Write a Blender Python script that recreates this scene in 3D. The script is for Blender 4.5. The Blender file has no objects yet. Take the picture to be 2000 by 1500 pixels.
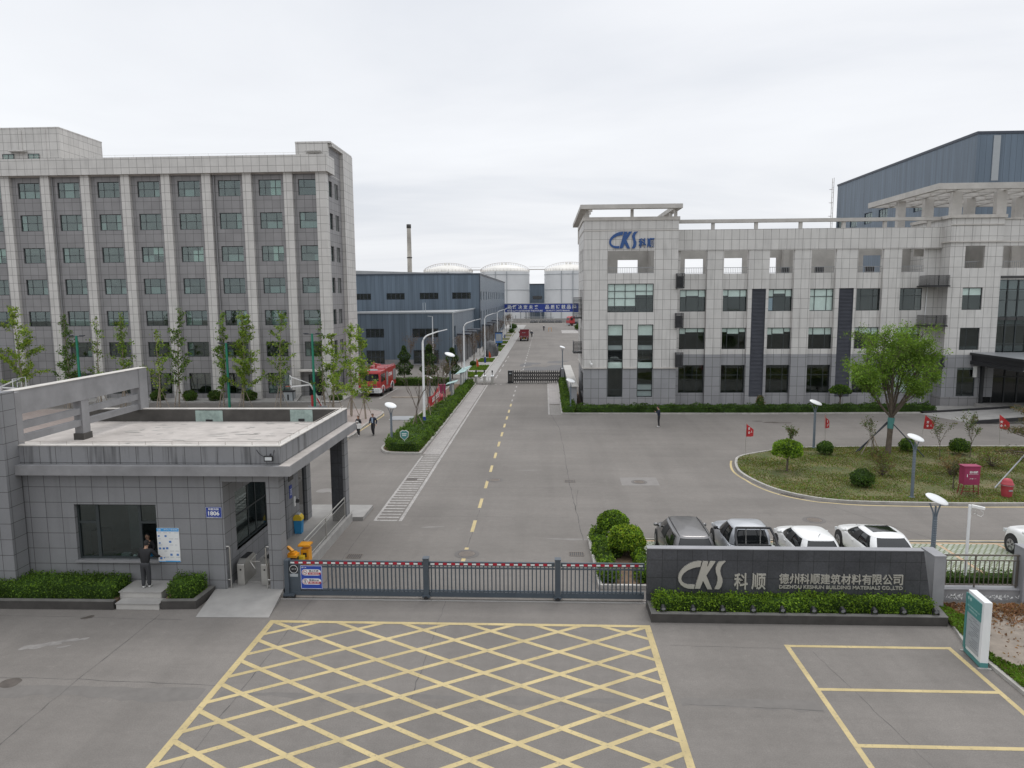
import bpy, bmesh, math, random
import numpy as np
from mathutils import Vector, Matrix
PI = math.pi
SC = bpy.context.scene
COL = SC.collection
rnd = random.Random(7)

# ------------------------------------------------------------------ camera
CAM_H = 11.0
PITCH, YAW, ROLL = math.atan(171.6/1400), math.atan(64/1400), -0.007
def _camera():
    fwd = Vector((-math.sin(YAW)*math.cos(PITCH), math.cos(YAW)*math.cos(PITCH), -math.sin(PITCH)))
    r = Vector((math.cos(YAW), math.sin(YAW), 0)); u = r.cross(fwd)
    c, s = math.cos(ROLL), math.sin(ROLL)
    R = c*r + s*u; D = s*r - c*u
    m = Matrix((R, -D, -fwd)).transposed().to_4x4(); m.translation = Vector((0, 0, CAM_H))
    cd = bpy.data.cameras.new('camera'); cd.sensor_width = 36; cd.lens = 25.2
    cd.clip_start = 0.1; cd.clip_end = 4000
    o = bpy.data.objects.new('camera', cd); o.matrix_world = m
    COL.objects.link(o); SC.camera = o
_camera()

# ------------------------------------------------------------------ sky and sun (overcast)
SUN_EL, SUN_AZ = math.radians(56), math.radians(20)      # azimuth clockwise from +Y
def _world():
    w = bpy.data.worlds.new('World'); SC.world = w; w.use_nodes = True
    n, l = w.node_tree.nodes, w.node_tree.links; n.clear()
    out = n.new('ShaderNodeOutputWorld'); bg = n.new('ShaderNodeBackground'); l.new(bg.outputs[0], out.inputs[0])
    sky = n.new('ShaderNodeTexSky'); sky.sky_type = 'NISHITA'; sky.sun_disc = False
    sky.sun_elevation = SUN_EL; sky.sun_rotation = SUN_AZ; sky.dust_density = 4
    tc = n.new('ShaderNodeTexCoord'); sp = n.new('ShaderNodeSeparateXYZ'); l.new(tc.outputs['Generated'], sp.inputs[0])
    def m(op, a, b=None, clamp=False):
        k = n.new('ShaderNodeMath'); k.operation = op; k.use_clamp = clamp
        for i, v in enumerate((a, b)):
            if v is None: continue
            if isinstance(v, (int, float)): k.inputs[i].default_value = v
            else: l.new(v, k.inputs[i])
        return k.outputs[0]
    z = m('MAXIMUM', sp.outputs[2], 0.0); zz = m('ADD', z, 0.10)
    cb = n.new('ShaderNodeCombineXYZ'); l.new(m('DIVIDE', sp.outputs[0], zz), cb.inputs[0]); l.new(m('DIVIDE', sp.outputs[1], zz), cb.inputs[1])
    mp = n.new('ShaderNodeMapping'); mp.inputs['Rotation'].default_value = (0, 0, .5); mp.inputs['Scale'].default_value = (.55, 1.0, 1); l.new(cb.outputs[0], mp.inputs[0])
    no = n.new('ShaderNodeTexNoise'); no.inputs['Scale'].default_value = .42; no.inputs['Detail'].default_value = 7; no.inputs['Roughness'].default_value = .52; no.inputs['Distortion'].default_value = .5
    l.new(mp.outputs[0], no.inputs['Vector'])
    cr = n.new('ShaderNodeValToRGB'); l.new(no.outputs[0], cr.inputs[0])
    e = cr.color_ramp.elements; e[0].position = .36; e[0].color = (.700, .728, .778, 1); e[1].position = .60; e[1].color = (.885, .905, .935, 1)
    x = e.new(.47); x.color = (.805, .824, .860, 1)
    # an overcast dome is brighter towards the zenith
    mr = n.new('ShaderNodeMapRange'); mr.interpolation_type = 'SMOOTHSTEP'
    for i, v in ((1, .35), (2, 1.0), (3, 1.0), (4, 1.72)): mr.inputs[i].default_value = v
    l.new(z, mr.inputs[0])
    vm = n.new('ShaderNodeVectorMath'); vm.operation = 'SCALE'; l.new(cr.outputs[0], vm.inputs[0]); l.new(mr.outputs[0], vm.inputs['Scale'])
    s2 = n.new('ShaderNodeVectorMath'); s2.operation = 'SCALE'; l.new(sky.outputs[0], s2.inputs[0]); s2.inputs['Scale'].default_value = .10
    mx = n.new('ShaderNodeMix'); mx.data_type = 'RGBA'; mx.inputs[0].default_value = .93
    l.new(s2.outputs[0], mx.inputs[6]); l.new(vm.outputs[0], mx.inputs[7])
    l.new(mx.outputs[2], bg.inputs[0]); bg.inputs[1].default_value = 1.0
    sd = bpy.data.lights.new('sun', 'SUN'); sd.energy = 0.75; sd.angle = math.radians(20); sd.color = (1, .97, .93)
    so = bpy.data.objects.new('sun', sd); COL.objects.link(so)
    d = Vector((math.sin(SUN_AZ)*math.cos(SUN_EL), math.cos(SUN_AZ)*math.cos(SUN_EL), math.sin(SUN_EL)))
    so.rotation_euler = d.to_track_quat('Z', 'Y').to_euler()
_world()
SC.view_settings.view_transform = 'Standard'; SC.view_settings.look = 'None'; SC.view_settings.exposure = 0.16; SC.view_settings.gamma = 1
SC.cycles.use_denoising = True
SC.cycles.max_bounces = 8; SC.cycles.transparent_max_bounces = 16; SC.cycles.diffuse_bounces = 3; SC.cycles.glossy_bounces = 3
SC.cycles.caustics_reflective = False; SC.cycles.caustics_refractive = False

# ------------------------------------------------------------------ materials
M = {}
def _nt(name):
    m = bpy.data.materials.new(name); m.use_nodes = True
    return m, m.node_tree.nodes, m.node_tree.links
def mat(name, col, rough=.6, metal=0., var=.12, scale=1.5, spec=.5, bump=0., bscale=60, coat=0.):
    """plain material whose colour drifts a little with a noise (dirt, weathering)"""
    m, n, l = _nt(name); b = n['Principled BSDF']
    b.inputs['Roughness'].default_value = rough; b.inputs['Metallic'].default_value = metal
    b.inputs['Specular IOR Level'].default_value = spec
    if coat: b.inputs['Coat Weight'].default_value = coat; b.inputs['Coat Roughness'].default_value = .06
    geo = n.new('ShaderNodeNewGeometry')
    if var:
        no = n.new('ShaderNodeTexNoise'); no.inputs['Scale'].default_value = scale; no.inputs['Detail'].default_value = 5; no.inputs['Roughness'].default_value = .6
        l.new(geo.outputs['Position'], no.inputs['Vector'])
        cr = n.new('ShaderNodeValToRGB'); l.new(no.outputs[0], cr.inputs[0])
        cr.color_ramp.elements[0].position = .3; cr.color_ramp.elements[1].position = .7
        cr.color_ramp.elements[0].color = (*[c*(1-var) for c in col], 1); cr.color_ramp.elements[1].color = (*[min(1, c*(1+var)) for c in col], 1)
        l.new(cr.outputs[0], b.inputs['Base Color'])
    else: b.inputs['Base Color'].default_value = (*col, 1)
    if bump:
        nb = n.new('ShaderNodeTexNoise'); nb.inputs['Scale'].default_value = bscale; nb.inputs['Detail'].default_value = 3
        l.new(geo.outputs['Position'], nb.inputs['Vector'])
        bp = n.new('ShaderNodeBump'); bp.inputs['Strength'].default_value = bump; bp.inputs['Distance'].default_value = .02
        l.new(nb.outputs[0], bp.inputs['Height']); l.new(bp.outputs[0], b.inputs['Normal'])
    M[name] = m; return m
def tile(name, col, bw, bh, mortar=.018, joint=(.06, .06, .06), var=.1, tvar=.08, off=(0, 0), rough=.55, stains=.0, jmix=1., offset=0., speck=0.):
    """stone panels laid in a grid, UV in metres"""
    m, n, l = _nt(name); b = n['Principled BSDF']; b.inputs['Roughness'].default_value = rough; b.inputs['Specular IOR Level'].default_value = .35
    uv = n.new('ShaderNodeUVMap'); mp = n.new('ShaderNodeMapping'); mp.inputs['Location'].default_value = (off[0], off[1], 0); l.new(uv.outputs[0], mp.inputs[0])
    br = n.new('ShaderNodeTexBrick'); br.offset = offset; br.squash = 1
    l.new(mp.outputs[0], br.inputs['Vector'])
    br.inputs['Scale'].default_value = 1; br.inputs['Brick Width'].default_value = bw; br.inputs['Row Height'].default_value = bh
    br.inputs['Mortar Size'].default_value = mortar; br.inputs['Mortar Smooth'].default_value = .1; br.inputs['Bias'].default_value = 0
    br.inputs['Color1'].default_value = (*[c*(1-tvar) for c in col], 1); br.inputs['Color2'].default_value = (*[c*(1+tvar) for c in col], 1)
    br.inputs['Mortar'].default_value = (*[c*(1-jmix)+j*jmix for c, j in zip(col, joint)], 1)
    geo = n.new('ShaderNodeNewGeometry')
    no = n.new('ShaderNodeTexNoise'); no.inputs['Scale'].default_value = .7; no.inputs['Detail'].default_value = 6; no.inputs['Roughness'].default_value = .65
    l.new(geo.outputs['Position'], no.inputs['Vector'])
    mr = n.new('ShaderNodeMapRange')
    for i, v in ((1, .3), (2, .7), (3, 1-var), (4, 1+var)): mr.inputs[i].default_value = v
    l.new(no.outputs[0], mr.inputs[0])
    vm = n.new('ShaderNodeVectorMath'); vm.operation = 'SCALE'; l.new(br.outputs[0], vm.inputs[0]); l.new(mr.outputs[0], vm.inputs['Scale'])
    src = vm.outputs[0]
    if stains:
        st = n.new('ShaderNodeTexNoise'); st.inputs['Scale'].default_value = 1; st.inputs['Detail'].default_value = 4
        m2 = n.new('ShaderNodeMapping'); m2.inputs['Scale'].default_value = (4.2, 4.2, .3); l.new(geo.outputs['Position'], m2.inputs[0]); l.new(m2.outputs[0], st.inputs['Vector'])
        r2 = n.new('ShaderNodeMapRange')
        for i, v in ((1, .53), (2, .70), (3, 1.), (4, 1-stains)): r2.inputs[i].default_value = v
        l.new(st.outputs[0], r2.inputs[0])
        v2 = n.new('ShaderNodeVectorMath'); v2.operation = 'SCALE'; l.new(src, v2.inputs[0]); l.new(r2.outputs[0], v2.inputs['Scale']); src = v2.outputs[0]
    if speck:
        n3 = n.new('ShaderNodeTexNoise'); n3.inputs['Scale'].default_value = 16; n3.inputs['Detail'].default_value = 6; n3.inputs['Roughness'].default_value = .8; l.new(geo.outputs['Position'], n3.inputs['Vector'])
        r3 = n.new('ShaderNodeMapRange')
        for i, v in ((1, .3), (2, .7), (3, 1-speck), (4, 1+speck)): r3.inputs[i].default_value = v
        l.new(n3.outputs[0], r3.inputs[0]); v3 = n.new('ShaderNodeVectorMath'); v3.operation = 'SCALE'; l.new(src, v3.inputs[0]); l.new(r3.outputs[0], v3.inputs['Scale']); src = v3.outputs[0]
    l.new(src, b.inputs['Base Color'])
    M[name] = m; return m
def cladding(name, col, pitch=.9, var=.2):
    """profiled steel sheet: ribs as bump, sheet joints as dark lines"""
    m, n, l = _nt(name); b = n['Principled BSDF']; b.inputs['Roughness'].default_value = .42; b.inputs['Metallic'].default_value = .15
    uv = n.new('ShaderNodeUVMap'); sp = n.new('ShaderNodeSeparateXYZ'); l.new(uv.outputs[0], sp.inputs[0])
    def mm(op, a, c):
        k = n.new('ShaderNodeMath'); k.operation = op
        if hasattr(a, 'links'): l.new(a, k.inputs[0])
        else: k.inputs[0].default_value = a
        if c is not None: k.inputs[1].default_value = c
        return k.outputs[0]
    fr = mm('FRACT', mm('DIVIDE', sp.outputs[0], pitch), None); ab = mm('ABSOLUTE', mm('SUBTRACT', fr, .5), None)
    rib = mm('FRACT', mm('DIVIDE', sp.outputs[0], pitch/4), None); rb = mm('ABSOLUTE', mm('SUBTRACT', rib, .5), None)
    bp = n.new('ShaderNodeBump'); bp.inputs['Strength'].default_value = .7; bp.inputs['Distance'].default_value = .05
    l.new(mm('GREATER_THAN', rb, .33), bp.inputs['Height']); l.new(bp.outputs[0], b.inputs['Normal'])
    geo = n.new('ShaderNodeNewGeometry'); mp = n.new('ShaderNodeMapping'); mp.inputs['Scale'].default_value = (1.4, 1.4, .08); l.new(geo.outputs['Position'], mp.inputs[0])
    no = n.new('ShaderNodeTexNoise'); no.inputs['Scale'].default_value = .8; no.inputs['Detail'].default_value = 5; l.new(mp.outputs[0], no.inputs['Vector'])
    cr = n.new('ShaderNodeValToRGB'); l.new(no.outputs[0], cr.inputs[0]); cr.color_ramp.elements[0].position = .3; cr.color_ramp.elements[1].position = .7
    cr.color_ramp.elements[0].color = (*[c*(1-var) for c in col], 1); cr.color_ramp.elements[1].color = (*[c*(1+var) for c in col], 1)
    mx = n.new('ShaderNodeMix'); mx.data_type = 'RGBA'; l.new(mm('GREATER_THAN', ab, .472), mx.inputs[0]); l.new(cr.outputs[0], mx.inputs[6]); mx.inputs[7].default_value = (*[c*.55 for c in col], 1)
    l.new(mx.outputs[2], b.inputs['Base Color'])
    M[name] = m; return m
def glass(name, tint=(.5, .62, .58), refl=.13, rough=.02):
    m, n, l = _nt(name); n.remove(n['Principled BSDF']); out = n['Material Output']
    t = n.new('ShaderNodeBsdfTransparent'); t.inputs[0].default_value = (*tint, 1)
    g = n.new('ShaderNodeBsdfGlossy'); g.inputs['Roughness'].default_value = rough; g.inputs[0].default_value = (.86, .94, .93, 1)
    f = n.new('ShaderNodeLayerWeight'); f.inputs[0].default_value = .5
    p = n.new('ShaderNodeMath'); p.operation = 'POWER'; p.inputs[1].default_value = 5; l.new(f.outputs['Facing'], p.inputs[0])
    a = n.new('ShaderNodeMath'); a.operation = 'MULTIPLY_ADD'; a.inputs[1].default_value = 1-refl; a.inputs[2].default_value = refl; a.use_clamp = True; l.new(p.outputs[0], a.inputs[0])
    mx = n.new('ShaderNodeMixShader'); l.new(a.outputs[0], mx.inputs[0]); l.new(t.outputs[0], mx.inputs[1]); l.new(g.outputs[0], mx.inputs[2]); l.new(mx.outputs[0], out.inputs[0])
    M[name] = m; return m
def leafmat(name, col, var=.35, scale=.9):
    m, n, l = _nt(name); b = n['Principled BSDF']; b.inputs['Roughness'].default_value = .6; b.inputs['Specular IOR Level'].default_value = .15; out = n['Material Output']
    geo = n.new('ShaderNodeNewGeometry'); no = n.new('ShaderNodeTexNoise'); no.inputs['Scale'].default_value = scale; no.inputs['Detail'].default_value = 3; l.new(geo.outputs['Position'], no.inputs['Vector'])
    cr = n.new('ShaderNodeValToRGB'); l.new(no.outputs[0], cr.inputs[0]); cr.color_ramp.elements[0].position = .32; cr.color_ramp.elements[1].position = .68
    cr.color_ramp.elements[0].color = (*[c*(1-var) for c in col], 1); cr.color_ramp.elements[1].color = (*[c*(1+var) for c in col], 1)
    l.new(cr.outputs[0], b.inputs['Base Color'])
    tr = n.new('ShaderNodeBsdfTranslucent'); vm = n.new('ShaderNodeVectorMath'); vm.operation = 'MULTIPLY'; vm.inputs[1].default_value = (1.3, 1.25, .7); l.new(cr.outputs[0], vm.inputs[0]); l.new(vm.outputs[0], tr.inputs[0])
    mx = n.new('ShaderNodeMixShader'); mx.inputs[0].default_value = .35; l.new(b.outputs[0], mx.inputs[1]); l.new(tr.outputs[0], mx.inputs[2]); l.new(mx.outputs[0], out.inputs[0])
    M[name] = m; return m
def _asphalt(name, col, fine=.17, big=.13):
    m, n, l = _nt(name); b = n['Principled BSDF']; b.inputs['Roughness'].default_value = .85; b.inputs['Specular IOR Level'].default_value = .25
    geo = n.new('ShaderNodeNewGeometry'); P = geo.outputs['Position']
    def noise(s, d, r, sc=None, lo=.3, hi=.7, a=.9, c=1.1):
        v = P
        if sc:
            mp = n.new('ShaderNodeMapping'); mp.inputs['Scale'].default_value = sc; l.new(P, mp.inputs[0]); v = mp.outputs[0]
        no = n.new('ShaderNodeTexNoise'); no.inputs['Scale'].default_value = s; no.inputs['Detail'].default_value = d; no.inputs['Roughness'].default_value = r; l.new(v, no.inputs['Vector'])
        mr = n.new('ShaderNodeMapRange')
        for i, q in ((1, lo), (2, hi), (3, a), (4, c)): mr.inputs[i].default_value = q
        l.new(no.outputs[0], mr.inputs[0]); return mr.outputs[0]
    def mul(a, c):
        k = n.new('ShaderNodeMath'); k.operation = 'MULTIPLY'; l.new(a, k.inputs[0]); l.new(c, k.inputs[1]); return k.outputs[0]
    f = mul(noise(.13, 5, .55, None, .3, .7, 1-big, 1+big), noise(28, 2, .7, None, .25, .75, 1-fine, 1+fine))
    f = mul(f, noise(.5, 6, .7, (.16, 1.3, 1), .3, .7, .92, 1.08))
    f = mul(f, noise(3.2, 5, .75, None, .3, .7, .935, 1.065))
    f = mul(f, noise(.35, 4, .6, (1.6, .10, 1), .45, .75, 1.03, .90))      # tyre-darkened lanes
    f = mul(f, noise(1.6, 7, .75, (1, 1, 1), .60, .78, 1.0, 1.16))      # pale dusty patches
    f = mul(f, noise(.9, 6, .7, (1, .6, 1), .62, .80, 1.0, .78))        # dark spills
    v = n.new('ShaderNodeVectorMath'); v.operation = 'SCALE'; v.inputs[0].default_value = col; l.new(f, v.inputs['Scale']); l.new(v.outputs[0], b.inputs['Base Color'])
    bp = n.new('ShaderNodeBump'); bp.inputs['Strength'].default_value = .25; bp.inputs['Distance'].default_value = .01
    nb = n.new('ShaderNodeTexNoise'); nb.inputs['Scale'].default_value = 70; l.new(P, nb.inputs['Vector']); l.new(nb.outputs[0], bp.inputs['Height']); l.new(bp.outputs[0], b.inputs['Normal'])
    M[name] = m
_asphalt('asphalt', (.180, .166, .152))
def _paint(name, col, under, wear=.5):
    """road paint with worn gaps"""
    m, n, l = _nt(name); b = n['Principled BSDF']; b.inputs['Roughness'].default_value = .7
    geo = n.new('ShaderNodeNewGeometry'); no = n.new('ShaderNodeTexNoise'); no.inputs['Scale'].default_value = 7; no.inputs['Detail'].default_value = 9; no.inputs['Roughness'].default_value = .80; l.new(geo.outputs['Position'], no.inputs['Vector'])
    cr = n.new('ShaderNodeValToRGB'); l.new(no.outputs[0], cr.inputs[0]); e = cr.color_ramp.elements
    e[0].position = .15+.3*wear; e[0].color = (*under, 1); e[1].position = .33+.3*wear; e[1].color = (*col, 1)
    n2 = n.new('ShaderNodeTexNoise'); n2.inputs['Scale'].default_value = .8; n2.inputs['Detail'].default_value = 4; l.new(geo.outputs['Position'], n2.inputs['Vector'])
    mr = n.new('ShaderNodeMapRange')
    for i, q in ((1, .3), (2, .7), (3, .80), (4, 1.10)): mr.inputs[i].default_value = q
    l.new(n2.outputs[0], mr.inputs[0]); v = n.new('ShaderNodeVectorMath'); v.operation = 'SCALE'; l.new(cr.outputs[0], v.inputs[0]); l.new(mr.outputs[0], v.inputs['Scale']); l.new(v.outputs[0], b.inputs['Base Color'])
    M[name] = m
_paint('yellow_paint', (.50, .40, .20), (.16, .145, .12), .45)
_paint('white_paint', (.40, .38, .36), (.16, .15, .14), .7)
tile('light_stone', (.56, .545, .52), .87, .85, .018, (.20, .19, .18), .07, .05, (0, 0), stains=.10)
tile('light_stone_office', (.585, .572, .55), .76, .96, .016, (.19, .18, .17), .06, .05, (0, 0), stains=.14)
tile('dark_stone', (.255, .250, .252), .87, .85, .016, (.075, .073, .073), .08, .07, (0, 0))
tile('base_stone_office', (.295, .298, .31), .76, .96, .016, (.085, .085, .085), .07, .06, (0, 0))
tile('grey_stone', (.212, .214, .220), .61, .593, .010, (.055, .055, .055), .07, .04, (.38, .098), stains=.08, speck=.05)
tile('grey_stone_fascia', (.228, .230, .237), .61, 3.0, .010, (.055, .055, .055), .07, .04, (.38, 1.0), stains=.5, speck=.05)
tile('granite', (.060, .062, .068), .52, .64, .010, (.022, .022, .022), .25, .06, (.05, .12), rough=.45, jmix=.8, speck=.28)
tile('paver_pink', (.33, .27, .245), .4, .2, .012, (.2, .18, .16), .10, .08, offset=.5)
tile('paver_path', (.30, .275, .26), .6, .3, .012, (.19, .17, .16), .12, .08, offset=.5)
tile('grass_paver', (.42, .45, .40), .24, .16, .035, (.12, .14, .06), .10, .14, offset=.5)
mat('granite_top', (.27, .272, .285), .5, var=.1)
mat('planter_stone', (.052, .048, .044), .6, var=.25, scale=2.5)
mat('planter_rim', (.135, .13, .122), .6, var=.2, scale=2.5)
mat('render_grey', (.245, .243, .247), .8, var=.16, scale=1.1, bump=.15)
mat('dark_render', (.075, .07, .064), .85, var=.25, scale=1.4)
mat('concrete', (.31, .30, .285), .85, var=.14, scale=1.2, bump=.15)
mat('pale_concrete', (.43, .415, .39), .85, var=.13, scale=.9, bump=.1)
mat('roof_screed', (.445, .41, .38), .9, var=.17, scale=1.1, bump=.1)
mat('coping', (.52, .495, .46), .8, var=.15, scale=1.6)
mat('kerb_stone', (.36, .345, .32), .8, var=.2, scale=1.5)
mat('beam_concrete', (.48, .46, .43), .8, var=.14, scale=.8)
mat('mint_patch', (.30, .38, .35), .8, var=.25, scale=4)
cladding('blue_cladding', (.125, .163, .205))
cladding('blue_cladding_big', (.125, .165, .210), .8)
mat('blue_trim', (.045, .055, .075), .5)
mat('roof_sheet', (.33, .34, .345), .6, var=.15, scale=.3)
mat('frame_green', (.032, .040, .042), .45, var=.1)
mat('frame_dark', (.022, .024, .026), .45, var=.1)
glass('window_glass', (.72, .80, .77), .11)
glass('office_glass', (.935, .965, .955), .045)
glass('dark_glass', (.62, .68, .68), .085)
glass('backboard_sheet', (.95, .97, .96), .03)
mat('interior', (.26, .27, .265), .9, var=.2, scale=.6)
mat('interior_dark', (.07, .07, .07), .9, var=.2, scale=.6)
mat('blind_or_sash', (.74, .81, .775), .8, var=.08)
mat('louvre', (.085, .090, .108), .5, var=.1)
mat('black_metal', (.018, .018, .02), .45, var=.1)
mat('dark_metal', (.05, .056, .066), .42, var=.12, metal=.2)
mat('gate_grey', (.062, .078, .095), .42, var=.12)
mat('pole_grey', (.125, .155, .185), .45, var=.1)
mat('grey_metal', (.30, .31, .32), .4, metal=.3, var=.1)
mat('steel', (.55, .54, .51), .32, metal=.85, var=.08)
mat('rail_brown', (.15, .135, .115), .45, metal=.4, var=.12)
mat('white_metal', (.74, .75, .75), .4, var=.04)
mat('white_plastic', (.78, .78, .76), .35, var=.04)
mat('tank_white', (.66, .67, .675), .5, var=.07, scale=.12)
mat('tank_dome', (.68, .66, .615), .55, var=.12, scale=.15)
mat('rust_rail', (.46, .42, .38), .7, var=.2)
mat('chimney', (.46, .43, .38), .75, var=.35, scale=.25)
mat('red_paint', (.42, .028, .032), .3, var=.08, coat=.4)
mat('maroon', (.20, .022, .03), .45, var=.15)
mat('magenta_red', (.27, .025, .085), .45, var=.12)
mat('hydrant_red', (.40, .05, .065), .55, var=.15)
mat('flag_red', (.47, .03, .035), .7, var=.12, scale=3)
mat('orange_red', (.60, .10, .035), .6, var=.1)
mat('signal_red', (.36, .012, .030), .45, var=.08)
mat('white_tape', (.72, .73, .72), .45, var=.05)
mat('orange', (.68, .29, .012), .45, var=.08)
mat('yellow', (.72, .50, .03), .5, var=.05)
mat('teal', (.075, .235, .225), .5, var=.08)
mat('pale_teal', (.34, .49, .47), .5, var=.08)
mat('bin_blue', (.03, .25, .50), .45, var=.08)
mat('sign_blue', (.018, .045, .26), .45, var=.05)
mat('gate_sign_blue', (.022, .06, .33), .45, var=.05)
mat('sky_blue', (.05, .32, .66), .5, var=.05)
mat('mid_blue', (.07, .19, .46), .5, var=.05)
mat('letter_blue', (.018, .075, .24), .4, var=.06)
mat('letter_steel', (.47, .45, .40), .38, metal=.25, var=.05)
mat('ink', (.02, .02, .022), .6, var=0)
mat('grey_ink', (.20, .21, .22), .6, var=0)
mat('panel_grey', (.36, .385, .40), .5, var=.05)
mat('green_metal', (.012, .185, .115), .45, var=.1)
mat('rubber', (.016, .016, .017), .75, var=.15)
mat('alloy', (.42, .42, .43), .35, metal=.6, var=.05)
mat('car_white', (.80, .80, .79), .3, var=.02, coat=.5)
mat('car_silver', (.46, .475, .50), .32, metal=.35, var=.03, coat=.4)
mat('car_grey', (.20, .195, .195), .30, metal=.75, var=.05, coat=.35)
mat('car_glass', (.012, .014, .015), .06, var=0, spec=.6)
mat('lamp_red', (.35, .01, .012), .2, var=0)
mat('lamp_clear', (.60, .62, .63), .2, var=0)
mat('chrome', (.6, .6, .6), .15, metal=1, var=0)
mat('bark', (.125, .10, .08), .9, var=.3, scale=6)
mat('bark_pale', (.26, .22, .175), .9, var=.25, scale=6)
mat('stake', (.26, .215, .17), .8, var=.25, scale=4)
mat('soil', (.17, .115, .075), .95, var=.35, scale=3, bump=.4, bscale=20)
mat('dry_earth', (.235, .20, .165), .95, var=.22, scale=2.2, bump=.4, bscale=18)
mat('rock', (.085, .085, .088), .8, var=.25, scale=1.2, bump=.4, bscale=6)
def _lawn():
    m, n, l = _nt('lawn'); b = n['Principled BSDF']; b.inputs['Roughness'].default_value = .95
    geo = n.new('ShaderNodeNewGeometry'); no = n.new('ShaderNodeTexNoise'); no.inputs['Scale'].default_value = .55; no.inputs['Detail'].default_value = 8; no.inputs['Roughness'].default_value = .65; l.new(geo.outputs['Position'], no.inputs['Vector'])
    cr = n.new('ShaderNodeValToRGB'); l.new(no.outputs[0], cr.inputs[0]); e = cr.color_ramp.elements
    e[0].position = .36; e[0].color = (.060, .078, .022, 1); e[1].position = .66; e[1].color = (.19, .155, .085, 1); x = e.new(.5); x.color = (.108, .112, .040, 1)
    l.new(cr.outputs[0], b.inputs['Base Color']); M['lawn'] = m
_lawn()
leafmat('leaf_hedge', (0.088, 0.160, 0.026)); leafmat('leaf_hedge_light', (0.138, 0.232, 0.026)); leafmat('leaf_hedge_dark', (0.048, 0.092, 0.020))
leafmat('leaf_bright', (0.219, 0.352, 0.031)); leafmat('leaf_lime', (0.340, 0.420, 0.043))
leafmat('leaf_young', (0.160, 0.262, 0.044)); leafmat('leaf_young_light', (0.265, 0.355, 0.060)); leafmat('leaf_young_dark', (0.085, 0.145, 0.040))
leafmat('leaf_willow', (0.125, 0.225, 0.034)); leafmat('leaf_willow_light', (0.195, 0.310, 0.050))
leafmat('leaf_pine', (0.097, 0.105, 0.043)); leafmat('leaf_pine_brown', (0.178, 0.116, 0.052)); leafmat('leaf_cypress', (0.049, 0.075, 0.037))
leafmat('leaf_olive', (0.138, 0.128, 0.060)); leafmat('leaf_redbud', (0.131, 0.072, 0.057)); leafmat('leaf_dry', (0.285, 0.176, 0.089)); leafmat('leaf_fallen', (0.309, 0.165, 0.094)); leafmat('leaf_fallen_dark', (0.154, 0.083, 0.052))
leafmat('grass_blade', (0.115, 0.213, 0.026)); leafmat('grass_blade_dry', (0.230, 0.188, 0.071)); leafmat('grass_blade_dull', (0.115, 0.119, 0.036))
for nm, c in (('skin', (.42, .25, .17)), ('hair', (.012, .010, .010)), ('cloth_black', (.012, .012, .014)), ('cloth_charcoal', (.035, .036, .040)), ('cloth_navy', (.014, .020, .040)), ('cloth_white', (.65, .64, .62)), ('cloth_blue', (.28, .36, .46)), ('shoe_white', (.60, .59, .57)), ('shoe_dark', (.03, .03, .03)), ('cap_dark', (.012, .013, .016))):
    mat(nm, c, .75, var=.12, scale=9)

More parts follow.
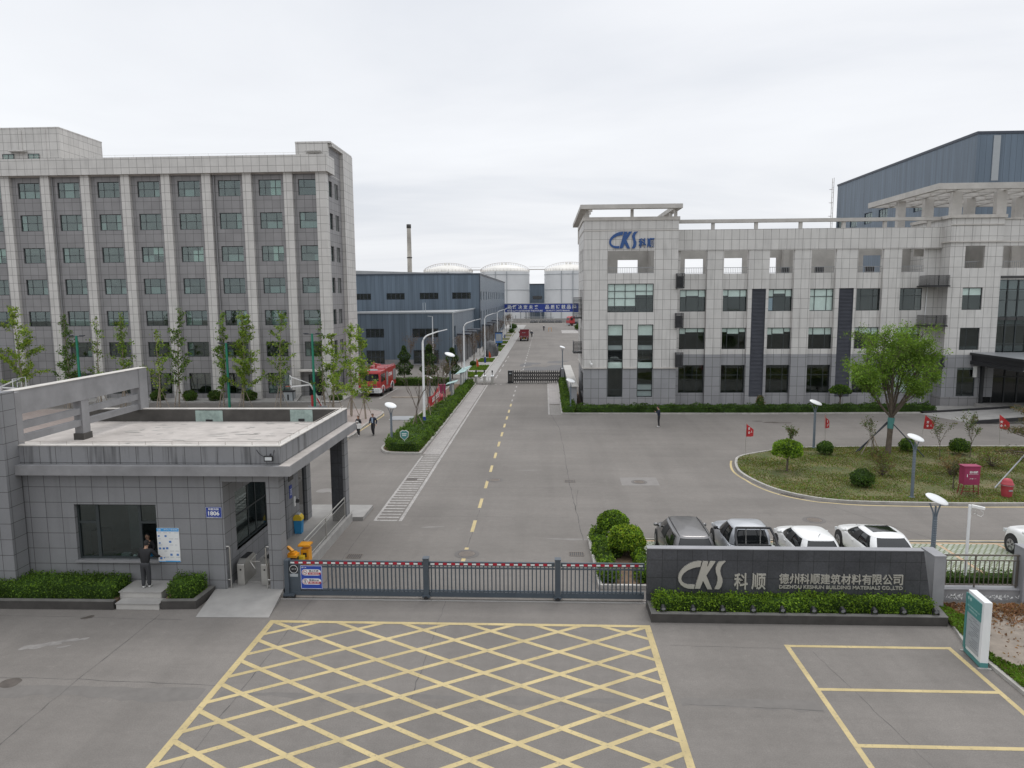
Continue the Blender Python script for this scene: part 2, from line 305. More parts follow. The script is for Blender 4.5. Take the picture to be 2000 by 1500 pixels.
# ------------------------------------------------------------------ mesh collector
class MB:
    def __init__(s): s.v = []; s.f = []; s.m = []; s.sm = []
    def add(s, vs, fs, mi=0, smooth=False):
        b = len(s.v); s.v += [tuple(x) for x in vs]
        for f in fs: s.f.append(tuple(b+i for i in f)); s.m.append(mi); s.sm.append(smooth)
        return s
    def box(s, x0, x1, y0, y1, z0, z1, mi=0):
        if x0 > x1: x0, x1 = x1, x0
        if y0 > y1: y0, y1 = y1, y0
        if z0 > z1: z0, z1 = z1, z0
        return s.add([(x0,y0,z0),(x1,y0,z0),(x1,y1,z0),(x0,y1,z0),(x0,y0,z1),(x1,y0,z1),(x1,y1,z1),(x0,y1,z1)],
                     [(0,3,2,1),(4,5,6,7),(0,1,5,4),(1,2,6,5),(2,3,7,6),(3,0,4,7)], mi)
    def bar(s, p, q, w, h=None, mi=0, up=(0,0,1)):
        """rectangular bar from p to q"""
        p, q = Vector(p), Vector(q); d = (q-p).normalized(); u = Vector(up)
        if abs(d.dot(u)) > .98: u = Vector((0,1,0))
        a = d.cross(u).normalized()*w/2; b = a.cross(d).normalized()*(h or w)/2
        return s.add([p-a-b,p+a-b,p+a+b,p-a+b,q-a-b,q+a-b,q+a+b,q-a+b], [(0,1,2,3),(7,6,5,4),(0,4,5,1),(1,5,6,2),(2,6,7,3),(3,7,4,0)], mi)
    def prism(s, poly, z0, z1, mi=0, top=None):
        n = len(poly); vs = [(x,y,z0) for x,y in poly]+[(x,y,z1) for x,y in poly]
        s.add(vs, [(i,(i+1)%n,n+(i+1)%n,n+i) for i in range(n)]+[tuple(range(n-1,-1,-1))], mi)
        return s.add([(x,y,z1) for x,y in poly], [tuple(range(n))], mi if top is None else top)
    def extrude(s, poly, axis, a, b, mi=0):
        """poly in the plane across axis ('x': (y,z), 'y': (x,z)), from a to b along it"""
        n = len(poly); P = (lambda u,v,t: (t,u,v)) if axis == 'x' else (lambda u,v,t: (u,t,v))
        return s.add([P(u,v,a) for u,v in poly]+[P(u,v,b) for u,v in poly], [(i,(i+1)%n,n+(i+1)%n,n+i) for i in range(n)]+[tuple(range(n-1,-1,-1)), tuple(range(n,2*n))], mi)
    def tube(s, pts, r, n=8, mi=0, cap=True, smooth=True):
        pts = [Vector(p) for p in pts]; rs = r if isinstance(r, (list, tuple)) else [r]*len(pts); vs = []; fs = []
        for i, p in enumerate(pts):
            d = (pts[min(i+1,len(pts)-1)]-pts[max(i-1,0)]).normalized()
            u = Vector((0,0,1)) if abs(d.z) < .9 else Vector((0,1,0))
            a = d.cross(u).normalized(); b = a.cross(d)
            for k in range(n):
                t = 2*PI*k/n; vs.append(p+(a*math.cos(t)+b*math.sin(t))*rs[i])
        for i in range(len(pts)-1):
            for k in range(n): fs.append((i*n+k, i*n+(k+1)%n, (i+1)*n+(k+1)%n, (i+1)*n+k))
        s.add(vs, fs, mi, smooth)
        if cap: s.add(vs[:n], [tuple(range(n-1,-1,-1))], mi); s.add(vs[-n:], [tuple(range(n))], mi)
        return s
    def lathe(s, prof, c=(0,0,0), n=16, mi=0, smooth=True, axis='z', sx=1, sy=1, cap=True):
        vs = []; fs = []
        for r, h in prof:
            for k in range(n):
                t = 2*PI*k/n; x, y = r*math.cos(t)*sx, r*math.sin(t)*sy
                vs.append((c[0]+x,c[1]+y,c[2]+h) if axis == 'z' else ((c[0]+h,c[1]+x,c[2]+y) if axis == 'x' else (c[0]+x,c[1]+h,c[2]+y)))
        for i in range(len(prof)-1):
            for k in range(n): fs.append((i*n+k,i*n+(k+1)%n,(i+1)*n+(k+1)%n,(i+1)*n+k))
        if not cap: fs += [((len(prof)-1)*n+k,(len(prof)-1)*n+(k+1)%n,(k+1)%n,k) for k in range(n)]
        s.add(vs, fs, mi, smooth)
        if not cap: return s
        if prof[0][0] > 1e-4: s.add(vs[:n], [tuple(range(n-1,-1,-1))], mi)
        if prof[-1][0] > 1e-4: s.add(vs[-n:], [tuple(range(n))], mi)
        return s
    def build(s, name, mats, parent=None, bevel=0, uv=True):
        me = bpy.data.meshes.new(name); me.from_pydata(s.v, [], s.f)
        for m in (mats if isinstance(mats, (list, tuple)) else [mats]): me.materials.append(M[m])
        me.polygons.foreach_set('material_index', s.m); me.polygons.foreach_set('use_smooth', s.sm)
        if bevel or True:
            bm = bmesh.new(); bm.from_mesh(me); bmesh.ops.delete(bm, geom=[v for v in bm.verts if not v.link_faces], context='VERTS'); bmesh.ops.recalc_face_normals(bm, faces=bm.faces)
            if bevel:
                bmesh.ops.remove_doubles(bm, verts=bm.verts, dist=1e-5)
                ed = [e for e in bm.edges if len(e.link_faces) == 2 and e.calc_face_angle(0) > .5]
                bmesh.ops.bevel(bm, geom=ed, offset=bevel, segments=2, affect='EDGES', profile=.6)
            bm.to_mesh(me); bm.free()
        if uv: box_uv(me)
        return link(name, me, parent)
def box_uv(me):
    n = len(me.loops); me.uv_layers.new(name='UVMap')
    if not n: return
    co = np.empty(len(me.vertices)*3); me.vertices.foreach_get('co', co); co = co.reshape(-1,3)
    vi = np.empty(n, int); me.loops.foreach_get('vertex_index', vi)
    no = np.empty(len(me.polygons)*3); me.polygons.foreach_get('normal', no); no = np.abs(no.reshape(-1,3))
    lt = np.empty(len(me.polygons), int); me.polygons.foreach_get('loop_total', lt)
    ax = np.repeat(no.argmax(1), lt); p = co[vi]
    uv = np.where((ax == 2)[:,None], p[:,[0,1]], np.where((ax == 1)[:,None], p[:,[0,2]], p[:,[1,2]]))
    me.uv_layers[0].data.foreach_set('uv', uv.ravel())
def link(name, me, parent=None):
    o = bpy.data.objects.new(name, me); COL.objects.link(o)
    if parent is not None: o.parent = parent
    return o
def tag(o, label=None, cat=None, group=None, kind=None):
    if label: o['label'] = label
    if cat: o['category'] = cat
    if group: o['group'] = group
    if kind: o['kind'] = kind
    return o
def thing(name, label, cat, loc=(0,0,0), rz=0, group=None):
    o = bpy.data.objects.new(name, None); o.empty_display_size = .3; COL.objects.link(o); o.location = loc; o.rotation_euler = (0,0,rz)
    return tag(o, label, cat, group)
def dup(root, loc, rz=0, label=None, scale=None):
    r = root.copy(); COL.objects.link(r); r.location = loc; r.rotation_euler = (0,0,rz)
    if scale: r.scale = (scale,)*3
    if label: r['label'] = label
    for ch in list(root.children):
        c = ch.copy(); COL.objects.link(c); c.parent = r
        for g in list(ch.children):
            d = g.copy(); COL.objects.link(d); d.parent = c
    return r
def struct(name, mb, mats, label=None, cat=None, **k):
    o = mb.build(name, mats, **k); return tag(o, label, cat, kind='structure')

# ------------------------------------------------------------------ lettering
def text_mesh(s, bold=.0, extrude=.01):
    c = bpy.data.curves.new('lettering', 'FONT'); c.body = s; c.size = 1; c.extrude = extrude; c.offset = bold; c.resolution_u = 3
    o = bpy.data.objects.new('lettering', c); COL.objects.link(o); bpy.context.view_layer.update()
    me = bpy.data.meshes.new_from_object(o.evaluated_get(bpy.context.evaluated_depsgraph_get()))
    bpy.data.objects.remove(o); bpy.data.curves.remove(c)
    v = np.empty(len(me.vertices)*3); me.vertices.foreach_get('co', v); v = v.reshape(-1,3)
    fs = [tuple(p.vertices) for p in me.polygons]; bpy.data.meshes.remove(me)
    return v, fs
def put_text(mb, s, x0, x1, z0, z1, y, depth=.02, mi=0, bold=.0, plane='y-'):
    """letters filling x0..x1, z0..z1 on a wall; plane y-: faces -Y at y, x+: faces +X at x=y (x0,x1 along Y), x-: faces -X, z: lies flat"""
    v, fs = text_mesh(s, bold)
    lo, hi = v.min(0), v.max(0); sp = np.maximum(hi-lo, 1e-6)
    u = x0+(v[:,0]-lo[0])/sp[0]*(x1-x0); w = z0+(v[:,1]-lo[1])/sp[1]*(z1-z0); d = (v[:,2]-lo[2])/sp[2]*depth
    if plane == 'y-': P = np.stack([u, y-d, w], 1)
    elif plane == 'x+': P = np.stack([y+d, u, w], 1)
    elif plane == 'x-': P = np.stack([y-d, u, w], 1)
    elif plane == 'y+': P = np.stack([u, y+d, w], 1)
    else: P = np.stack([u, w, y+d], 1)
    return mb.add(P.tolist(), fs, mi)
LOGO = [  # three swooping capitals, traced as outlines, y down
 [(545,138),(480,139),(400,155),(320,187),(240,238),(175,302),(137,370),(125,440),(140,505),(180,558),(240,598),(310,619),(420,625),(432,555),(300,552),(240,533),(197,498),(181,450),(192,398),(230,346),(300,296),(390,259),(450,245),(525,235)],
 [(570,140),(668,140),(648,225),(658,228),(705,140),(800,140),(640,385),(752,628),(665,628),(582,478),(528,620),(435,620)],
 [(985,135),(870,145),(832,185),(808,260),(815,330),(845,410),(850,480),(832,560),(797,625),(880,627),(918,580),(940,500),(935,440),(905,370),(890,300),(900,240),(930,190)]]
def put_logo(mb, x0, x1, z0, z1, y, depth=.04, mi=0, which=None, plane='y-'):
    for k, poly in enumerate(LOGO):
        if which is not None and k != which: continue
        p = [(x0+(a-125)/860*(x1-x0), z1-(b-135)/493*(z1-z0)) for a, b in poly]
        n = len(p)
        tri = bmesh.new(); f = tri.faces.new([tri.verts.new((a, b, 0)) for a, b in p]); bmesh.ops.triangulate(tri, faces=[f]); tri.verts.index_update()
        caps = [tuple(v.index for v in q.verts) for q in tri.faces]; tri.free()
        F = (lambda a, b, t: (a, y-t, b)) if plane == 'y-' else (lambda a, b, t: (y+t, a, b))
        mb.add([F(a, b, 0) for a, b in p]+[F(a, b, depth) for a, b in p], [(i,(i+1)%n,n+(i+1)%n,n+i) for i in range(n)]+[tuple(n+i for i in c) for c in caps], mi)
    return mb

# ------------------------------------------------------------------ foliage
def leaves(name, pts, size, mats, parent=None, seed=0, weights=None, flat=0., aspect=.55, up=None):
    """many small leaf quads at pts"""
    g = np.random.default_rng(seed); pts = np.asarray(pts, float); n = len(pts)
    d = g.normal(size=(n,3)); 
    if up is not None: d[:,2] += up
    d /= np.linalg.norm(d, axis=1)[:,None]+1e-9
    e = g.normal(size=(n,3)); e -= (e*d).sum(1)[:,None]*d; e /= np.linalg.norm(e, axis=1)[:,None]+1e-9
    s = (size*g.uniform(.65,1.35,n))[:,None]
    a, b = d*s*.5, e*s*.5*aspect
    V = np.stack([pts-a, pts+b*1.0-a*.1, pts+a, pts-b-a*.1], 1).reshape(-1,3)
    me = bpy.data.meshes.new(name); me.vertices.add(4*n); me.vertices.foreach_set('co', V.ravel())
    me.loops.add(4*n); me.loops.foreach_set('vertex_index', np.arange(4*n)); me.polygons.add(n); me.polygons.foreach_set('loop_start', np.arange(0,4*n,4)); me.polygons.foreach_set('loop_total', np.full(n,4))
    w = np.asarray(weights or [1]*len(mats), float); me.polygons.foreach_set('material_index', g.choice(len(mats), n, p=w/w.sum()))
    for m in mats: me.materials.append(M[m])
    me.update(calc_edges=True)
    return link(name, me, parent)
def hedge_pts(poly, z0, z1, per_m2, seed, jit=.06, rough=.08):
    """points near the top and the sides of a clipped hedge over polygon poly"""
    g = np.random.default_rng(seed); P = np.array(poly, float); n = len(P); out = []
    x0, y0 = P.min(0); x1, y1 = P.max(0)
    k = int((x1-x0)*(y1-y0)*per_m2); q = np.c_[g.uniform(x0,x1,k), g.uniform(y0,y1,k)]
    ins = np.zeros(k, bool)
    for i in range(n):
        a, b = P[i], P[(i+1)%n]
        c = ((a[1] > q[:,1]) != (b[1] > q[:,1])) & (q[:,0] < (b[0]-a[0])*(q[:,1]-a[1])/((b[1]-a[1]) or 1e-9)+a[0]); ins ^= c
    q = q[ins]
    def bump(x, y): return rough*(np.sin(x*2.3+seed)+np.sin(y*2.9+x*1.1)+np.sin(x*5.3-y*4.1))/2
    out.append(np.c_[q, z1+bump(q[:,0], q[:,1])+g.normal(0, jit, len(q))])
    for i in range(n):
        a, b = P[i], P[(i+1)%n]; L = np.linalg.norm(b-a); k = int(L*(z1-z0)*per_m2)
        t = g.uniform(0,1,k); z = g.uniform(z0,z1,k); d = (b-a)/L; nn = np.array([d[1],-d[0]])
        p = a+t[:,None]*(b-a); off = g.normal(0,jit,k)+bump(p[:,0]+z*2, p[:,1]+z)*.7-.05*((z-z0)/(z1-z0))**4
        out.append(np.c_[p+off[:,None]*nn, z])
    return np.concatenate(out)
def hedge(name, label, poly, z0, z1, size=.07, dens=420, seed=1, mats=('leaf_hedge','leaf_hedge_light','leaf_hedge_dark'), w=(5,2,3), cat='hedge', jit=.05, rough=.07, parent=None, group=None):
    cx = sum(p[0] for p in poly)/len(poly); cy = sum(p[1] for p in poly)/len(poly)
    t = thing(name, label, cat, (cx, cy, z0), group=group)
    lp = [(x-cx, y-cy) for x, y in poly]
    area = 0.5*sum(lp[i][0]*lp[(i+1)%len(lp)][1]-lp[(i+1)%len(lp)][0]*lp[i][1] for i in range(len(lp)))
    if area < 0: lp.reverse()
    leaves('foliage', hedge_pts(lp, 0, z1-z0, dens, seed, jit, rough), size, mats, t, seed, w)
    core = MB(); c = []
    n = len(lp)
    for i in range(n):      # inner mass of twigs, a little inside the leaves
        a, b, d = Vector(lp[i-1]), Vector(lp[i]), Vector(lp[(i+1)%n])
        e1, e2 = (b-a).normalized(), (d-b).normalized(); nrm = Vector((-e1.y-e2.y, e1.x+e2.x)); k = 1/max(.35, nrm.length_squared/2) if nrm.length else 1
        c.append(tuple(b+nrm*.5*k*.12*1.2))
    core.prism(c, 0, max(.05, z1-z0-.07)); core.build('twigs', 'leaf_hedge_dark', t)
    return t
def ball_pts(c, rx, rz, n, seed, fill=.25, flatbottom=-1., rough=.08):
    g = np.random.default_rng(seed); d = g.normal(size=(n*2,3)); d /= np.linalg.norm(d, axis=1)[:,None]; d = d[d[:,2] > flatbottom][:n]
    r = 1-np.abs(g.normal(0, fill*.5, len(d))); r *= 1+rough*(np.sin(d[:,0]*7+seed)*np.sin(d[:,1]*6+1)+np.sin(d[:,2]*8+seed*2))
    return np.c_[c[0]+d[:,0]*r*rx, c[1]+d[:,1]*r*rx, c[2]+d[:,2]*r*rz]
def ball_bush(name, label, cat, loc, stem_h, rx, rz, n, size, mats, w, seed, group=None, flat=-.75, stem_r=.05):
    t = thing(name, label, cat, loc, group=group)
    zc = stem_h+rz*abs(flat)
    tr = MB(); tr.tube([(0,0,0),(.02,.01,zc*.6),(0,0,zc+.1*rz)], [stem_r*1.2,stem_r,stem_r*.7], 8)
    for k in range(5):
        a = k*1.256+seed; tr.tube([(0,0,zc*.6 if stem_h > .3 else .02),(math.cos(a)*rx*.55,math.sin(a)*rx*.55,zc+rz*.2)], [stem_r*.5,stem_r*.25], 5)
    tr.build('trunk', 'bark', t)
    leaves('crown', ball_pts((0,0,zc), rx, rz, n, seed, .22, flat, .05), size, mats, t, seed, w, up=.4)
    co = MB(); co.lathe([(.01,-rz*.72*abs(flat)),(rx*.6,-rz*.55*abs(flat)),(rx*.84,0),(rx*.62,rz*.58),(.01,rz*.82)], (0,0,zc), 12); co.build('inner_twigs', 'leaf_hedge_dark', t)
    return t
def young_tree(name, label, loc, h, seed, mats, w, spread=1., bare=.26, dens=1., lsize=.17, lean=0., group=None, trunk='bark_pale', r0=.085):
    """slim street tree: one straight stem, short rising side limbs, leaves in clumps along them"""
    g = random.Random(seed); t = thing(name, label, 'tree', loc, group=group)
    wood = MB(); pts = []
    N = 9; ax = []
    for i in range(N+1):
        z = h*i/N; ax.append(Vector((math.sin(i*.9+seed)*.05*h/9+lean*z/h, math.cos(i*.7+seed*2)*.05*h/9, z)))
    wood.tube(ax, [r0*(1-.85*i/N) for i in range(N+1)], 7)
    def at(z):
        f = z/h*N; i = min(int(f), N-1); return ax[i].lerp(ax[i+1], f-i)
    nb = int(h*3.0*dens)
    for k in range(nb):
        z = h*(bare+(.97-bare)*((k+g.random())/nb)); L = spread*((1-z/h)**.9*1.75+.25)*g.uniform(.55,1.3); a = g.uniform(0, 2*PI); el = math.radians(g.uniform(22,62))
        if g.random() < .18: L *= .35
        p = at(z); d = Vector((math.cos(a)*math.cos(el), math.sin(a)*math.cos(el), math.sin(el))); q = p+d*L*.55; e = q+(d+Vector((0,0,g.uniform(-.5,.15)))).normalized()*L*.5
        wood.tube([p,q,e], [.022,.014,.006], 5, cap=False)
        m = max(2, int(L/.17)); g2 = np.random.default_rng(seed*100+k)
        for j in range(m):
            f = .22+.78*(j+.5)/m; c = p.lerp(q, f/.5) if f < .5 else q.lerp(e, (f-.5)/.5)
            if g.random() < .16: continue
            cnt = int(g.uniform(4, 13)*dens); pts.append(np.array(c)+g2.normal(0, .14, (cnt,3))*np.array([1,1,.75]))
    for k in range(int(h*4)):       # short spurs on the stem itself
        z = h*g.uniform(bare*.9, .99); g2 = np.random.default_rng(seed*77+k); pts.append(np.array(at(z))+g2.normal(0, .10, (int(5*dens),3)))
    wood.build('trunk', trunk, t); leaves('crown', np.concatenate(pts), lsize, mats, t, seed, w, aspect=.7)
    return t
def stakes(t, h, r, n=3, mat_='stake', seed=0, th=.032):
    for k in range(n):
        a = seed+k*2*PI/n; b = MB(); b.tube([(math.cos(a)*r,math.sin(a)*r,0),(math.cos(a)*.05,math.sin(a)*.05,h)], th, 6); b.build('support_stake', mat_, t)
def bare_tree(name, label, loc, h, seed, group=None, twigs=1., col='bark', leaf=None, r0=.05):
    g = random.Random(seed); t = thing(name, label, 'tree', loc, group=group); wood = MB(); tips = []
    def grow(p, d, L, r, lv):
        q = p+d*L*.5+Vector((g.uniform(-1,1),g.uniform(-1,1),0))*L*.05; e = q+(d+Vector((0,0,.12))).normalized()*L*.5
        wood.tube([p,q,e], [r,r*.8,r*.55], 6 if lv < 2 else 4, cap=False); tips.append(e); tips.append(q)
        if lv >= 3: return
        for k in range(g.randint(2,4) if lv else g.randint(4,6)):
            a = g.uniform(0,2*PI); sp = g.uniform(.25,.55); n = (d+Vector((math.cos(a)*sp,math.sin(a)*sp,g.uniform(0,.3)))).normalized()
            grow(e if k else q.lerp(e,.5), n, L*g.uniform(.5,.85), r*.55, lv+1)
    grow(Vector((0,0,0)), Vector((0,0,1)), h*.36, r0, 0)
    wood.build('trunk', col, t)
    if leaf:
        g2 = np.random.default_rng(seed); P = np.array([tuple(x) for x in tips]); P = np.repeat(P, leaf[2], 0)+g2.normal(0, leaf[3], (len(P)*leaf[2],3)); leaves('crown', P, leaf[1], leaf[0], t, seed)
    return t
# ================================================================== SETTING
WP = {}            # empties whose parts are written in world coordinates
def place(name, label, cat, loc, group=None):
    t = thing(name, label, cat, loc, group=group); WP[t.name] = Matrix.Translation(-Vector(loc)); return t
_link = link
def link(name, me, parent=None):
    o = _link(name, me, parent)
    if parent is not None and parent.name in WP: o.matrix_parent_inverse = WP[parent.name]
    return o
def quadsheet(mb, poly, z, mi=0): mb.add([(x, y, z) for x, y in poly], [tuple(range(len(poly)))], mi); return mb
def strip(mb, p, q, w, z, mi=0):
    p, q = Vector(p), Vector(q); d = (q-p).normalized(); n = Vector((-d.y, d.x))*w/2
    return quadsheet(mb, [p-n, q-n, q+n, p+n], z, mi)
g_ = MB(); quadsheet(g_, [(-900,-200),(900,-200),(900,1800),(-900,1800)], 0); struct('ground', g_, 'asphalt')
def clip_line(p, d, x0, x1, y0, y1):
    t0, t1 = -1e9, 1e9
    for a, b, lo, hi in ((p[0], d[0], x0, x1), (p[1], d[1], y0, y1)):
        u, v = (lo-a)/b, (hi-a)/b; t0 = max(t0, min(u, v)); t1 = min(t1, max(u, v))
    return None if t0 >= t1 else ((p[0]+d[0]*t0, p[1]+d[1]*t0), (p[0]+d[0]*t1, p[1]+d[1]*t1))
b = MB(); X0, X1, Y0, Y1 = -9.32, 3.42, 11.5, 22.98
for i in range(-12, 14):
    for s, zz in ((1, .004), (-1, .0055)):
        c = clip_line((-8.49+2.23*i, 22.5), (2.23/2, s*1.33/2), X0, X1, Y0, Y1)
        if c: strip(b, *c, .155, zz)
for p, q in (((X0, Y0), (X0, Y1)), ((X1, Y0), (X1, Y1))): strip(b, p, q, .20, .007)
strip(b, (X0-.1, Y1), (X1+.1, Y1), .17, .0085); strip(b, (X0-.1, Y0), (X1+.1, Y0), .17, .0085)
struct('road_marking_box_junction', b, 'yellow_paint')
b = MB()
for x in (7.62, 12.6): strip(b, (x, 11), (x, 21.85), .15, .004)
for y in (21.77, 19.26, 16.72, 14.1): strip(b, (7.55, y), (12.67, y), .14, .0055)
struct('road_marking_parking_bays', b, 'yellow_paint')
b = MB()
for k in range(12): strip(b, (-3.42, 28.65+3.86*k), (-3.43, 30.4+3.86*k), .17, .004)
struct('road_marking_centre_dashes', b, 'yellow_paint')
b = MB(); strip(b, (-7.14, 34.05), (-7.14, 88.7), .17, .004); strip(b, (.42, 66.2), (.42, 90), .16, .004)
strip(b, (-8.42, 34.05), (-8.5, 48.6), .13, .004)
for k in range(60): strip(b, (-8.38, 34.15+.5*k), (-7.3, 34.15+.5*k), .19, .0055)
for k in range(9): strip(b, (-3.43, 76.5+3.86*k-1.9), (-3.43, 77.9+3.86*k-1.9), .15, .004)
for k in range(10): strip(b, (.55, 66.4+.62*k), (1.6, 66.4+.62*k), .26, .004)
for k in range(22): strip(b, (-3.2+.0*k, 96+5.2*k), (-3.2, 98.2+5.2*k), .16, .004)
for k in range(5): strip(b, (-6.6, 96+8*k), (-6.6, 100+8*k), .16, .004)
for x in (-6.25,-5.6,.9): strip(b, (x, 89.2), (x+.25, 89.25), .25, .004)
strip(b, (-17.95, 76.4), (-17.78, 85.3), .14, .004); strip(b, (-21.5, 76.5), (-17.95, 76.4), .13, .0055)
quadsheet(b, [(5.2,213),(10.6,213),(10.2,232),(5.4,232)], .004)
struct('road_marking_white_lines', b, 'white_paint')
# cracks and worn joints in the slabs
def crack(mb, pts, w, seed, z=.003):
    g = random.Random(seed); P = []
    for (a, c) in zip(pts[:-1], pts[1:]):
        n = max(2, int(math.dist(a, c)/.35))
        for i in range(n): P.append((a[0]+(c[0]-a[0])*i/n+g.uniform(-.03,.03), a[1]+(c[1]-a[1])*i/n+g.uniform(-.03,.03)))
    P.append(pts[-1])
    for a, c in zip(P[:-1], P[1:]): strip(mb, a, c, w*g.uniform(.3,.95), z)
b = MB()
for i, (p, w) in enumerate(([[(-13.55,11),(-13.6,19),(-13.5,23.4)], .035], [[(-8.6,15),(-8.55,23),(-8.6,34)], .03], [[(-3.7,18.2),(-3.6,24.8)], .03], [[(-3.4,29.8),(-3.38,36)], .03],
    [[(1.75,31.5),(1.45,42),(1.4,50),(1.25,59),(.62,66)], .05], [[(1.6,36),(1.9,40)], .03], [[(-8.3,40.6),(-2,40.3),(3,40.5)], .025], [[(-7,34.9),(1.2,34.8)], .025], [[(-20,19.2),(-13.6,19.1),(-9,18.9)], .03], [[(3.8,18.4),(7.4,18.2)], .03], [[(-20,23.2),(-12.5,23.0)], .03], [[(4,21.7),(7.4,21.6)], .02],
    [[(17.5,31.9),(15,36.9)], .03], [[(-7,51.2),(1.2,51.0)], .025], [[(9.2,15),(8.3,21.4)], .02])): crack(b, p, w, i+3)
mat('crack', (.098,.092,.087), .9, var=.3); mat('oil_stain', (.085,.072,.062), .8, var=.3, scale=3); mat('wet_asphalt', (.115,.112,.112), .85, var=.15, scale=.8); mat('pale_scrape', (.225,.212,.20), .9, var=.2, scale=4); mat('dark_band', (.14,.13,.122), .85, var=.12, scale=1.5)
struct('ground_cracks', b, 'crack')
def blob(mb, c, rx, ry, seed, z=.003, rot=0, n=40, rough=.25):
    g = random.Random(seed); ph = [g.uniform(0,6.3) for _ in range(5)]; P = []
    for k in range(n):
        t = 2*PI*k/n; r = 1+rough*sum(math.sin(t*(j+2)+ph[j])/(j+1.6) for j in range(5)); x, y = rx*r*math.cos(t), ry*r*math.sin(t)
        P.append((c[0]+x*math.cos(rot)-y*math.sin(rot), c[1]+x*math.sin(rot)+y*math.cos(rot)))
    return quadsheet(mb, P, z)
b = MB()
for i, (x, y, rx, ry) in enumerate(((-16.35,20.95,.34,.17),(-15.95,21.15,.38,.14),(-15.5,21.4,.34,.11),(-15.1,21.5,.25,.08),(-15.35,21.0,.2,.06))): blob(b, (x, y), rx, ry, 11+i, .003+.0004*i, .4, rough=.3)
struct('ground_pale_scrape', b, 'pale_scrape')
b = MB(); blob(b, (-15.45, 18.85), .30, .27, 5, rough=.08); struct('ground_oil_stain', b, 'oil_stain')
b = MB(); blob(b, (-15.9, 23.1), .25, .10, 6, rot=.6); blob(b, (-15.4, 50.6), .6, .35, 8); blob(b, (20, 62), 1.1, .35, 9, rough=.4); blob(b, (18.6,62.7), .5, .15, 19); struct('ground_dark_spots', b, 'oil_stain')
mat('band_asphalt', (.155,.144,.133), .88, var=.10, scale=2.5); mat('patch_asphalt', (.215,.202,.190), .88, var=.10, scale=3)
b = MB(); gq = random.Random(31)
for x0, x1, y0, y1 in ((-24,-9.6,18.15,18.75),(3.7,7.4,18.25,18.7),(-9.1,3.2,18.3,18.62)):
    n = int((x1-x0)/.3); lo = [(x0+(x1-x0)*k/n, y0+gq.uniform(-.10,.10)+.08*math.sin(k*.4)) for k in range(n+1)]; hi = [(x0+(x1-x0)*k/n, y1+gq.uniform(-.05,.05)) for k in range(n+1)]
    for k in range(n): quadsheet(b, [lo[k], lo[k+1], hi[k+1], hi[k]], .0016)
struct('ground_dark_band', b, 'band_asphalt')
b = MB(); quadsheet(b, [(4.5,41.0),(6.7,41.05),(6.75,42.9),(4.55,42.85)], .0016); blob(b, (-5.4,33.2), .5,.10, 41, .0018, .2); blob(b, (-1.0,44.6), .9,.06, 42, .0018, .05); blob(b, (1.2,31.6), .8,.12, 43, .0018, -.1, rough=.4); blob(b, (-12.2,39.5), .8,.5, 44, .0018, rough=.4); blob(b, (-11.5,36.6), .6,.25, 45, .0018, rough=.4); struct('ground_pale_patches', b, 'patch_asphalt')
b = MB(); blob(b, (.2, 109), 2.6, 4.5, 21, rough=.5); blob(b, (-2.6, 116), 1.4, 3, 22, rough=.5); blob(b, (2, 120), 1.6, 2, 23, rough=.5); struct('ground_wet_patches', b, 'wet_asphalt')
# iron covers and drains
def cover(loc, r, label):
    m = MB(); m.lathe([(r, 0), (r, .006), (.001, .006)], (0,0,0), 28, 0, False); m.lathe([(r*1.35, 0), (r*1.35, .004), (r*1.02, .0045)], (0,0,0), 28, 1, False)
    for k in range(-3, 4):
        m.box(-r*.7, r*.7, k*r*.24-.012, k*r*.24+.012, .006, .009, 1)
    o = m.build('manhole_cover', ['oil_stain' if False else 'crack', 'pale_scrape']); o.location = (*loc, .004); tag(o, label, 'manhole cover', 'manhole covers in the asphalt')
mat('cover_iron', (.15,.125,.105), .6, var=.2, scale=5)
def cover2(loc, r, label, rust=False):
    m = MB(); m.lathe([(r, 0), (r, .008), (.001, .008)], (0,0,0), 28, 0, False); m.lathe([(r*1.5, 0), (r*1.5, .004), (r*1.03, .005)], (0,0,0), 28, 1, False, cap=False)
    for k in range(-4, 5): m.box(-r*.75, r*.75, k*r*.19-.01, k*r*.19+.01, .008, .011, 0)
    m.lathe([(r*1.05, .005), (r*1.05, .009), (r*.98, .009)], (0,0,0), 28, 2, False, cap=False)
    o = m.build('manhole_cover', ['cover_iron', 'dark_band', 'crack']); o.location = (*loc, .004); tag(o, label, 'manhole cover', 'manhole covers in the asphalt')
cover2((-3.35, 29.6), .36, 'round iron manhole cover on the yellow centre line just inside the sliding gate')
cover2((-3.0, 42.1), .34, 'round manhole cover by the centre dashes, second one up the road from the gate')
cover2((5.6, 41.8), .32, 'round manhole cover in a pale patch of the yard, well behind the two clipped trees')
cover2((13.2, 34.7), .36, 'rusty manhole cover in the road behind the parked white cars')
def grate(loc, rz, label, n=7, L=.42, w=.62):
    t = thing('drain_grate', label, 'drain grate', (*loc, .004), rz, 'iron drain grates in the road')
    f = MB(); f.box(-w/2, w/2, -L/2, L/2, 0, .003, 0); f.build('pit', 'black_metal', t)
    f = MB()
    for k in range(n+1): x = -w/2+w*k/n; f.box(x-.018, x+.018, -L/2, L/2, .003, .012)
    f.box(-w/2, w/2, L/2, L/2+.04, .003, .012); f.box(-w/2, w/2, -L/2-.04, -L/2, .003, .012); f.build('bars', 'cover_iron', t)
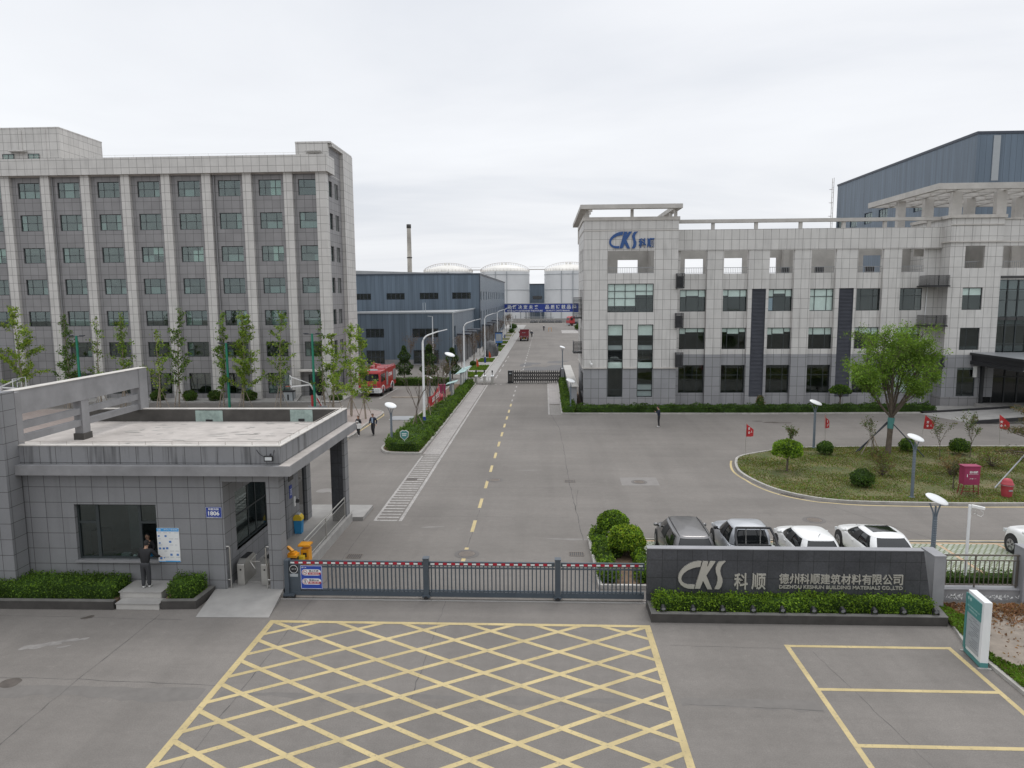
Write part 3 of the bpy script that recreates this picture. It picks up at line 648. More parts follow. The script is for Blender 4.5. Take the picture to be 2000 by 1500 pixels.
grate((-8.13, 29.2), .0, 'drain grate near the orange barrier machine inside the gate'); grate((1.36, 29.7), 0, 'drain grate beside the bed with the two round trees'); grate((1.5, 41.9), 0, 'drain grate out in the middle of the yard to the right of the centre dashes'); grate((-8.05, 42.2), 0, 'drain grate set across the white hatched strip'); grate((13.6, 39.0), -.75, 'long drain grate along the curved kerb of the lawn island', 9, .35, 1.3)

# ---- kerbs, pavements, beds
def kerb(mb, pts, w=.15, h=.13, z=0, closed=False):
    P = [Vector(p) for p in pts]; n = len(P); L, R = [], []
    for i in range(n):
        a = P[i-1] if (i or closed) else P[i]; c = P[(i+1) % n] if (i < n-1 or closed) else P[i]
        d1 = (P[i]-a).normalized() if (P[i]-a).length > 0 else (c-P[i]).normalized(); d2 = (c-P[i]).normalized() if (c-P[i]).length > 0 else d1
        m = Vector((-d1.y-d2.y, d1.x+d2.x)); m = m/m.length; k = w/2/max(.4, m.dot(Vector((-d1.y, d1.x)))); L.append(P[i]+m*k); R.append(P[i]-m*k)
    for i in range(n if closed else n-1):
        j = (i+1) % n
        mb.add([(*L[i],z),(*L[j],z),(*R[j],z),(*R[i],z),(*L[i],z+h),(*L[j],z+h),(*R[j],z+h),(*R[i],z+h)], [(4,5,6,7),(0,1,5,4),(2,3,7,6),(1,2,6,5),(3,0,4,7)])
    return mb
def spline(pts, n=6, closed=False):
    P = [Vector((*p, 0)) for p in pts]; N = len(P); out = []
    for i in range(N if closed else N-1):
        p0, p1, p2, p3 = (P[(i-1) % N] if closed or i else P[i]), P[i], P[(i+1) % N], (P[(i+2) % N] if closed or i < N-2 else P[(i+1) % N])
        for k in range(n):
            t = k/n; q = .5*((2*p1)+(p2-p0)*t+(2*p0-5*p1+4*p2-p3)*t*t+(3*p1-p0-3*p2+p3)*t**3); out.append((q.x, q.y))
    if not closed: out.append(pts[-1])
    return out
ISLAND = spline([(60,37.4),(30,37.42),(24.9,37.44),(21.8,37.37),(18.7,37.48),(16.0,37.72),(14.32,38.5),(13.11,39.87),(12.41,41.86),(12.12,44.3),(12.63,46.98),(13.4,48.5),(15.22,49.82),(17,50.75),(19.4,51.38),(23.3,51.6),(28.8,51.77),(34.2,51.84),(60,51.9)], 5)
k = MB(); kerb(k, ISLAND, .16, .14); struct('kerb_lawn_island', k, 'kerb_stone')
b = MB(); quadsheet(b, ISLAND, .10); struct('lawn', b, 'lawn')
off = [(x+(-.32 if x < 15 else 0), y+(-.33 if y < 42 else (.05 if y < 48 else .33))) for x, y in ISLAND[10:70]]
off = [(x, y) for x, y in off if y < 47.5]
b = MB()
for p, q in zip(off[:-1], off[1:]): strip(b, p, q, .13, .0045)
strip(b, (4.2,31.75), (30,31.9), .12, .0045); strip(b, (-15.4,54.0), (-15.05,65.6), .14, .0045); strip(b, (-15.05,65.6), (-15.5,67.4), .14, .0045); strip(b, (-18.2,48.5), (-15.4,54.0), .14, .0045)
struct('road_marking_kerb_lines', b, 'yellow_paint')
g = np.random.default_rng(5)
q = np.c_[g.uniform(12.2,40,150000), g.uniform(37.5,51.7,150000)]
ip = np.array(ISLAND); ins = np.zeros(len(q), bool)
for i in range(len(ip)):
    a, c = ip[i], ip[(i+1) % len(ip)]; cc = ((a[1] > q[:,1]) != (c[1] > q[:,1])) & (q[:,0] < (c[0]-a[0])*(q[:,1]-a[1])/((c[1]-a[1]) or 1e-9)+a[0]); ins ^= cc
q = q[ins]; dens = np.sin(q[:,0]*.9+1)*np.sin(q[:,1]*1.1+q[:,0]*.5)+g.normal(0,.6,len(q)); near = (np.abs(q[:,1]-51) < 1.0) | (q[:,1] < 38.6)
q = q[(dens > -.15) | near]
tag(leaves('grass', np.c_[q, g.uniform(.10,.145,len(q))], .075, ['grass_blade_dull','grass_blade_dry','grass_blade'], None, 3, [5,3,4], up=1.2), 'short patchy grass with dry straw-coloured spots on the lawn island', 'grass', kind='stuff')
# left side: pavement with the street trees, walk along the tall building
b = MB(); PAVL = spline([(-18.6,48.5),(-15.5,54),(-15.45,60),(-15.25,65.3),(-15.6,67.3),(-17.2,68.45),(-21,68.6),(-62,68.6)], 4)
b.prism(PAVL+[(-62,48.5)], 0, .12); struct('pavement_pink', b, 'paver_pink')
k = MB(); kerb(k, PAVL, .14, .15); struct('kerb_pink_pavement', k, 'kerb_stone')
b = MB(); b.box(-75, -21.45, 73.4, 76.6, 0, .14); b.box(-22.95, -21.45, 76.6, 90, 0, .14); struct('pavement_by_office', b, 'concrete')
# hatched footway and planter left of the road
k = MB(); BED = spline([(-11.55,53.2),(-11.85,51.6),(-11.65,50.2),(-10.9,49.3),(-8.75,49.12)], 4)+[(-8.66,60),(-8.66,89)]
kerb(k, BED+[(-11.6,89),(-11.75,70)], .16, .14, 0, True); struct('kerb_long_bed', k, 'kerb_stone')
b = MB(); quadsheet(b, BED+[(-11.6,89),(-11.75,70)], .10); struct('soil_long_bed', b, 'soil')
b = MB(); strip(b, (-7.95, 49.2), (-7.95, 88.8), 1.25, .0022); struct('pavement_strip', b, 'paver_path')
b = MB(); b.box(.5, 1.75, 72.5, 90.5, 0, .05); struct('pavement_ramp_strip', b, 'paver_path')
# beyond the inner gate: footway with small lawns
b = MB(); b.box(-8.6, -7.0, 92, 275, 0, .05); b.box(-14.2, -8.6, 100, 275, 0, .045); struct('pavement_far', b, 'concrete')
k = MB(); kerb(k, [(-8.5,95),(-8.6,170),(-9.7,246)], .2, .14, .0); struct('kerb_far', k, 'kerb_stone')
b = MB()
for y0, y1 in ((97,103),(106,113),(119.5,126),(143,150),(153,160),(166,174),(180,190),(196,206),(212,222)): b.box(-11.3, -8.75, y0, y1, 0, .11)
struct('lawn_strips', b, 'lawn')
pts = []
for i, (y0, y1) in enumerate(((97,103),(106,113),(119.5,126),(143,150),(153,160),(166,174))): k_ = 1500; pts.append(np.c_[g.uniform(-11.3,-8.75,k_), g.uniform(y0,y1,k_), g.uniform(.1,.2,k_)])
tag(leaves('grass', np.concatenate(pts), .22, ['grass_blade','grass_blade_dull'], None, 8, [3,1], up=1), 'bright green grass in the small verges beyond the inner gate', 'grass', kind='stuff')
# paver car park behind the sign wall
b = MB(); b.box(4.1, 30, 26.2, 31.55, 0, .02); struct('pavement_car_park', b, 'grass_paver')
b = MB()
for x in (9.3, 11.9, 14.5, 17.3, 19.9): strip(b, (x, 26.2), (x+.0, 31.5), .14, .024)
mat('bay_line', (.46,.33,.22), .85, var=.2, scale=3); strip(b, (4.1,31.42), (30,31.42), .16, .0255)
struct('road_marking_car_bays', b, 'bay_line')
k = MB(); kerb(k, [(4.1,31.62),(30,31.7)], .1, .05); struct('kerb_car_park', k, 'kerb_stone')
# verge on the right
b = MB(); VER = [(13.62,24.9),(13.5,23.3),(13.3,21.8),(13.25,19.5),(13.35,14),(13.4,10),(40,10),(40,25.1)]
quadsheet(b, VER, .06); struct('ground_verge', b, 'dry_earth')
k = MB(); kerb(k, [(13.55,23.2),(13.2,21.9),(13.22,19.4),(13.3,10)], .14, .11); struct('kerb_verge', k, 'kerb_stone')
n = 26000; yy = g.uniform(12,24.6,n); u = np.abs(g.normal(0,.55,n)); xx = 13.25+.02+u+np.clip((yy-21.7)*.13,0,.4)
kk = (u < .25+.5*(np.sin(yy*1.7)+1)*.6+.35*(yy < 20.5)); P = np.c_[xx, yy, g.uniform(.07,.20,n)][kk]
tag(leaves('grass', P, .10, ['grass_blade','leaf_hedge_light','grass_blade_dull'], None, 9, [5,1,2], up=1.1), 'fresh green grass along the kerb behind the teal pylon sign', 'grass', kind='stuff')
n = 5200; xx = g.uniform(13.6,22,n); yy = 24.9-np.abs(g.normal(0,.75,n))-(xx < 14.6)*0; P = np.c_[xx, yy, g.uniform(.065,.14,n)]
tag(leaves('fallen_leaves', P, .11, ['leaf_fallen','leaf_fallen_dark','leaf_dry'], None, 10, [4,3,2]), 'brown fallen leaves heaped along the foot of the boundary fence', 'fallen leaves', kind='stuff')
n = 700; P = np.c_[g.uniform(14,20,n), g.uniform(17,23.6,n), np.full(n,.07)]
tag(leaves('fallen_leaves', P, .09, ['leaf_fallen','leaf_fallen_dark','leaf_dry'], None, 11, [2,3,2]), 'loose fallen leaves scattered over the bare earth of the verge', 'fallen leaves', kind='stuff')

# ================================================================== BUILDINGS
def wall_holes(mb, u0, u1, z0, z1, holes, at, depth, plane='y-', mi=0, ri=None):
    """wall panel in a plane with open rectangular holes and their reveals"""
    ri = mi if ri is None else ri
    hs = [(max(a,u0), min(b,u1), max(c,z0), min(d,z1), a, b, c, d) for a, b, c, d in holes if a < u1 and b > u0 and c < z1 and d > z0]
    us = sorted({u0, u1, *[h[0] for h in hs], *[h[1] for h in hs]}); zs = sorted({z0, z1, *[h[2] for h in hs], *[h[3] for h in hs]})
    sg = {'y-': 1, 'x+': -1, 'x-': 1, 'y+': -1}[plane]
    F = (lambda u, z, d: (u, at+sg*d, z)) if plane[0] == 'y' else (lambda u, z, d: (at+sg*d, u, z))
    for a, b in zip(us[:-1], us[1:]):
        for c, d in zip(zs[:-1], zs[1:]):
            if any(h[0] <= (a+b)/2 <= h[1] and h[2] <= (c+d)/2 <= h[3] for h in hs): continue
            mb.add([F(a,c,0),F(b,c,0),F(b,d,0),F(a,d,0)], [(0,1,2,3)], mi)
    for a, b, c, d, oa, ob, oc, od in hs:
        if a == oa: mb.add([F(a,c,0),F(a,d,0),F(a,d,depth),F(a,c,depth)], [(0,1,2,3)], ri)
        if b == ob: mb.add([F(b,c,0),F(b,d,0),F(b,d,depth),F(b,c,depth)], [(3,2,1,0)], ri)
        if c == oc: mb.add([F(a,c,0),F(b,c,0),F(b,c,depth),F(a,c,depth)], [(3,2,1,0)], ri)
        if d == od: mb.add([F(a,d,0),F(b,d,0),F(b,d,depth),F(a,d,depth)], [(0,1,2,3)], ri)
    return mb
_wc = {}
def window(parent, u, z, w, h, at, plane='y-', vs=(), hs=(), blinds=(), frame='frame_green', gl='window_glass', fw=.06, sill=None, name='window', topvs=None, label=None):
    """framed window filling an opening; glass panes and blinds or sashes are its sub-parts"""
    key = (round(w,3), round(h,3), tuple(vs), tuple(hs), frame, fw, sill, topvs)
    if key not in _wc:
        m = MB(); d = .06
        m.box(0, w, -d, 0, 0, fw); m.box(0, w, -d, 0, h-fw, h); m.box(0, fw, -d, 0, fw, h-fw); m.box(w-fw, w, -d, 0, fw, h-fw)
        for f in hs: m.box(fw, w-fw, -d+.004, -.002, f*h-fw*.45, f*h+fw*.45)
        for f in vs: m.box(f*w-fw*.45, f*w+fw*.45, -d+.007, -.004, fw, h-fw)
        if topvs:
            for f in topvs: m.box(f*w-fw*.45, f*w+fw*.45, -d+.007, -.004, hs[0]*h, h-fw)
        if sill: m.box(-.04, w+.04, -d-sill, -d-.004, -.05, .0, 1)
        o = m.build(name, [frame, 'coping']); fr = o.data; bpy.data.objects.remove(o)
        pm = MB(); pm.box(fw, w-fw, -.034, -.028, fw, h-fw); o = pm.build('pane', gl); pn = o.data; bpy.data.objects.remove(o)
        _wc[key] = (fr, {gl: pn})
    fr, pn = _wc[key]
    if gl not in pn: pm = MB(); pm.box(fw, w-fw, -.034, -.028, fw, h-fw); o = pm.build('pane', gl); pn[gl] = o.data; bpy.data.objects.remove(o)
    o = link(name, fr, parent)
    rz = {'y-': 0, 'x+': PI/2, 'x-': -PI/2, 'y+': PI}[plane]
    o.location = {'y-': (u, at, z), 'x+': (at, u, z), 'x-': (at, u+w, z), 'y+': (u+w, at, z)}[plane]; o.rotation_euler = (0,0,rz)
    _link('pane', pn[gl], o)
    for a, b, c, d, m_ in blinds:
        bm_ = MB(); bm_.box(a*w+fw*.3, b*w-fw*.3, .02, .03, c*h, d*h); bl = bm_.build('blind_or_sash', m_); bl.parent = o
    if label: o['label'] = label
    return o

# ---------------- tall office block on the left
L_ = place('office_building', 'tall grey stone-clad office block with pale pilasters and seven rows of windows', 'building', (-42, 81, 0))
XR, YF, YB = -22.95, 76.25, 86.0
rows = [(.63,2.9),(4.69,6.3),(8.06,9.7),(11.47,13.14),(14.87,16.5),(18.28,19.98),(21.70,23.35)]
cols = [(-25.85,-23.93)]+[(-30.08-4.37*k, -27.68-4.37*k) for k in range(9)]
hol = [(a, b, c, d) for a, b in cols for c, d in rows]
hol = [h for h in hol if not (h[0] > -26 and h[2] < 1)]+[(-25.6,-24.05,.14,2.72)]
hol = [h for h in hol if not (h[0] < -56 and h[2] < 5 and h[0] > -62)]
m = MB(); wall_holes(m, -78, XR, 0, 24.05, hol, YF, .22)
side = [(77.45,78.65),(79.6,80.95)]
sh = [(a, b, c, d) for a, b in side for c, d in rows]
wall_holes(m, YF, 82.0, 0, 24.05, sh, XR, .22, 'x+'); m.add([(XR,82,0),(XR,YB,0),(XR,YB,24),(XR,82,24)], [(0,1,2,3)]); m.add([(-78,YB,0),(XR,YB,0),(XR,YB,24),(-78,YB,24)], [(0,1,2,3)])
m.build('wall', 'dark_stone', L_)
for k in range(-1, 13):
    m = MB(); a = -27.27-4.37*k
    if k == -1: m.box(-23.85, -22.78, 75.85, 76.75, 0, 24.0)
    else: m.box(a, a+.93, 75.85, YF-.003, 0, 24.0)
    m.build('pilaster', 'light_stone', L_)
m = MB(); m.box(-78, -22.5, 75.5, 75.9, 24.0, 25.72); m.box(-22.9, -22.5, 75.9, 78.25, 24.0, 25.72); m.box(-78, -22.9, 75.9, 76.3, 24.02, 24.2); m.box(-78,-22.9,YB-.3,YB,24.0,25.4); m.build('parapet', 'light_stone', L_)
m = MB(); m.box(-78, -22.98, 75.95, YB, 23.9, 24.02); m.build('roof', 'roof_screed', L_)
m = MB(); m.box(-26.4, XR+.003, 77.5, 85.8, 24.03, 27.25); m.box(-26.43, -22.6, 77.47, 85.83, 27.25, 27.42); m.box(-23.4, -22.55, 81.95, 85.9, 0, 27.25, 0); m.box(-23.2,-22.56, 77.9,81.95,26.95,27.24); m.box(-25.2,-23.6,76.95,77.5,26.3,26.42); m.build('stair_tower', 'light_stone', L_)
m = MB(); m.box(-22.948, -22.94, 77.9, 81.9, 24.1, 26.9); m.build('stair_recess', 'dark_stone', L_)
m = MB(); m.box(-25.0, -23.9, 77.44, 77.495, 25.0, 26.1); m.build('tower_door', 'frame_green', L_)
m = MB(); m.box(-78, -52.8, 78.5, 86.2, 24.03, 29.5); m.box(-78,-52.77,78.47,86.23,29.5,29.62); m.box(-58.3,-56.5,77.9,78.5,27.0,27.15); m.box(-54.35,-54.28,78.44,78.5,25.6,29.4); m.box(-57.06,-57.0,78.42,78.5,25.6,29.4,0); m.build('penthouse', 'light_stone', L_)
for x in (-56.4, -59.3): window(L_, x, 26.1, 1.25 if x > -57 else 1.3, .72, 78.45, vs=(.5,), frame='frame_green')
m = MB()
for z in (.0, 3.8, 7.2, 10.6, 14.0, 17.4, 20.8): m.box(-78, XR-.05, YF+.25, YB-.1, z+.02, z+.22)
m.box(-78, XR-.05, 80.2, 80.4, .1, 24); m.box(-78,XR-.05,YF+.2,YB-.1,23.7,23.88)
for k in range(13): m.box(-26.85-4.37*k, -26.7-4.37*k, YF+.25, 80.2, .1, 24)
m.build('interior', 'interior', L_)
rr = random.Random(4)
for ci, (a, b) in enumerate(cols):
    for ri, (c, d) in enumerate(rows):
        if (ri == 0 and ci == 0) or (ci == 8 and ri < 2): continue
        bl = []
        for p_, q_ in ((0,.27),(.27,.73),(.73,1)):
            if rr.random() < .34: bl.append((p_, q_, 0, rr.choice((.5,.5,.42,1)), 'panel_grey'))
        if rr.random() < .3: bl.append((.2, rr.uniform(.5,.9), rr.uniform(.6,.75), 1, 'dark_render'))
        if rr.random() < .12: bl.append((.5, 1, .0, 1, 'blind_or_sash'))
        gr = ri == 0
        window(L_, a, c, b-a, d-c, YF+.2, vs=(.27,.73) if ci and not gr else ((.33,.7) if gr else ()), hs=(.42,) if gr else (.5,), topvs=(.31,) if ci == 0 else None, sill=.10, blinds=bl)
for a, b in side:
    for c, d in rows: window(L_, a, c, b-a, d-c, XR-.2, 'x+', hs=(.42,), sill=.08, vs=())
dn = MB(); dn.box(-25.6, -24.05, YF+.14, YF+.2, .14, 2.72); dn.box(-25.5,-24.86,YF+.12,YF+.14,.2,2.2,1); dn.box(-24.79,-24.15,YF+.12,YF+.14,.2,2.2,1); dn.box(-25.5,-24.15,YF+.12,YF+.14,2.28,2.66,1); d_ = dn.build('door', ['frame_green','car_glass'], L_)
h_ = MB(); h_.box(-24.93,-24.9,YF+.07,YF+.11,.95,1.35); h_.box(-24.76,-24.73,YF+.07,YF+.11,.95,1.35); ho = h_.build('handle','steel'); ho.parent = d_; ho.matrix_parent_inverse = Matrix()
m = MB(); m.box(-26.3, -23.87, 74.6, 76.24, 3.18, 3.32); m.build('door_canopy', 'coping', L_)
m = MB()
for i in range(3): m.box(-26.0+.0*i, -23.7, 74.2+.33*i, 75.8, .14+.11*i, .25+.11*i)
m.extrude([(73.6,.14),(75.5,.14),(75.5,.75)], 'x', -26.5, -26.1); m.build('door_steps', 'concrete', L_)
for x in (-52.4, -34.82): m = MB(); m.tube([(x,76.1,0),(x,76.1,23.95)], .06, 8); m.build('downpipe', 'render_grey', L_)
m = MB(); m.box(-66,-57.9,73.6,76.2,4.6,5.5); m.box(-58.5,-57.9,73.6,76.2,.14,4.6); m.box(-66,-58.5,75.9,76.2,.14,4.6,1); m.build('entrance_porch', ['dark_stone','interior_dark'], L_)
m = MB(); m.tube([(-77,75.62,25.95),(-22.7,75.62,25.95)], .012, 5)
for k in range(28): m.tube([(-77+2*k,75.62,25.7),(-77+2*k,75.62,25.97)], .012, 5)
m.build('lightning_wire', 'steel', L_)

# ---------------- company office on the right
R_ = place('headquarters_building', 'wide four-storey office with pale stone panels, open roof beams and blue company lettering', 'building', (20, 74, 0))
YL, YP, YW, YX = 70.2, 72.0, 72.35, 70.6
ST, BS = 'light_stone_office', 'base_stone_office'
lh = [(6.11,10.53,9.37,12.11),(6.15,7.64,1.07,8.18),(9.04,10.56,1.07,8.18)]
m = MB(); wall_holes(m, 3.78, 12.8, 4.0, 18.1, lh+[(6.08,10.52,13.1,15.25)], YL, .25); wall_holes(m, YL, 80.2, 4.0, 18.1, [(74.4,76.0,z,z+2.3) for z in (5.3,9.3,13.3)]+[(72.2,73.0,z,z+2.3) for z in (5.3,9.3,13.3)], 3.78, .3, 'x-')
m.add([(12.8,YL,4),(12.8,YW,4),(12.8,YW,18.1),(12.8,YL,18.1)], [(0,1,2,3)]); m.add([(3.78,80.2,4),(12.8,80.2,4),(12.8,80.2,12.9),(3.78,80.2,12.9)], [(0,1,2,3)])
m.build('wall', ST, R_)
m = MB(); wall_holes(m, 3.83, 12.8, 0, 3.88, lh, YL+.05, .2); wall_holes(m, YL+.05, 80.2, 0, 3.88, [(71.4,76.5,.9,3.3)], 3.83, .25, 'x-'); m.add([(12.8,YL+.05,0),(12.8,YW,0),(12.8,YW,3.88),(12.8,YL+.05,3.88)], [(0,1,2,3)]); m.build('base_wall', BS, R_)
m = MB()
for x0, x1 in ((3.7,6.12),(7.67,9.01),(10.59,13.0)): m.box(x0, x1, YL-.08, YL+.25, 3.88, 4.0)
m.box(3.7,3.95,YL+.25,80.2,3.88,4.0); m.build('string_course', 'coping', R_)
m = MB(); m.box(3.68,12.9,YL-.1,YL+.4,18.1,18.42); m.box(3.68,4.08,YL+.4,80.3,18.1,18.42); m.box(12.4,12.9,YL+.4,80.3,18.1,18.42); m.box(3.68,12.9,80.3,80.6,16.6,18.42)
m.box(3.74,12.84,YL-.04,YL-.001,17.12,17.2); m.box(3.74,3.779,YL-.001,80.2,17.12,17.2); m.build('cornice', 'coping', R_)
m = MB(); m.box(3.42,13.0,69.4,70.15,19.12,19.52); m.box(3.42,4.1,70.15,88,19.12,19.52); m.box(12.3,13.0,70.15,80.6,19.12,19.52)
for k in range(7): m.box(4.1,4.7,71.8+2.35*k,72.1+2.35*k,19.14,19.4)
for x in (4.1, 8.37, 12.5): m.box(x-.14,x+.14,70.2,70.5,18.42,19.12)
for y in (74,78): m.box(3.9,4.08,y,y+.3,18.42,19.12)
m.box(12.35,12.65,73,73.3,18.42,19.12); m.build('roof_frame', 'beam_concrete', R_)
# main range
W = [(13.43,15.96),(17.57,20.0),(22.0,24.4),(26.0,28.4),(30.45,32.9),(34.6,36.9)]
lev = [(1.2,4.0),(5.6,7.72),(9.35,11.5)]
wh_ = [(a,b,c,d) for a,b in W for c,d in lev]; th = [(a,b,13.06,15.4) for a,b in W]
m = MB(); wall_holes(m, 12.8, 38.35, 5.1, 15.3, wh_+th, YW, .2); m.build('wall', ST, R_)
m = MB(); wall_holes(m, 12.8, 38.35, 0, 5.1, wh_, YW, .2); m.build('base_wall', BS, R_)
for a, b in ((15.96,17.57),(24.4,26.0),(32.9,34.6)):
    m = MB(); m.box(a, b, YP, YW-.004, 5.1, 15.3); m.build('pier', ST, R_); m = MB(); m.box(a, b, YP, YW-.004, 0, 5.1); m.build('base_pier', BS, R_)
for a, b in ((20.0,22.0),(28.4,30.45)):
    m = MB(); m.box(a, b, YP, YW-.004, 11.55, 15.3); m.box(a, a+.38, YP, YW-.004, 5.1, 11.55); m.box(b-.26, b, YP, YW-.004, 5.1, 11.55); m.build('pier', ST, R_)
    m = MB(); m.box(a, a+.38, YP, YW-.004, 0, 5.1); m.box(b-.26, b, YP, YW-.004, 0, 5.1); m.box(a+.38,b-.26,YP,YW-.004,0,.85); m.build('base_pier', BS, R_)
    m = MB(); z = .9
    while z < 11.45: m.extrude([(YP+.06,z),(YP+.16,z+.09),(YP+.18,z+.075),(YP+.08,z-.015)], 'x', a+.42, b-.3); z += .135
    m.box(a+.38,a+.43,YP+.04,YP+.2,.85,11.55); m.box(b-.31,b-.26,YP+.04,YP+.2,.85,11.55); m.box(a+.43,b-.31,YP+.22,YP+.25,.85,11.55); m.build('louvre_panel', 'louvre', R_)
m = MB(); m.box(12.81, 38.36, YP-.06, YP+.35, 15.3, 17.32); m.build('parapet', ST, R_)
m = MB(); m.box(12.91, 38.0, YP-.12, YP+.4, 17.95, 18.27)
for x in (16.45, 20.6, 24.85, 28.95, 32.85, 37.0): m.box(x-.15,x+.15,YP,YP+.3,17.32,17.95)
m.build('roof_rail_beam', 'beam_concrete', R_)
m = MB(); m.box(3.9, 12.75, YL+.3, 80, 12.75, 12.95); m.box(12.85, 38.3, YW+.3, 80, 12.75, 12.95); m.build('terrace_floor', 'concrete', R_)
m = MB(); bk = [(7.82,9.97,12.95,14.75),(14.93,16.9,12.95,14.8),(19.05,21.0,12.95,14.85),(23.72,24.55,12.95,14.85),(33.5,35.4,12.95,15.0)]
wall_holes(m, 3.9, 38.4, 12.9, 16.9, bk, 78, .3); m.build('terrace_wall', 'pale_concrete', R_)
for q in ((11.0,11.25,YL+.5,77.99,12.95,16.5),(25.0,25.6,77.2,77.9,12.95,16.6),(36.3,38.3,73.2,73.4,14.6,15.3)): m = MB(); m.box(*q); m.build('terrace_pier', 'pale_concrete', R_)
m = MB()
for a, b, y in [(6.08,10.52,YL+.12)]+[(a,b,YW+.1) for a,b in W]:
    m.box(a, b, y-.02, y+.02, 13.62, 13.67); m.box(a, b, y-.02, y+.02, 13.12, 13.15)
    for k in range(int((b-a)/.17)): x = a+.17*(k+.5); m.box(x-.012,x+.012,y-.012,y+.012,13.1,13.62)
m.build('terrace_railing', 'grey_metal', R_)
m = MB()
for a, b, y in ((24.6,25.3,76.2),(28.0,28.8,76.2),(33.0,33.8,76.0),(35.4,36.1,76)):
    m.box(a, b, y, y+.35, 12.97, 13.75)
m.build('air_conditioner', 'black_metal', R_)
RI = MB()
for z in (.0, 4.45, 8.4, 12.3): RI.box(4.0, 38.2, YW+.35, 79.8, z+.02, z+.3)
for z in (8.4, 12.3): RI.box(4.0, 12.7, YL+.35, YW+.35, z+.02, z+.3)
RI.box(4.0, 38.2, 76.4, 76.6, .2, 12.6)
for x in (12.75, 16.8, 21, 25.2, 29.4, 33.8): RI.box(x-.08, x+.08, YW+.4, 76.4, .2, 12.5)
RI.box(38.6,50,74,74.2,.1,12.8)
for z in (4.45, 8.4, 12.35): RI.box(38.6,50,YX+.4,74,z,z+.25)
RI.build('interior', 'interior_dark', R_)
B = 'blind_or_sash'
window(R_, 6.11, 9.37, 4.42, 2.74, YL+.22, vs=(.155,.385,.61,.845), hs=(.49,.74), gl='office_glass', blinds=[(0,.155,.22,1,B),(.155,.385,.22,1,B),(.385,.61,.22,1,B),(.61,.845,.60,1,B),(.845,1,.60,1,B)])
for x, w, lo in ((6.15,1.49,False),(9.04,1.52,True)):
    bl = [(0,1,.852,1,B),(0,1,.655,.715,'panel_grey'),(0,1,.40,.48,B)]+([(0,1,.10,.175,'panel_grey'),(0,1,.012,.08,'panel_grey')] if lo else [])  # upper grey strip is an open sash, painted pale instead of reflecting glass
    window(R_, x, 1.07, w, 7.11, YL+.22, hs=(.845,.765,.725,.645,.52,.395)+((.18,.092) if lo else (.10,)), gl='office_glass', blinds=bl, fw=.07)
    mm_ = MB()
    for k in range(9): mm_.box(x+.12+.15*k, x+.145+.15*k, YL+.45, YL+.47, 4.7, 5.65)
    mm_.box(x+.08,x+w-.08,YL+.44,YL+.48,5.62,5.67); mm_.build('inner_railing', 'dark_metal', R_)
rb = random.Random(12)
for wi, (a, b) in enumerate(W):
    for li, (c, d) in enumerate(lev):
        w, h = b-a, d-c; hz = .66 if li else .64
        vs = (.25,.73); bl = []
        full = (wi, li) in ((3,2),(5,0))
        for j, (p, q_) in enumerate(((0,.25),(.25,.73),(.73,1))):
            t_ = (.02 if full else (rb.choice((.66,.66,.8,.72)) if li and not (wi in (4,5) and li == 2) else 1.1))
            if t_ < 1: bl.append((p, q_, t_, 1, B))
        if (wi, li) == (2,2): bl.append((0,.25,.02,.6,'cloth_blue'))
        window(R_, a, c, w, h, YW+.17, vs=vs, hs=(hz,), gl='office_glass', blinds=bl, sill=.06)
for x0, x1, z0, z1, y in ((12.62,13.38,11.7,13.06,69.8),(12.6,13.36,7.93,9.28,69.8),(12.68,13.4,4.15,5.48,69.8),):
    m = MB(); z = z0
    while z < z1-.05: m.extrude([(y,z),(y+.05,z+.07),(y+.06,z+.06),(y+.01,z-.01)], 'x', x0+.04, x1); z += .115
    for q_ in (x0, (x0+x1)/2+.12, x1-.04): m.box(q_, q_+.045, y-.01, y+.08, z0, z1)
    m.box(x0,x0+.03,y+.08,y+1.0,z0,z1); m.box(x0,x1,y+.0,y+1.9,z0-.08,z0); m.box(x0+.1,x1-.05,y+.3,y+.8,z0,z1-.3); m.build('louvred_box', 'black_metal', R_)
for y0, z0, z1 in ((72.5,8.8,10.85),(72.3,5.3,6.4)):
    m = MB(); z = z0
    while z < z1: m.box(2.95,2.99,y0,y0+2.6,z,z+.07); m.box(2.95,3.78,y0,y0+.04,z,z+.07); z += .13
    m.box(2.9,3.78,y0,y0+2.7,z0-.08,z0); m.build('louvred_box', 'black_metal', R_)
for z0 in (11.72, 7.95, 4.1):
    m = MB(); z = z0
    while z < z0+.9: m.box(36.35,38.2,70.05,70.09,z,z+.06); m.box(38.16,38.2,70.05,70.7,z,z+.06); m.box(36.35,36.39,70.05,72,z,z+.06); z += .1
    m.box(37.15,37.2,70.02,70.1,z0,z0+.95); m.box(36.3,38.25,70.0,72.3,z0-.13,z0); m.build('louvred_box', 'black_metal', R_)
m = MB(); m.tube([(37.3,72.2,12),(37.2,72.2,8.8),(37.3,72.25,.3)], .05, 6); m.build('downpipe', 'white_metal', R_)
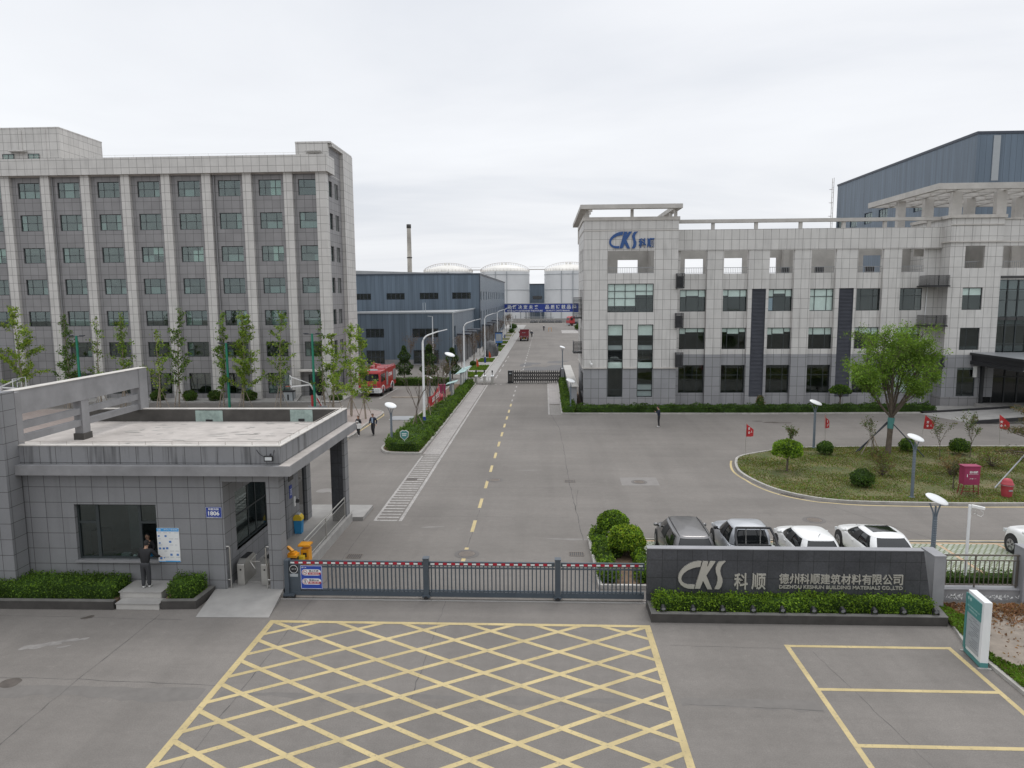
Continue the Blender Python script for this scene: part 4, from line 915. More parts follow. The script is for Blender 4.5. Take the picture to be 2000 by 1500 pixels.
# entrance block
eh = [(39.75,41.6,9.4,11.5),(39.75,41.6,5.57,7.7)]; et = [(39.75,41.55,13.34,15.42)]; eg = [(39.75,41.5,1.08,3.85)]
m = MB(); wall_holes(m, 38.35, 43.15, 5.1, 18.0, eh+et, YX, .25); wall_holes(m, YX, YW+6, 5.1, 18.0, [], 38.35, .2, 'x-'); m.add([(43.15,YX,5.1),(43.15,71.3,5.1),(43.15,71.3,18),(43.15,YX,18)], [(0,1,2,3)])
wall_holes(m, 43.15, 56, 12.25, 17.9, [(43.5,47.0,13.34,15.42),(48,51,13.34,15.42)], 71.05, .3); m.build('wall', ST, R_)
m = MB(); wall_holes(m, 38.35, 43.15, 1.02, 5.1, eg, YX, .25); wall_holes(m, YX, YW, 1.02, 5.1, [], 38.35, .2, 'x-'); m.build('base_wall', BS, R_)
m = MB(); m.box(38.3, 42.0, YX-.05, YW, 0, 1.02); m.build('plinth', 'dark_stone', R_)
m = MB(); m.box(38.15,43.2,YX-.15,YX+.25,15.75,15.87); m.box(38.15,38.5,YX+.25,78,15.75,15.87); m.box(38.1,43.3,YX-.2,YX+.5,18.0,18.3); m.box(38.1,38.6,YX+.5,78,18.0,18.3); m.box(43.3,56,70.9,71.4,17.9,18.0); m.box(38.2,43.2,YX-.08,YX-.002,17.35,17.45); m.box(43.2,56,70.97,71.04,15.75,15.85); m.build('cornice', 'coping', R_)
m = MB(); m.box(38.6,56,YX+.5,78,12.8,12.95); m.build('terrace_floor', 'pale_concrete', R_); m = MB(); m.box(38.5,56,76.5,76.7,12.951,16.0); m.box(42.6,42.9,YX+.4,76.499,12.951,16); m.build('terrace_pier', 'pale_concrete', R_)
m = MB()
for a, b in ((39.75,41.55),(43.5,47)):
    m.box(a,b,71.2,71.24,13.95,14.0)
    for k in range(int((b-a)/.2)): m.box(a+.2*k,a+.2*k+.025,71.2,71.23,13.34,13.95)
m.build('terrace_railing', 'grey_metal', R_)
for i, (a, b, c, d) in enumerate(eh+eg): window(R_, a, c, b-a, d-c, YX+.2, vs=(.37,), hs=(.64,), gl='office_glass', blinds=[(0,.37,.66,1,B),(.37,1,.66,1,B)] if i == 0 else ([(0,1,.93,1,'panel_grey')] if i == 2 else []), sill=.05)
m = MB()
for x in [43.2+.98*k for k in range(9)]: m.box(x-.05,x+.05,71.0,71.14,5.2,12.25)
for z in (5.2,6.1,7.9,8.7,10.3,11.3,12.2): m.box(43.25,51,71.02,71.12,z-.04,z+.04)
cw = m.build('curtain_wall', 'frame_green', R_)
m = MB(); m.box(43.2,51,71.08,71.1,5.2,12.25); pn_ = m.build('pane','dark_glass'); pn_.parent = cw
m = MB(); m.box(43.3,50,71.3,71.32,11.2,12.2); m.box(43.3,50,71.3,71.32,8.0,8.65); bl_ = m.build('blind_or_sash','panel_grey'); bl_.parent = cw
# roof pergola
m = MB(); PX0, PX1, PY0, PY1, PZ0, PZ1 = 36.3, 58, 69.4, 84, 20.5, 21.05
m.box(PX0,PX1,PY0,PY0+.4,PZ0,PZ1); m.box(PX0,PX1,PY1-.4,PY1,PZ0,PZ1); m.box(PX0,PX0+.4,PY0+.4,PY1-.4,PZ0,PZ1)
for y in (72.3,75.2,78.1,81): m.box(PX0+.4,PX1,y-.14,y+.14,PZ0+.05,PZ1-.06)
for k in range(1,9): m.box(PX0+2.35*k-.14,PX0+2.35*k+.14,PY0+.4,PY1-.4,PZ0+.08,PZ1-.09)
for x in (38.6,42.7,47.5):
    for y in (71.2,76.2): m.box(x,x+.9,y,y+.6,18.3 if y < 75 else 12.95,PZ0+.05)
m.box(37.0,37.75,78.35,78.95,12.95,PZ0+.05); m.build('pergola', 'beam_concrete', R_)
# entrance canopy
m = MB(); m.box(41.0,56,63.0,70.5,4.55,5.1); m.box(40.8,56,62.8,70.55,5.1,5.32); m.box(40.85,56,62.85,70.5,4.2,4.55)
c_ = m.build('entrance_canopy', 'black_metal', R_)
m = MB(); m.box(40.86,56,62.75,62.86,4.3,4.36); m.box(40.78,56,62.78,70.5,5.322,5.34); m.build('canopy_edge', 'grey_metal', R_)
m = MB(); m.box(41.9,42.15,70.3,71,.4,4.2); m.box(42.15,56,70.9,71,.4,4.2,1)
for x in (43.2,44.4,45.6,46.8): m.box(x-.06,x+.06,70.82,70.9,.4,4.2)
m.box(42.2,50,70.8,70.88,2.9,3.0); m.build('entrance_wall', ['frame_dark','car_glass'], R_)
m = MB(); m.box(46.0,46.9,62.9,63.8,.0,4.2); m.build('canopy_column', 'frame_dark', R_)
m = MB(); m.box(41.2,41.5,70.4,70.55,2.95,4.0); m.build('wall_lamp', 'white_plastic', R_)
m = MB(); put_logo(m, 6.2, 8.95, 15.45, 17.05, YL-.002, .10); m.build('company_logo', 'letter_blue', R_)
m = MB(); put_text(m, '科', 9.02, 9.72, 15.5, 16.42, YL-.002, .10, bold=.03); put_text(m, '顺', 9.80, 10.5, 15.5, 16.42, YL-.002, .10, bold=.03); m.build('company_lettering', 'letter_blue', R_)
m = MB(); m.box(4.55,4.62,YL-.3,YL,4.25,4.3); m.lathe([(.05,0),(.12,.05),(.11,.22),(.05,.28)], (4.58,YL-.28,4.2), 10); m.box(4.42,4.52,YL-.12,YL,4.4,4.65); m.build('dome_camera', 'white_plastic', R_)
# ramp up to the entrance
m = MB(); m.add([(34.4,66.8,.01),(36.1,61.7,.01),(41.5,61.9,.42),(43,66.9,.5),(41.5,61.9,0),(43,66.9,0)], [(0,1,2,3),(2,4,5,3),(0,3,5),(1,4,2)]); m.box(41.5,56,62,70.8,0,.42); struct('ramp_to_entrance', m, 'concrete')
m = MB(); m.bar((34.8,66.95,.09),(43,67.1,.56), .28, .18); m.bar((36.2,61.6,.1),(42.2,61.75,.52), .26, .26); struct('kerb_ramp', m, 'black_metal')
m = MB(); m.box(36.6,41.5,67.3,70.55,0,.16); struct('pavement_by_entrance', m, 'concrete')
# ---------------- warehouses, tanks, chimney
def steel_wins(parent, rects, at, plane='y-', n=4):
    for a, b, c, d in rects:
        window(parent, a, c, b-a, d-c, at, plane, vs=tuple((k+1)/n for k in range(n-1)), hs=(.5,) if d-c > 1.8 else (), frame='blue_trim', gl='dark_glass', fw=.09)
t = place('warehouse', 'low blue corrugated steel shed behind the fire engine', 'warehouse', (-25, 125, 0))
wn = [(-28.9,-25.9,4.45,5.92),(-21.3,-17.07,4.45,5.92),(-21.2,-17.07,.2,2.45),(-28.9,-25.9,.2,2.4)]; sw = [(117.5,119.3,4.3,6.2),(117.5,119.3,1.0,3.0)]
m = MB(); wall_holes(m, -45, -14.8, .9, 8.45, wn, 115, .2); wall_holes(m, 115, 154.5, .9, 8.45, sw, -14.8, .2, 'x+'); m.build('wall', 'blue_cladding', t)
m = MB(); wall_holes(m, -45, -14.77, 0, .9, wn, 114.97, .2); wall_holes(m, 114.97, 154.5, 0, .9, sw, -14.77, .2, 'x+'); m.build('base_wall', 'render_grey', t)
m = MB(); m.extrude([(-45,7.9),(-14.9,8.3),(-14.9,8.1),(-45,7.7)], 'y', 115.2, 154.5); m.build('roof', 'roof_sheet', t)
m = MB(); m.box(-45,-14.65,114.85,115.15,8.35,8.6); m.box(-14.95,-14.65,115.15,154.5,8.35,8.6); m.tube([(-14.7,114.9,0),(-14.7,114.9,8.4)], .1, 6); m.tube([(-22,130,8.2),(-22,130,9.9),(-21.6,130,9.9),(-21.6,130,8.2)], .05, 5); m.build('trim', 'panel_grey', t)
m = MB(); m.box(-44,-15.2,118.5,118.7,.1,8); m.box(-18,-17.9,115.5,118.4,.1,8); m.build('interior', 'interior_dark', t)
steel_wins(t, wn, 115.18); steel_wins(t, sw, -14.98, 'x+', 2)
for y0 in (121, 129.5, 137):
    m = MB(); m.box(-14.78,-12.6,y0,y0+4.2,4.55,4.75); m.box(-14.78,-13.3,y0+.1,y0+.5,.0,4.55,1); m.box(-14.78,-13.3,y0+3.8,y0+4.2,.0,4.55,1); m.box(-14.79,-14.7,y0+.5,y0+3.8,.1,4.3,2); m.build('loading_porch', ['blue_trim','render_grey','black_metal'], t)
t = place('warehouse', 'tall blue steel factory hall with rows of small side windows, before the tanks', 'warehouse', (-30, 200, 0))
w2 = [(-40.0,-36.8,10.4,11.75),(-33.5,-29.6,10.42,11.8),(-26.4,-22.4,10.45,11.83),(-19.5,-15.5,10.47,11.86)]
ws = [(154.5+7.2*k, 156.8+7.2*k, z, z+1.9) for k in range(13) for z in (10.2, 6.0)]
m = MB(); wall_holes(m, -75, -13.7, 0, 15.75, w2, 152, .2); wall_holes(m, 152, 249, 0, 15.75, ws, -13.7, .2, 'x+'); m.add([(-75,249,0),(-13.7,249,0),(-13.7,249,15.7),(-75,249,15.7)], [(0,1,2,3)]); m.build('wall', 'blue_cladding', t)
m = MB(); m.extrude([(-75,15.9),(-44,16.75),(-13.6,15.7),(-13.6,15.5),(-75,15.5)], 'y', 152.2, 249); m.build('roof', 'roof_sheet', t)
m = MB(); m.box(-75,-13.5,151.85,152.2,15.6,15.85); m.box(-13.9,-13.5,152.2,249,15.6,15.85); m.tube([(-13.6,151.8,0),(-13.6,151.8,15.7)], .1, 6); m.build('trim', 'blue_trim', t)
m = MB(); m.box(-74,-14.2,156,156.2,.1,15); m.box(-18,-17.8,156.3,248,.1,15); m.build('interior', 'interior_dark', t)
steel_wins(t, w2, 152.18); 
for a, b, c, d in ws: window(t, a, c, b-a, d-c, -13.88, 'x+', vs=(.5,), frame='panel_grey', gl='dark_glass', fw=.16)
for y0 in (158, 171, 186):
    m = MB(); m.box(-13.68,-11.7,y0,y0+5,4.6,4.85); m.box(-13.68,-12.3,y0+.1,y0+.6,0,4.6,1); m.box(-13.68,-12.3,y0+4.4,y0+4.9,0,4.6,1); m.box(-13.69,-13.6,y0+.6,y0+4.4,.1,4.4,2); m.build('loading_porch', ['blue_trim','render_grey','black_metal'], t)
t = place('warehouse', 'huge blue-grey steel hall behind the right-hand office, towering over its roof beams', 'warehouse', (75, 125, 0))
BW = [(145.0,147.6,22.5,25.1),(138.6,141.6,23.3,25.0),(132.4,135.5,23.4,25.4),(126.6,129.9,23.4,25.4),(120.4,123.4,23.5,25.2),(114.4,118,23.6,24.7)]
m = MB(); wall_holes(m, 102.0, 148.2, 0, 32.15, BW, 58, .2, 'x-'); m.add([(58,102,0),(110,102,0),(110,102,32.15),(58,102,32.15)], [(0,1,2,3)]); m.add([(58,148.2,0),(110,148.2,0),(110,148.2,32.15),(58,148.2,32.15)], [(0,1,2,3)]); m.build('wall', 'blue_cladding_big', t)
m = MB(); m.box(57.9,110,101.9,102.15,32.1,32.45); m.box(57.9,58.2,102.15,148.3,32.1,32.45); m.box(58.2,110,102.15,148.2,31.9,32.1); m.build('trim', 'blue_trim', t)
m = MB(); m.box(60.1,61.0,101.93,101.999,26,31.9); m.build('skylight_strip', 'panel_grey', t)
m = MB(); m.box(62,62.2,103,147,.1,31); m.build('interior', 'interior_dark', t)
for a, b, c, d in BW: window(t, a, c, b-a, d-c, 58.18, 'x-', vs=(.33,.66), frame='blue_trim', gl='window_glass', fw=.14)
m = MB()
for dx, dy in ((57.3,148.4),(57.3,149.2)): m.tube([(dx,dy,0),(dx,dy,33.8)], .05, 5)
for k in range(34): m.tube([(57.3,148.4,k),(57.3,149.2,k)], .03, 4)
for k in range(12): m.tube([(57.3,148.4,2.6*k+3),(56.6,148.8,2.6*k+3),(57.3,149.2,2.6*k+3)], .03, 4)
m.build('ladder', 'rust_rail', t)
def tank(label, cx, cy, r, h, rise=3.2, stair=True):
    t = place('storage_tank', label, 'tank', (cx, cy, 0), 'white storage tanks beyond the banner')
    m = MB(); m.lathe([(r, 0), (r, h)], (cx,cy,0), 64, 0)
    for z in (.25*h, .62*h, .93*h): m.lathe([(r+.02, z), (r+.16, z), (r+.16, z+.22), (r+.02, z+.22)], (cx,cy,0), 64, 1, False, cap=False)
    m.build('shell', ['tank_white','panel_grey'], t)
    m = MB(); n = 10; m.lathe([(r*math.cos(a*PI/2/n)**.999 if a < n else .01, h+rise*math.sin(a*PI/2/n)**1.4) for a in range(n+1)], (cx,cy,0), 64); m.lathe([(.5,rise-.2),(.5,rise+.7),(.01,rise+.8)], (cx-1.2,cy-2,h), 10); m.lathe([(.5,rise-.2),(.5,rise+.7),(.01,rise+.8)], (cx+.6,cy-2,h), 10); m.build('dome', 'tank_dome', t)
    m = MB(); N = 44
    for zz in (.55, 1.1): m.tube([(cx+r*math.cos(2*PI*k/N), cy+r*math.sin(2*PI*k/N), h+zz) for k in range(N+1)], .04, 4, cap=False)
    for k in range(N): a = 2*PI*k/N; m.tube([(cx+r*math.cos(a),cy+r*math.sin(a),h),(cx+r*math.cos(a),cy+r*math.sin(a),h+1.1)], .05, 4)
    ns = 14      # stair rail climbing over the dome
    for s_ in (0, 1):
        P = []
        for k in range(ns+1):
            f = 1-k/ns; a_ = math.acos(min(1, f)); P.append((cx+r*f*.999, cy-r*.35*(1-abs(2*k/ns-1))*.3-s_, h+rise*math.sin(a_)**1.4+1.0))
        m.tube(P, .05, 4, cap=False); m.tube([(2*cx-x, y, z) for x, y, z in P], .05, 4, cap=False)
        for x, y, z in P: m.tube([(x,y,z-1),(x,y,z)], .045, 4); m.tube([(2*cx-x,y,z-1),(2*cx-x,y,z)], .045, 4)
    m.build('railing', 'rust_rail', t)
    m = MB()
    for a in (-1.45, -1.9): x, y = cx+(r+.3)*math.cos(a), cy+(r+.3)*math.sin(a); m.tube([(x,y,1),(x,y,h)], .16, 6)
    m.build('pipe', 'panel_grey', t); return t
tank('white storage tank with railed dome, mostly hidden behind the blue factory hall', -44, 331, 11.2, 22.0)
tank('white storage tank right above the road end, middle one of three', -18, 331, 11.2, 22.0)
tank('white storage tank partly cut off by the right-hand office', 11.2, 331, 11.2, 22.0)
m = MB(); m.box(-34,-28,323.6,325,22.6,22.9); m.tube([(-33,323.6,23.9),(-28.5,323.6,23.9)], .06, 4); o = m.build('tank_walkway', 'rust_rail'); tag(o, 'steel walkway linking the hidden tank and the middle tank', 'walkway', 'walkways between the tanks')
m = MB(); m.box(-6.9,.2,323.6,325,22.6,22.9); m.tube([(-6.9,323.6,23.9),(.2,323.6,23.9)], .06, 4); o = m.build('tank_walkway', 'rust_rail'); tag(o, 'steel walkway linking the middle tank and the tank beside the office', 'walkway', 'walkways between the tanks')
t = place('warehouse', 'dark distant shed seen through the gap between two white tanks', 'warehouse', (-3, 360, 0))
m = MB(); m.box(-16, 10, 350, 375, 0, 16.4); m.build('wall', 'blue_cladding', t); m = MB(); m.box(-16.2,10.2,349.8,375.2,16.4,16.9); m.build('roof', 'blue_trim', t)
m = MB()
for z in (9.5, 6.0): m.box(-5.6,-1.2,349.9,349.99,z,z+1.5)
m.build('window', 'car_glass', t)
t = place('tank_yard_wall', 'low concrete wall with pipes in front of the white tanks', 'wall', (0, 300, 0))
m = MB(); m.box(-13, 30, 299, 299.4, 0, 1.7); m.build('wall', 'concrete', t)
m = MB()
for k in (0,1,2,5,6,7,12,13): m.tube([(-12+2.1*k,300.5,0),(-12+2.1*k,300.5,3+2.2*((k*7)%3))], .18, 6)
m.tube([(-8.5,300.5,2.2),(4,300.5,2.2)], .16, 6)
for k in range(5): m.tube([(-7.5+.8*k,300.6,0),(-7.5+.8*k,300.6,6)], .1, 5)
m.build('pipework', 'grey_metal', t)
m = MB(); 
for k in range(12): m.lathe([(1.0,-.2),(.9,.5),(.3,1.1),(.01,1.2)], (-5+1.1*k+rnd.uniform(-.4,.4),297+rnd.uniform(-1,1),0), 7, 0, False, sx=rnd.uniform(.5,1.2))
m.build('rubble', 'rock', t)
t = place('chimney', 'slim tall stained steel chimney behind the factory hall', 'chimney', (-58, 300, 0))
c0 = -56.0
m = MB(); m.lathe([(1.05,0),(.98,20),(.86,37),(.80,40.6),(.62,40.7),(.62,38)], (c0,300,0), 20); m.build('stack', 'chimney', t)
m = MB(); m.lathe([(.82,39.2),(.95,39.2),(.95,40.75),(.8,40.75)], (c0,300,0), 20, cap=False); m.lathe([(.9,27),(1.1,27),(1.1,27.4),(.9,27.4)], (c0,300,0), 20, cap=False); m.build('collar', 'dark_render', t)
# banner gantry across the road
t = place('banner_gantry', 'blue slogan banner with white characters spanning the far end of the road', 'banner', (0, 245, 0))
m = MB(); m.box(-13.6, 13.5, 245, 245.15, 5.55, 8.3); m.build('banner', 'sign_blue', t)
m = MB(); m.tube([(-13.8,245.1,8.45),(13.7,245.1,8.45)], .12, 6)
for x in (-13.8, 13.7): m.tube([(x,245.1,0),(x,245.1,8.5)], .18, 8)
m.build('frame', 'grey_metal', t)
m = MB(); x = -12.6
for ch in '思路决定未来':
    put_text(m, ch, x, x+1.35, 6.62, 7.95, 244.99, .02, bold=.02); x += 1.83
x += 1.9
for ch in '品质铸就品牌':
    if x > 13: break
    put_text(m, ch, x, x+1.35, 6.62, 7.95, 244.99, .02, bold=.02); x += 1.83
put_text(m, 'MENTALITY DETERMINES THE FUTURE', -12.7, -.6, 5.75, 6.3, 244.99, .02, bold=.02); put_text(m, 'QUALITY CASTS BRAND', .5, 8.6, 5.75, 6.3, 244.99, .02, bold=.02)
m.build('lettering', 'white_tape', t)

# ---------------- gatehouse
G_ = place('gatehouse', 'single-storey grey stone gatehouse with flat pale roof and tall concrete screen', 'building', (-14.5, 29, 0))
GS, GF = 'grey_stone', 'grey_stone_fascia'
GW = [(-17.6,-14.47,1.24,3.39)]
m = MB(); wall_holes(m, -23, -11.9, 0, 4.55, GW, 25.3, .22)
wall_holes(m, 25.3, 33.6, .0, 4.3, [(26.3,30.7,1.3,3.6)], -11.9, .2, 'x+')
m.box(-10.26,-9.78,25.3,25.85,0,4.3)                                     # corner pillar
m.box(-11.9,-9.78,25.303,25.85,4.28,4.56)                                # beam over the passage
wall_holes(m, 30.9, 33.9, .2, 4.4, [(32.35,33.5,.22,3.4)], -11.55, .2, 'x+'); m.box(-11.9,-11.56,30.7,30.9,.2,4.3); m.box(-11.9,-11.55,33.9,34.1,.2,4.3)
m.add([(-23,34.1,0),(-11.6,34.1,0),(-11.6,34.1,4.5),(-23,34.1,4.5)], [(0,1,2,3)]); m.build('wall', GS, G_)
m = MB(); m.box(-23, -9.62, 25.22, 25.45, 4.95, 5.62); m.box(-9.85, -9.62, 25.45, 33.9, 4.95, 5.62); m.box(-23,-9.62,33.9,34.12,4.95,5.62); m.build('fascia', GF, G_)
m = MB(); m.box(-23, -9.6, 25.2, 25.47, 5.62, 5.655); m.box(-9.87, -9.6, 25.47, 33.88, 5.62, 5.655); m.box(-23,-9.6,33.88,34.14,5.62,5.655); m.build('parapet_coping', 'coping', G_)
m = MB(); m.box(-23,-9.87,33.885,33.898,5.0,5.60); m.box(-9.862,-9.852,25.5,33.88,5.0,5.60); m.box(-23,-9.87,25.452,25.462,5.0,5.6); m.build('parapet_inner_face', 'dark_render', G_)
m = MB(); m.box(-17.05,-15.7,33.865,33.884,5.02,5.56); m.box(-12.35,-11.25,33.865,33.884,5.02,5.6); m.box(-16.55,-16.2,33.85,33.866,5.03,5.12,1); m.box(-11.95,-11.65,33.85,33.866,5.03,5.16,1); m.build('roof_patch', ['mint_patch','ink'], G_)
m = MB(); m.box(-23, -9.88, 25.47, 33.86, 4.9, 5.02); m.build('roof', 'roof_screed', G_)
m = MB(); m.box(-19.47,-9.2,24.93,34.2,4.58,4.94); m.box(-23,-19.47,25.25,34.2,4.58,4.94); m.build('eaves_slab', 'render_grey', G_)
m = MB(); rs = random.Random(21)
for k in range(46): blob(m, (rs.uniform(-19,-10.4), rs.choice((rs.uniform(25.8,33.4), rs.uniform(30,33.5)))), rs.uniform(.06,.34), rs.uniform(.03,.12), k, 5.0215+.0003*k, rs.uniform(-.3,.3), 18, .4)
tag(m.build('roof_stain', 'kerb_stone', G_), kind='stuff')
m = MB(); m.box(-9.62,-9.22,24.97,34.15,4.945,4.955); m.build('eaves_top', 'roof_screed', G_)
m = MB(); m.box(-10.3,-9.72,33.35,33.95,0,4.55); m.build('rear_pillar', 'granite', G_)
m = MB(); m.box(-9.72,-9.6,33.35,33.95,0,4.55); m.build('rear_pillar_face', GS, G_)
# tall screen on the roof
m = MB(); m.box(-23,-19.5,25.25,25.6,4.9,7.6)
m.box(-20.1,-19.70,25.2,34.3,6.72,7.62); m.box(-20.15,-19.68,33.75,34.45,5.62,7.60)
for z in (5.62, 6.12): m.box(-20.0,-19.78,25.2,33.75,z,z+.27)
m.box(-20.08,-19.72,29.35,29.85,5.02,6.72); m.build('roof_screen', 'render_grey', G_)
m = MB(); m.box(-20.6,-19.47,24.5,25.25,0,7.68); m.box(-25,-20.6,24.7,25.25,0,7.66); m.build('screen_pylon', GS, G_)
m = MB(); m.box(-20.13,-19.68,29.3,29.9,5.02,5.3); m.build('screen_foot', 'dark_render', G_)
m = MB(); m.box(-20.13,-19.67,25.2,34.47,7.621,7.645); m.build('screen_top', 'coping', G_)
m = MB(); m.box(-22.9, -12.1, 25.6, 33.8, .35, .4); m.box(-22.9,-12.1,31,31.2,.4,4.5); m.box(-18.6,-18.5,25.6,31,.4,4.5); m.box(-17.4,-14.6,25.7,26.35,1.1,1.2,1); m.box(-12.6,-12.3,27,29.5,.4,1.5,1); m.box(-17.3,-16.9,28.2,28.3,.6,3.2,2); m.box(-16.3,-15.6,29.5,29.6,1.0,2.6,2); m.box(-17.9,-17.4,26.6,27.2,.4,1.9,1); m.build('interior', ['interior','interior_dark','panel_grey'], G_)  # pale upright panels added to suggest bright reflections and curtains in the window
# service window with an open hatch
fw = .07; m = MB(); x0, x1, z0, z1, y = -17.6, -14.47, 1.24, 3.39, 25.45
m.box(x0,x1,y,y+.07,z0,z0+fw); m.box(x0,x1,y,y+.07,z1-fw,z1); m.box(x0,x0+fw,y,y+.07,z0+fw,z1-fw); m.box(x1-fw,x1,y,y+.07,z0+fw,z1-fw)
m.box(-16.88,-16.76,y,y+.07,z0+fw,z1-fw); m.box(-15.24,-15.14,y,y+.07,z0+fw,z1-fw); m.box(x0+fw,-16.88,y,y+.07,2.62,2.7); m.box(-15.14,x1-fw,y,y+.07,2.62,2.7)
fr = m.build('window', 'frame_green', G_)
m = MB(); m.box(x0+fw,-16.88,y+.03,y+.035,z0+fw,2.62); m.box(x0+fw,-16.88,y+.03,y+.035,2.7,z1-fw); m.box(-16.76,-15.24,y+.03,y+.035,z0+fw,z1-fw); m.box(-15.14,x1-fw,y+.03,y+.035,2.7,z1-fw); p_ = m.build('pane', 'dark_glass'); p_.parent = fr
m = MB(); m.box(x0-.05,x1+.03,25.18,25.45,1.17,1.235); s_ = m.build('sill', 'render_grey'); s_.parent = fr
m = MB(); m.box(-16.2,-15.9,25.75,25.95,1.2,1.32,0); m.box(-15.2,-14.95,25.6,25.75,1.2,1.42,1); m.lathe([(.001,.12),(.09,.1),(.11,.04),(.08,0)], (-15.6,25.72,1.2), 12, 2); m.build('counter_clutter', ['panel_grey','bin_blue','white_plastic'], G_)
window(G_, 26.3, 1.3, 4.4, 2.3, -12.08, 'x+', vs=(.33,.5,.75), hs=(.55,), gl='dark_glass', sill=.12)
m = MB(); m.box(-11.75,-11.7,32.35,33.5,.22,3.4); m.box(-11.69,-11.66,32.42,33.43,.3,3.3,1); m.build('door', ['frame_dark','car_glass'], G_)
m = MB(); m.box(-11.9,-9.78,25.9,35.3,.0,.2); m.box(-12.2,-9.0,34.1,36.2,0,.18); m.box(-9.78,-9.5,26.3,34.0,0,.42); struct('pavement_gatehouse_side', m, 'concrete')
m = MB()
for z in (4.95,): pass
P = [(-22.9,25.33,5.78),(-9.74,25.33,5.78),(-9.74,33.95,5.78)]; m.tube(P, .010, 5)
for k in range(14): m.tube([(-22.7+1.0*k,25.33,5.65),(-22.7+1.0*k,25.33,5.785)], .010, 4)
for k in range(9): m.tube([(-9.74,25.6+1.0*k,5.65),(-9.74,25.6+1.0*k,5.785)], .010, 4)
m.build('lightning_wire', 'rust_rail', G_)
# steps, planters and ramp in front
t = place('entrance_steps', 'two pale stone steps below the gatehouse service window', 'steps', (-14.5, 24.4, 0))
m = MB(); m.box(-15.28,-13.72,23.76,24.25,0,.2); m.build('lower_step', 'pale_concrete', t); m = MB(); m.box(-15.42,-13.88,24.25,25.295,0,.42); m.build('upper_step', 'pale_concrete', t)
m = MB(); m.box(-15.45,-13.86,24.22,25.295,.42,.455); m.box(-15.3,-13.7,23.73,24.22,.2,.23); m.build('tread', 'concrete', t)
def planter(label, poly, rim=.16, h=.30):
    t = place('planter', label, 'planter', (sum(p[0] for p in poly)/len(poly), sum(p[1] for p in poly)/len(poly), 0), 'low dark stone planters by the gate')
    k = MB(); kerb(k, poly, rim, h); k.build('side', 'planter_stone', t); k = MB(); kerb(k, poly, rim+.015, .02, h); k.build('rim', 'planter_rim', t)
    return t
planter('dark stone planter along the gatehouse wall, running off to the left of the steps', [(-23,23.74),(-15.35,23.80)], .18)
planter('short dark stone planter between the gatehouse steps and the ramp', [(-13.66,23.88),(-12.5,23.95),(-12.42,25.2)], .18)
b = MB(); b.box(-23,-15.45,23.85,25.29,0,.22); b.add([(-13.7,23.9,.22),(-12.55,24,.22),(-12.45,25.29,.22),(-13.86,25.29,.22)], [(0,1,2,3)]); struct('soil_planters', b, 'soil')
hedge('hedge', 'clipped dark green hedge in the planter left of the gatehouse steps', [(-23,23.98),(-15.55,24.0),(-15.55,25.2),(-23,25.2)], .2, .78, .075, 520, 3, rough=.05)
hedge('hedge', 'small square hedge between the steps and the turnstile ramp', [(-13.55,24.1),(-12.7,24.15),(-12.6,25.15),(-13.7,25.15)], .2, .82, .075, 560, 4, rough=.05)
m = MB(); m.add([(-12.12,23.2,.01),(-9.55,23.25,.01),(-9.78,25.3,.17),(-12.35,25.25,.17),(-9.78,25.3,0),(-12.35,25.25,0)], [(0,1,2,3),(1,4,2),(0,3,5)]); m.box(-11.9,-9.78,25.25,25.9,0,.17); struct('ramp_to_turnstiles', m, 'concrete')
# things on and around the gatehouse
t = place('house_number_sign', 'blue enamel street sign reading 1806 on the gatehouse wall', 'sign', (-12.25, 25.28, 2.9))
m = MB(); m.box(-12.56,-11.96,25.275,25.295,2.9,3.32); m.build('plate', 'sign_blue', t)
m = MB(); put_text(m, '1806', -12.47,-12.05,3.0,3.165,25.274,.004,bold=.03); put_text(m, '站前大街', -12.46,-12.06,3.2,3.285,25.274,.004,bold=.03); put_text(m, '邮政编码 253111', -12.5,-12.02,2.915,2.955,25.274,.004)
for a in ((-12.55,-11.97,2.905,2.913),(-12.55,-11.97,3.307,3.315),(-12.555,-12.547,2.905,3.315),(-11.973,-11.965,2.905,3.315)): m.box(a[0],a[1],25.27,25.274,a[2],a[3])
m.build('lettering', 'white_tape', t)
t = place('notice_poster', 'white and blue visitor instruction poster beside the service window', 'poster', (-14.05, 25.26, 1.2))
m = MB(); m.box(-14.47,-13.63,25.262,25.298,1.2,2.5); m.build('board', 'white_tape', t)
m = MB(); m.box(-14.47,-13.63,25.257,25.262,2.38,2.5); m.box(-14.47,-14.2,25.257,25.262,1.2,1.225); m.box(-14.2,-13.63,25.257,25.262,1.2,1.245); m.build('blue_band', 'sky_blue', t)
m = MB(); rp = random.Random(3)
for i, (x, z, s) in enumerate(((-14.38,1.93,.04),(-14.38,1.72,.05),(-14.24,1.72,.05),(-14.11,1.73,.055),(-13.98,1.98,.055),(-13.96,1.48,.055),(-13.72,1.48,.055),(-14.36,1.34,.055),(-14.24,1.36,.03),(-14.4,2.2,.04),(-14.14,2.2,.05))): m.box(x-s*.8,x+s*.8,25.257,25.262,z-s*.7,z+s*.7)
m.build('pictogram', 'mid_blue', t)
m = MB(); put_text(m, '访客入厂安全须知', -14.2,-13.67,2.42,2.47,25.256,.002,bold=.01); put_logo(m, -14.43,-14.3,2.41,2.475,25.256,.002); m.build('lettering', 'white_plastic', t)
m = MB()
for i in range(5):
    for j in range(4):
        if rp.random() < .75: x, z = -14.43+.21*j, 2.32-.235*i; m.box(x, x+rp.uniform(.08,.17), 25.257, 25.262, z, z+.014)
m.build('small_print', 'panel_grey', t)
t = place('floodlight', 'small black floodlight with cable on the gatehouse fascia', 'lamp', (-9.97, 25.0, 5.3))
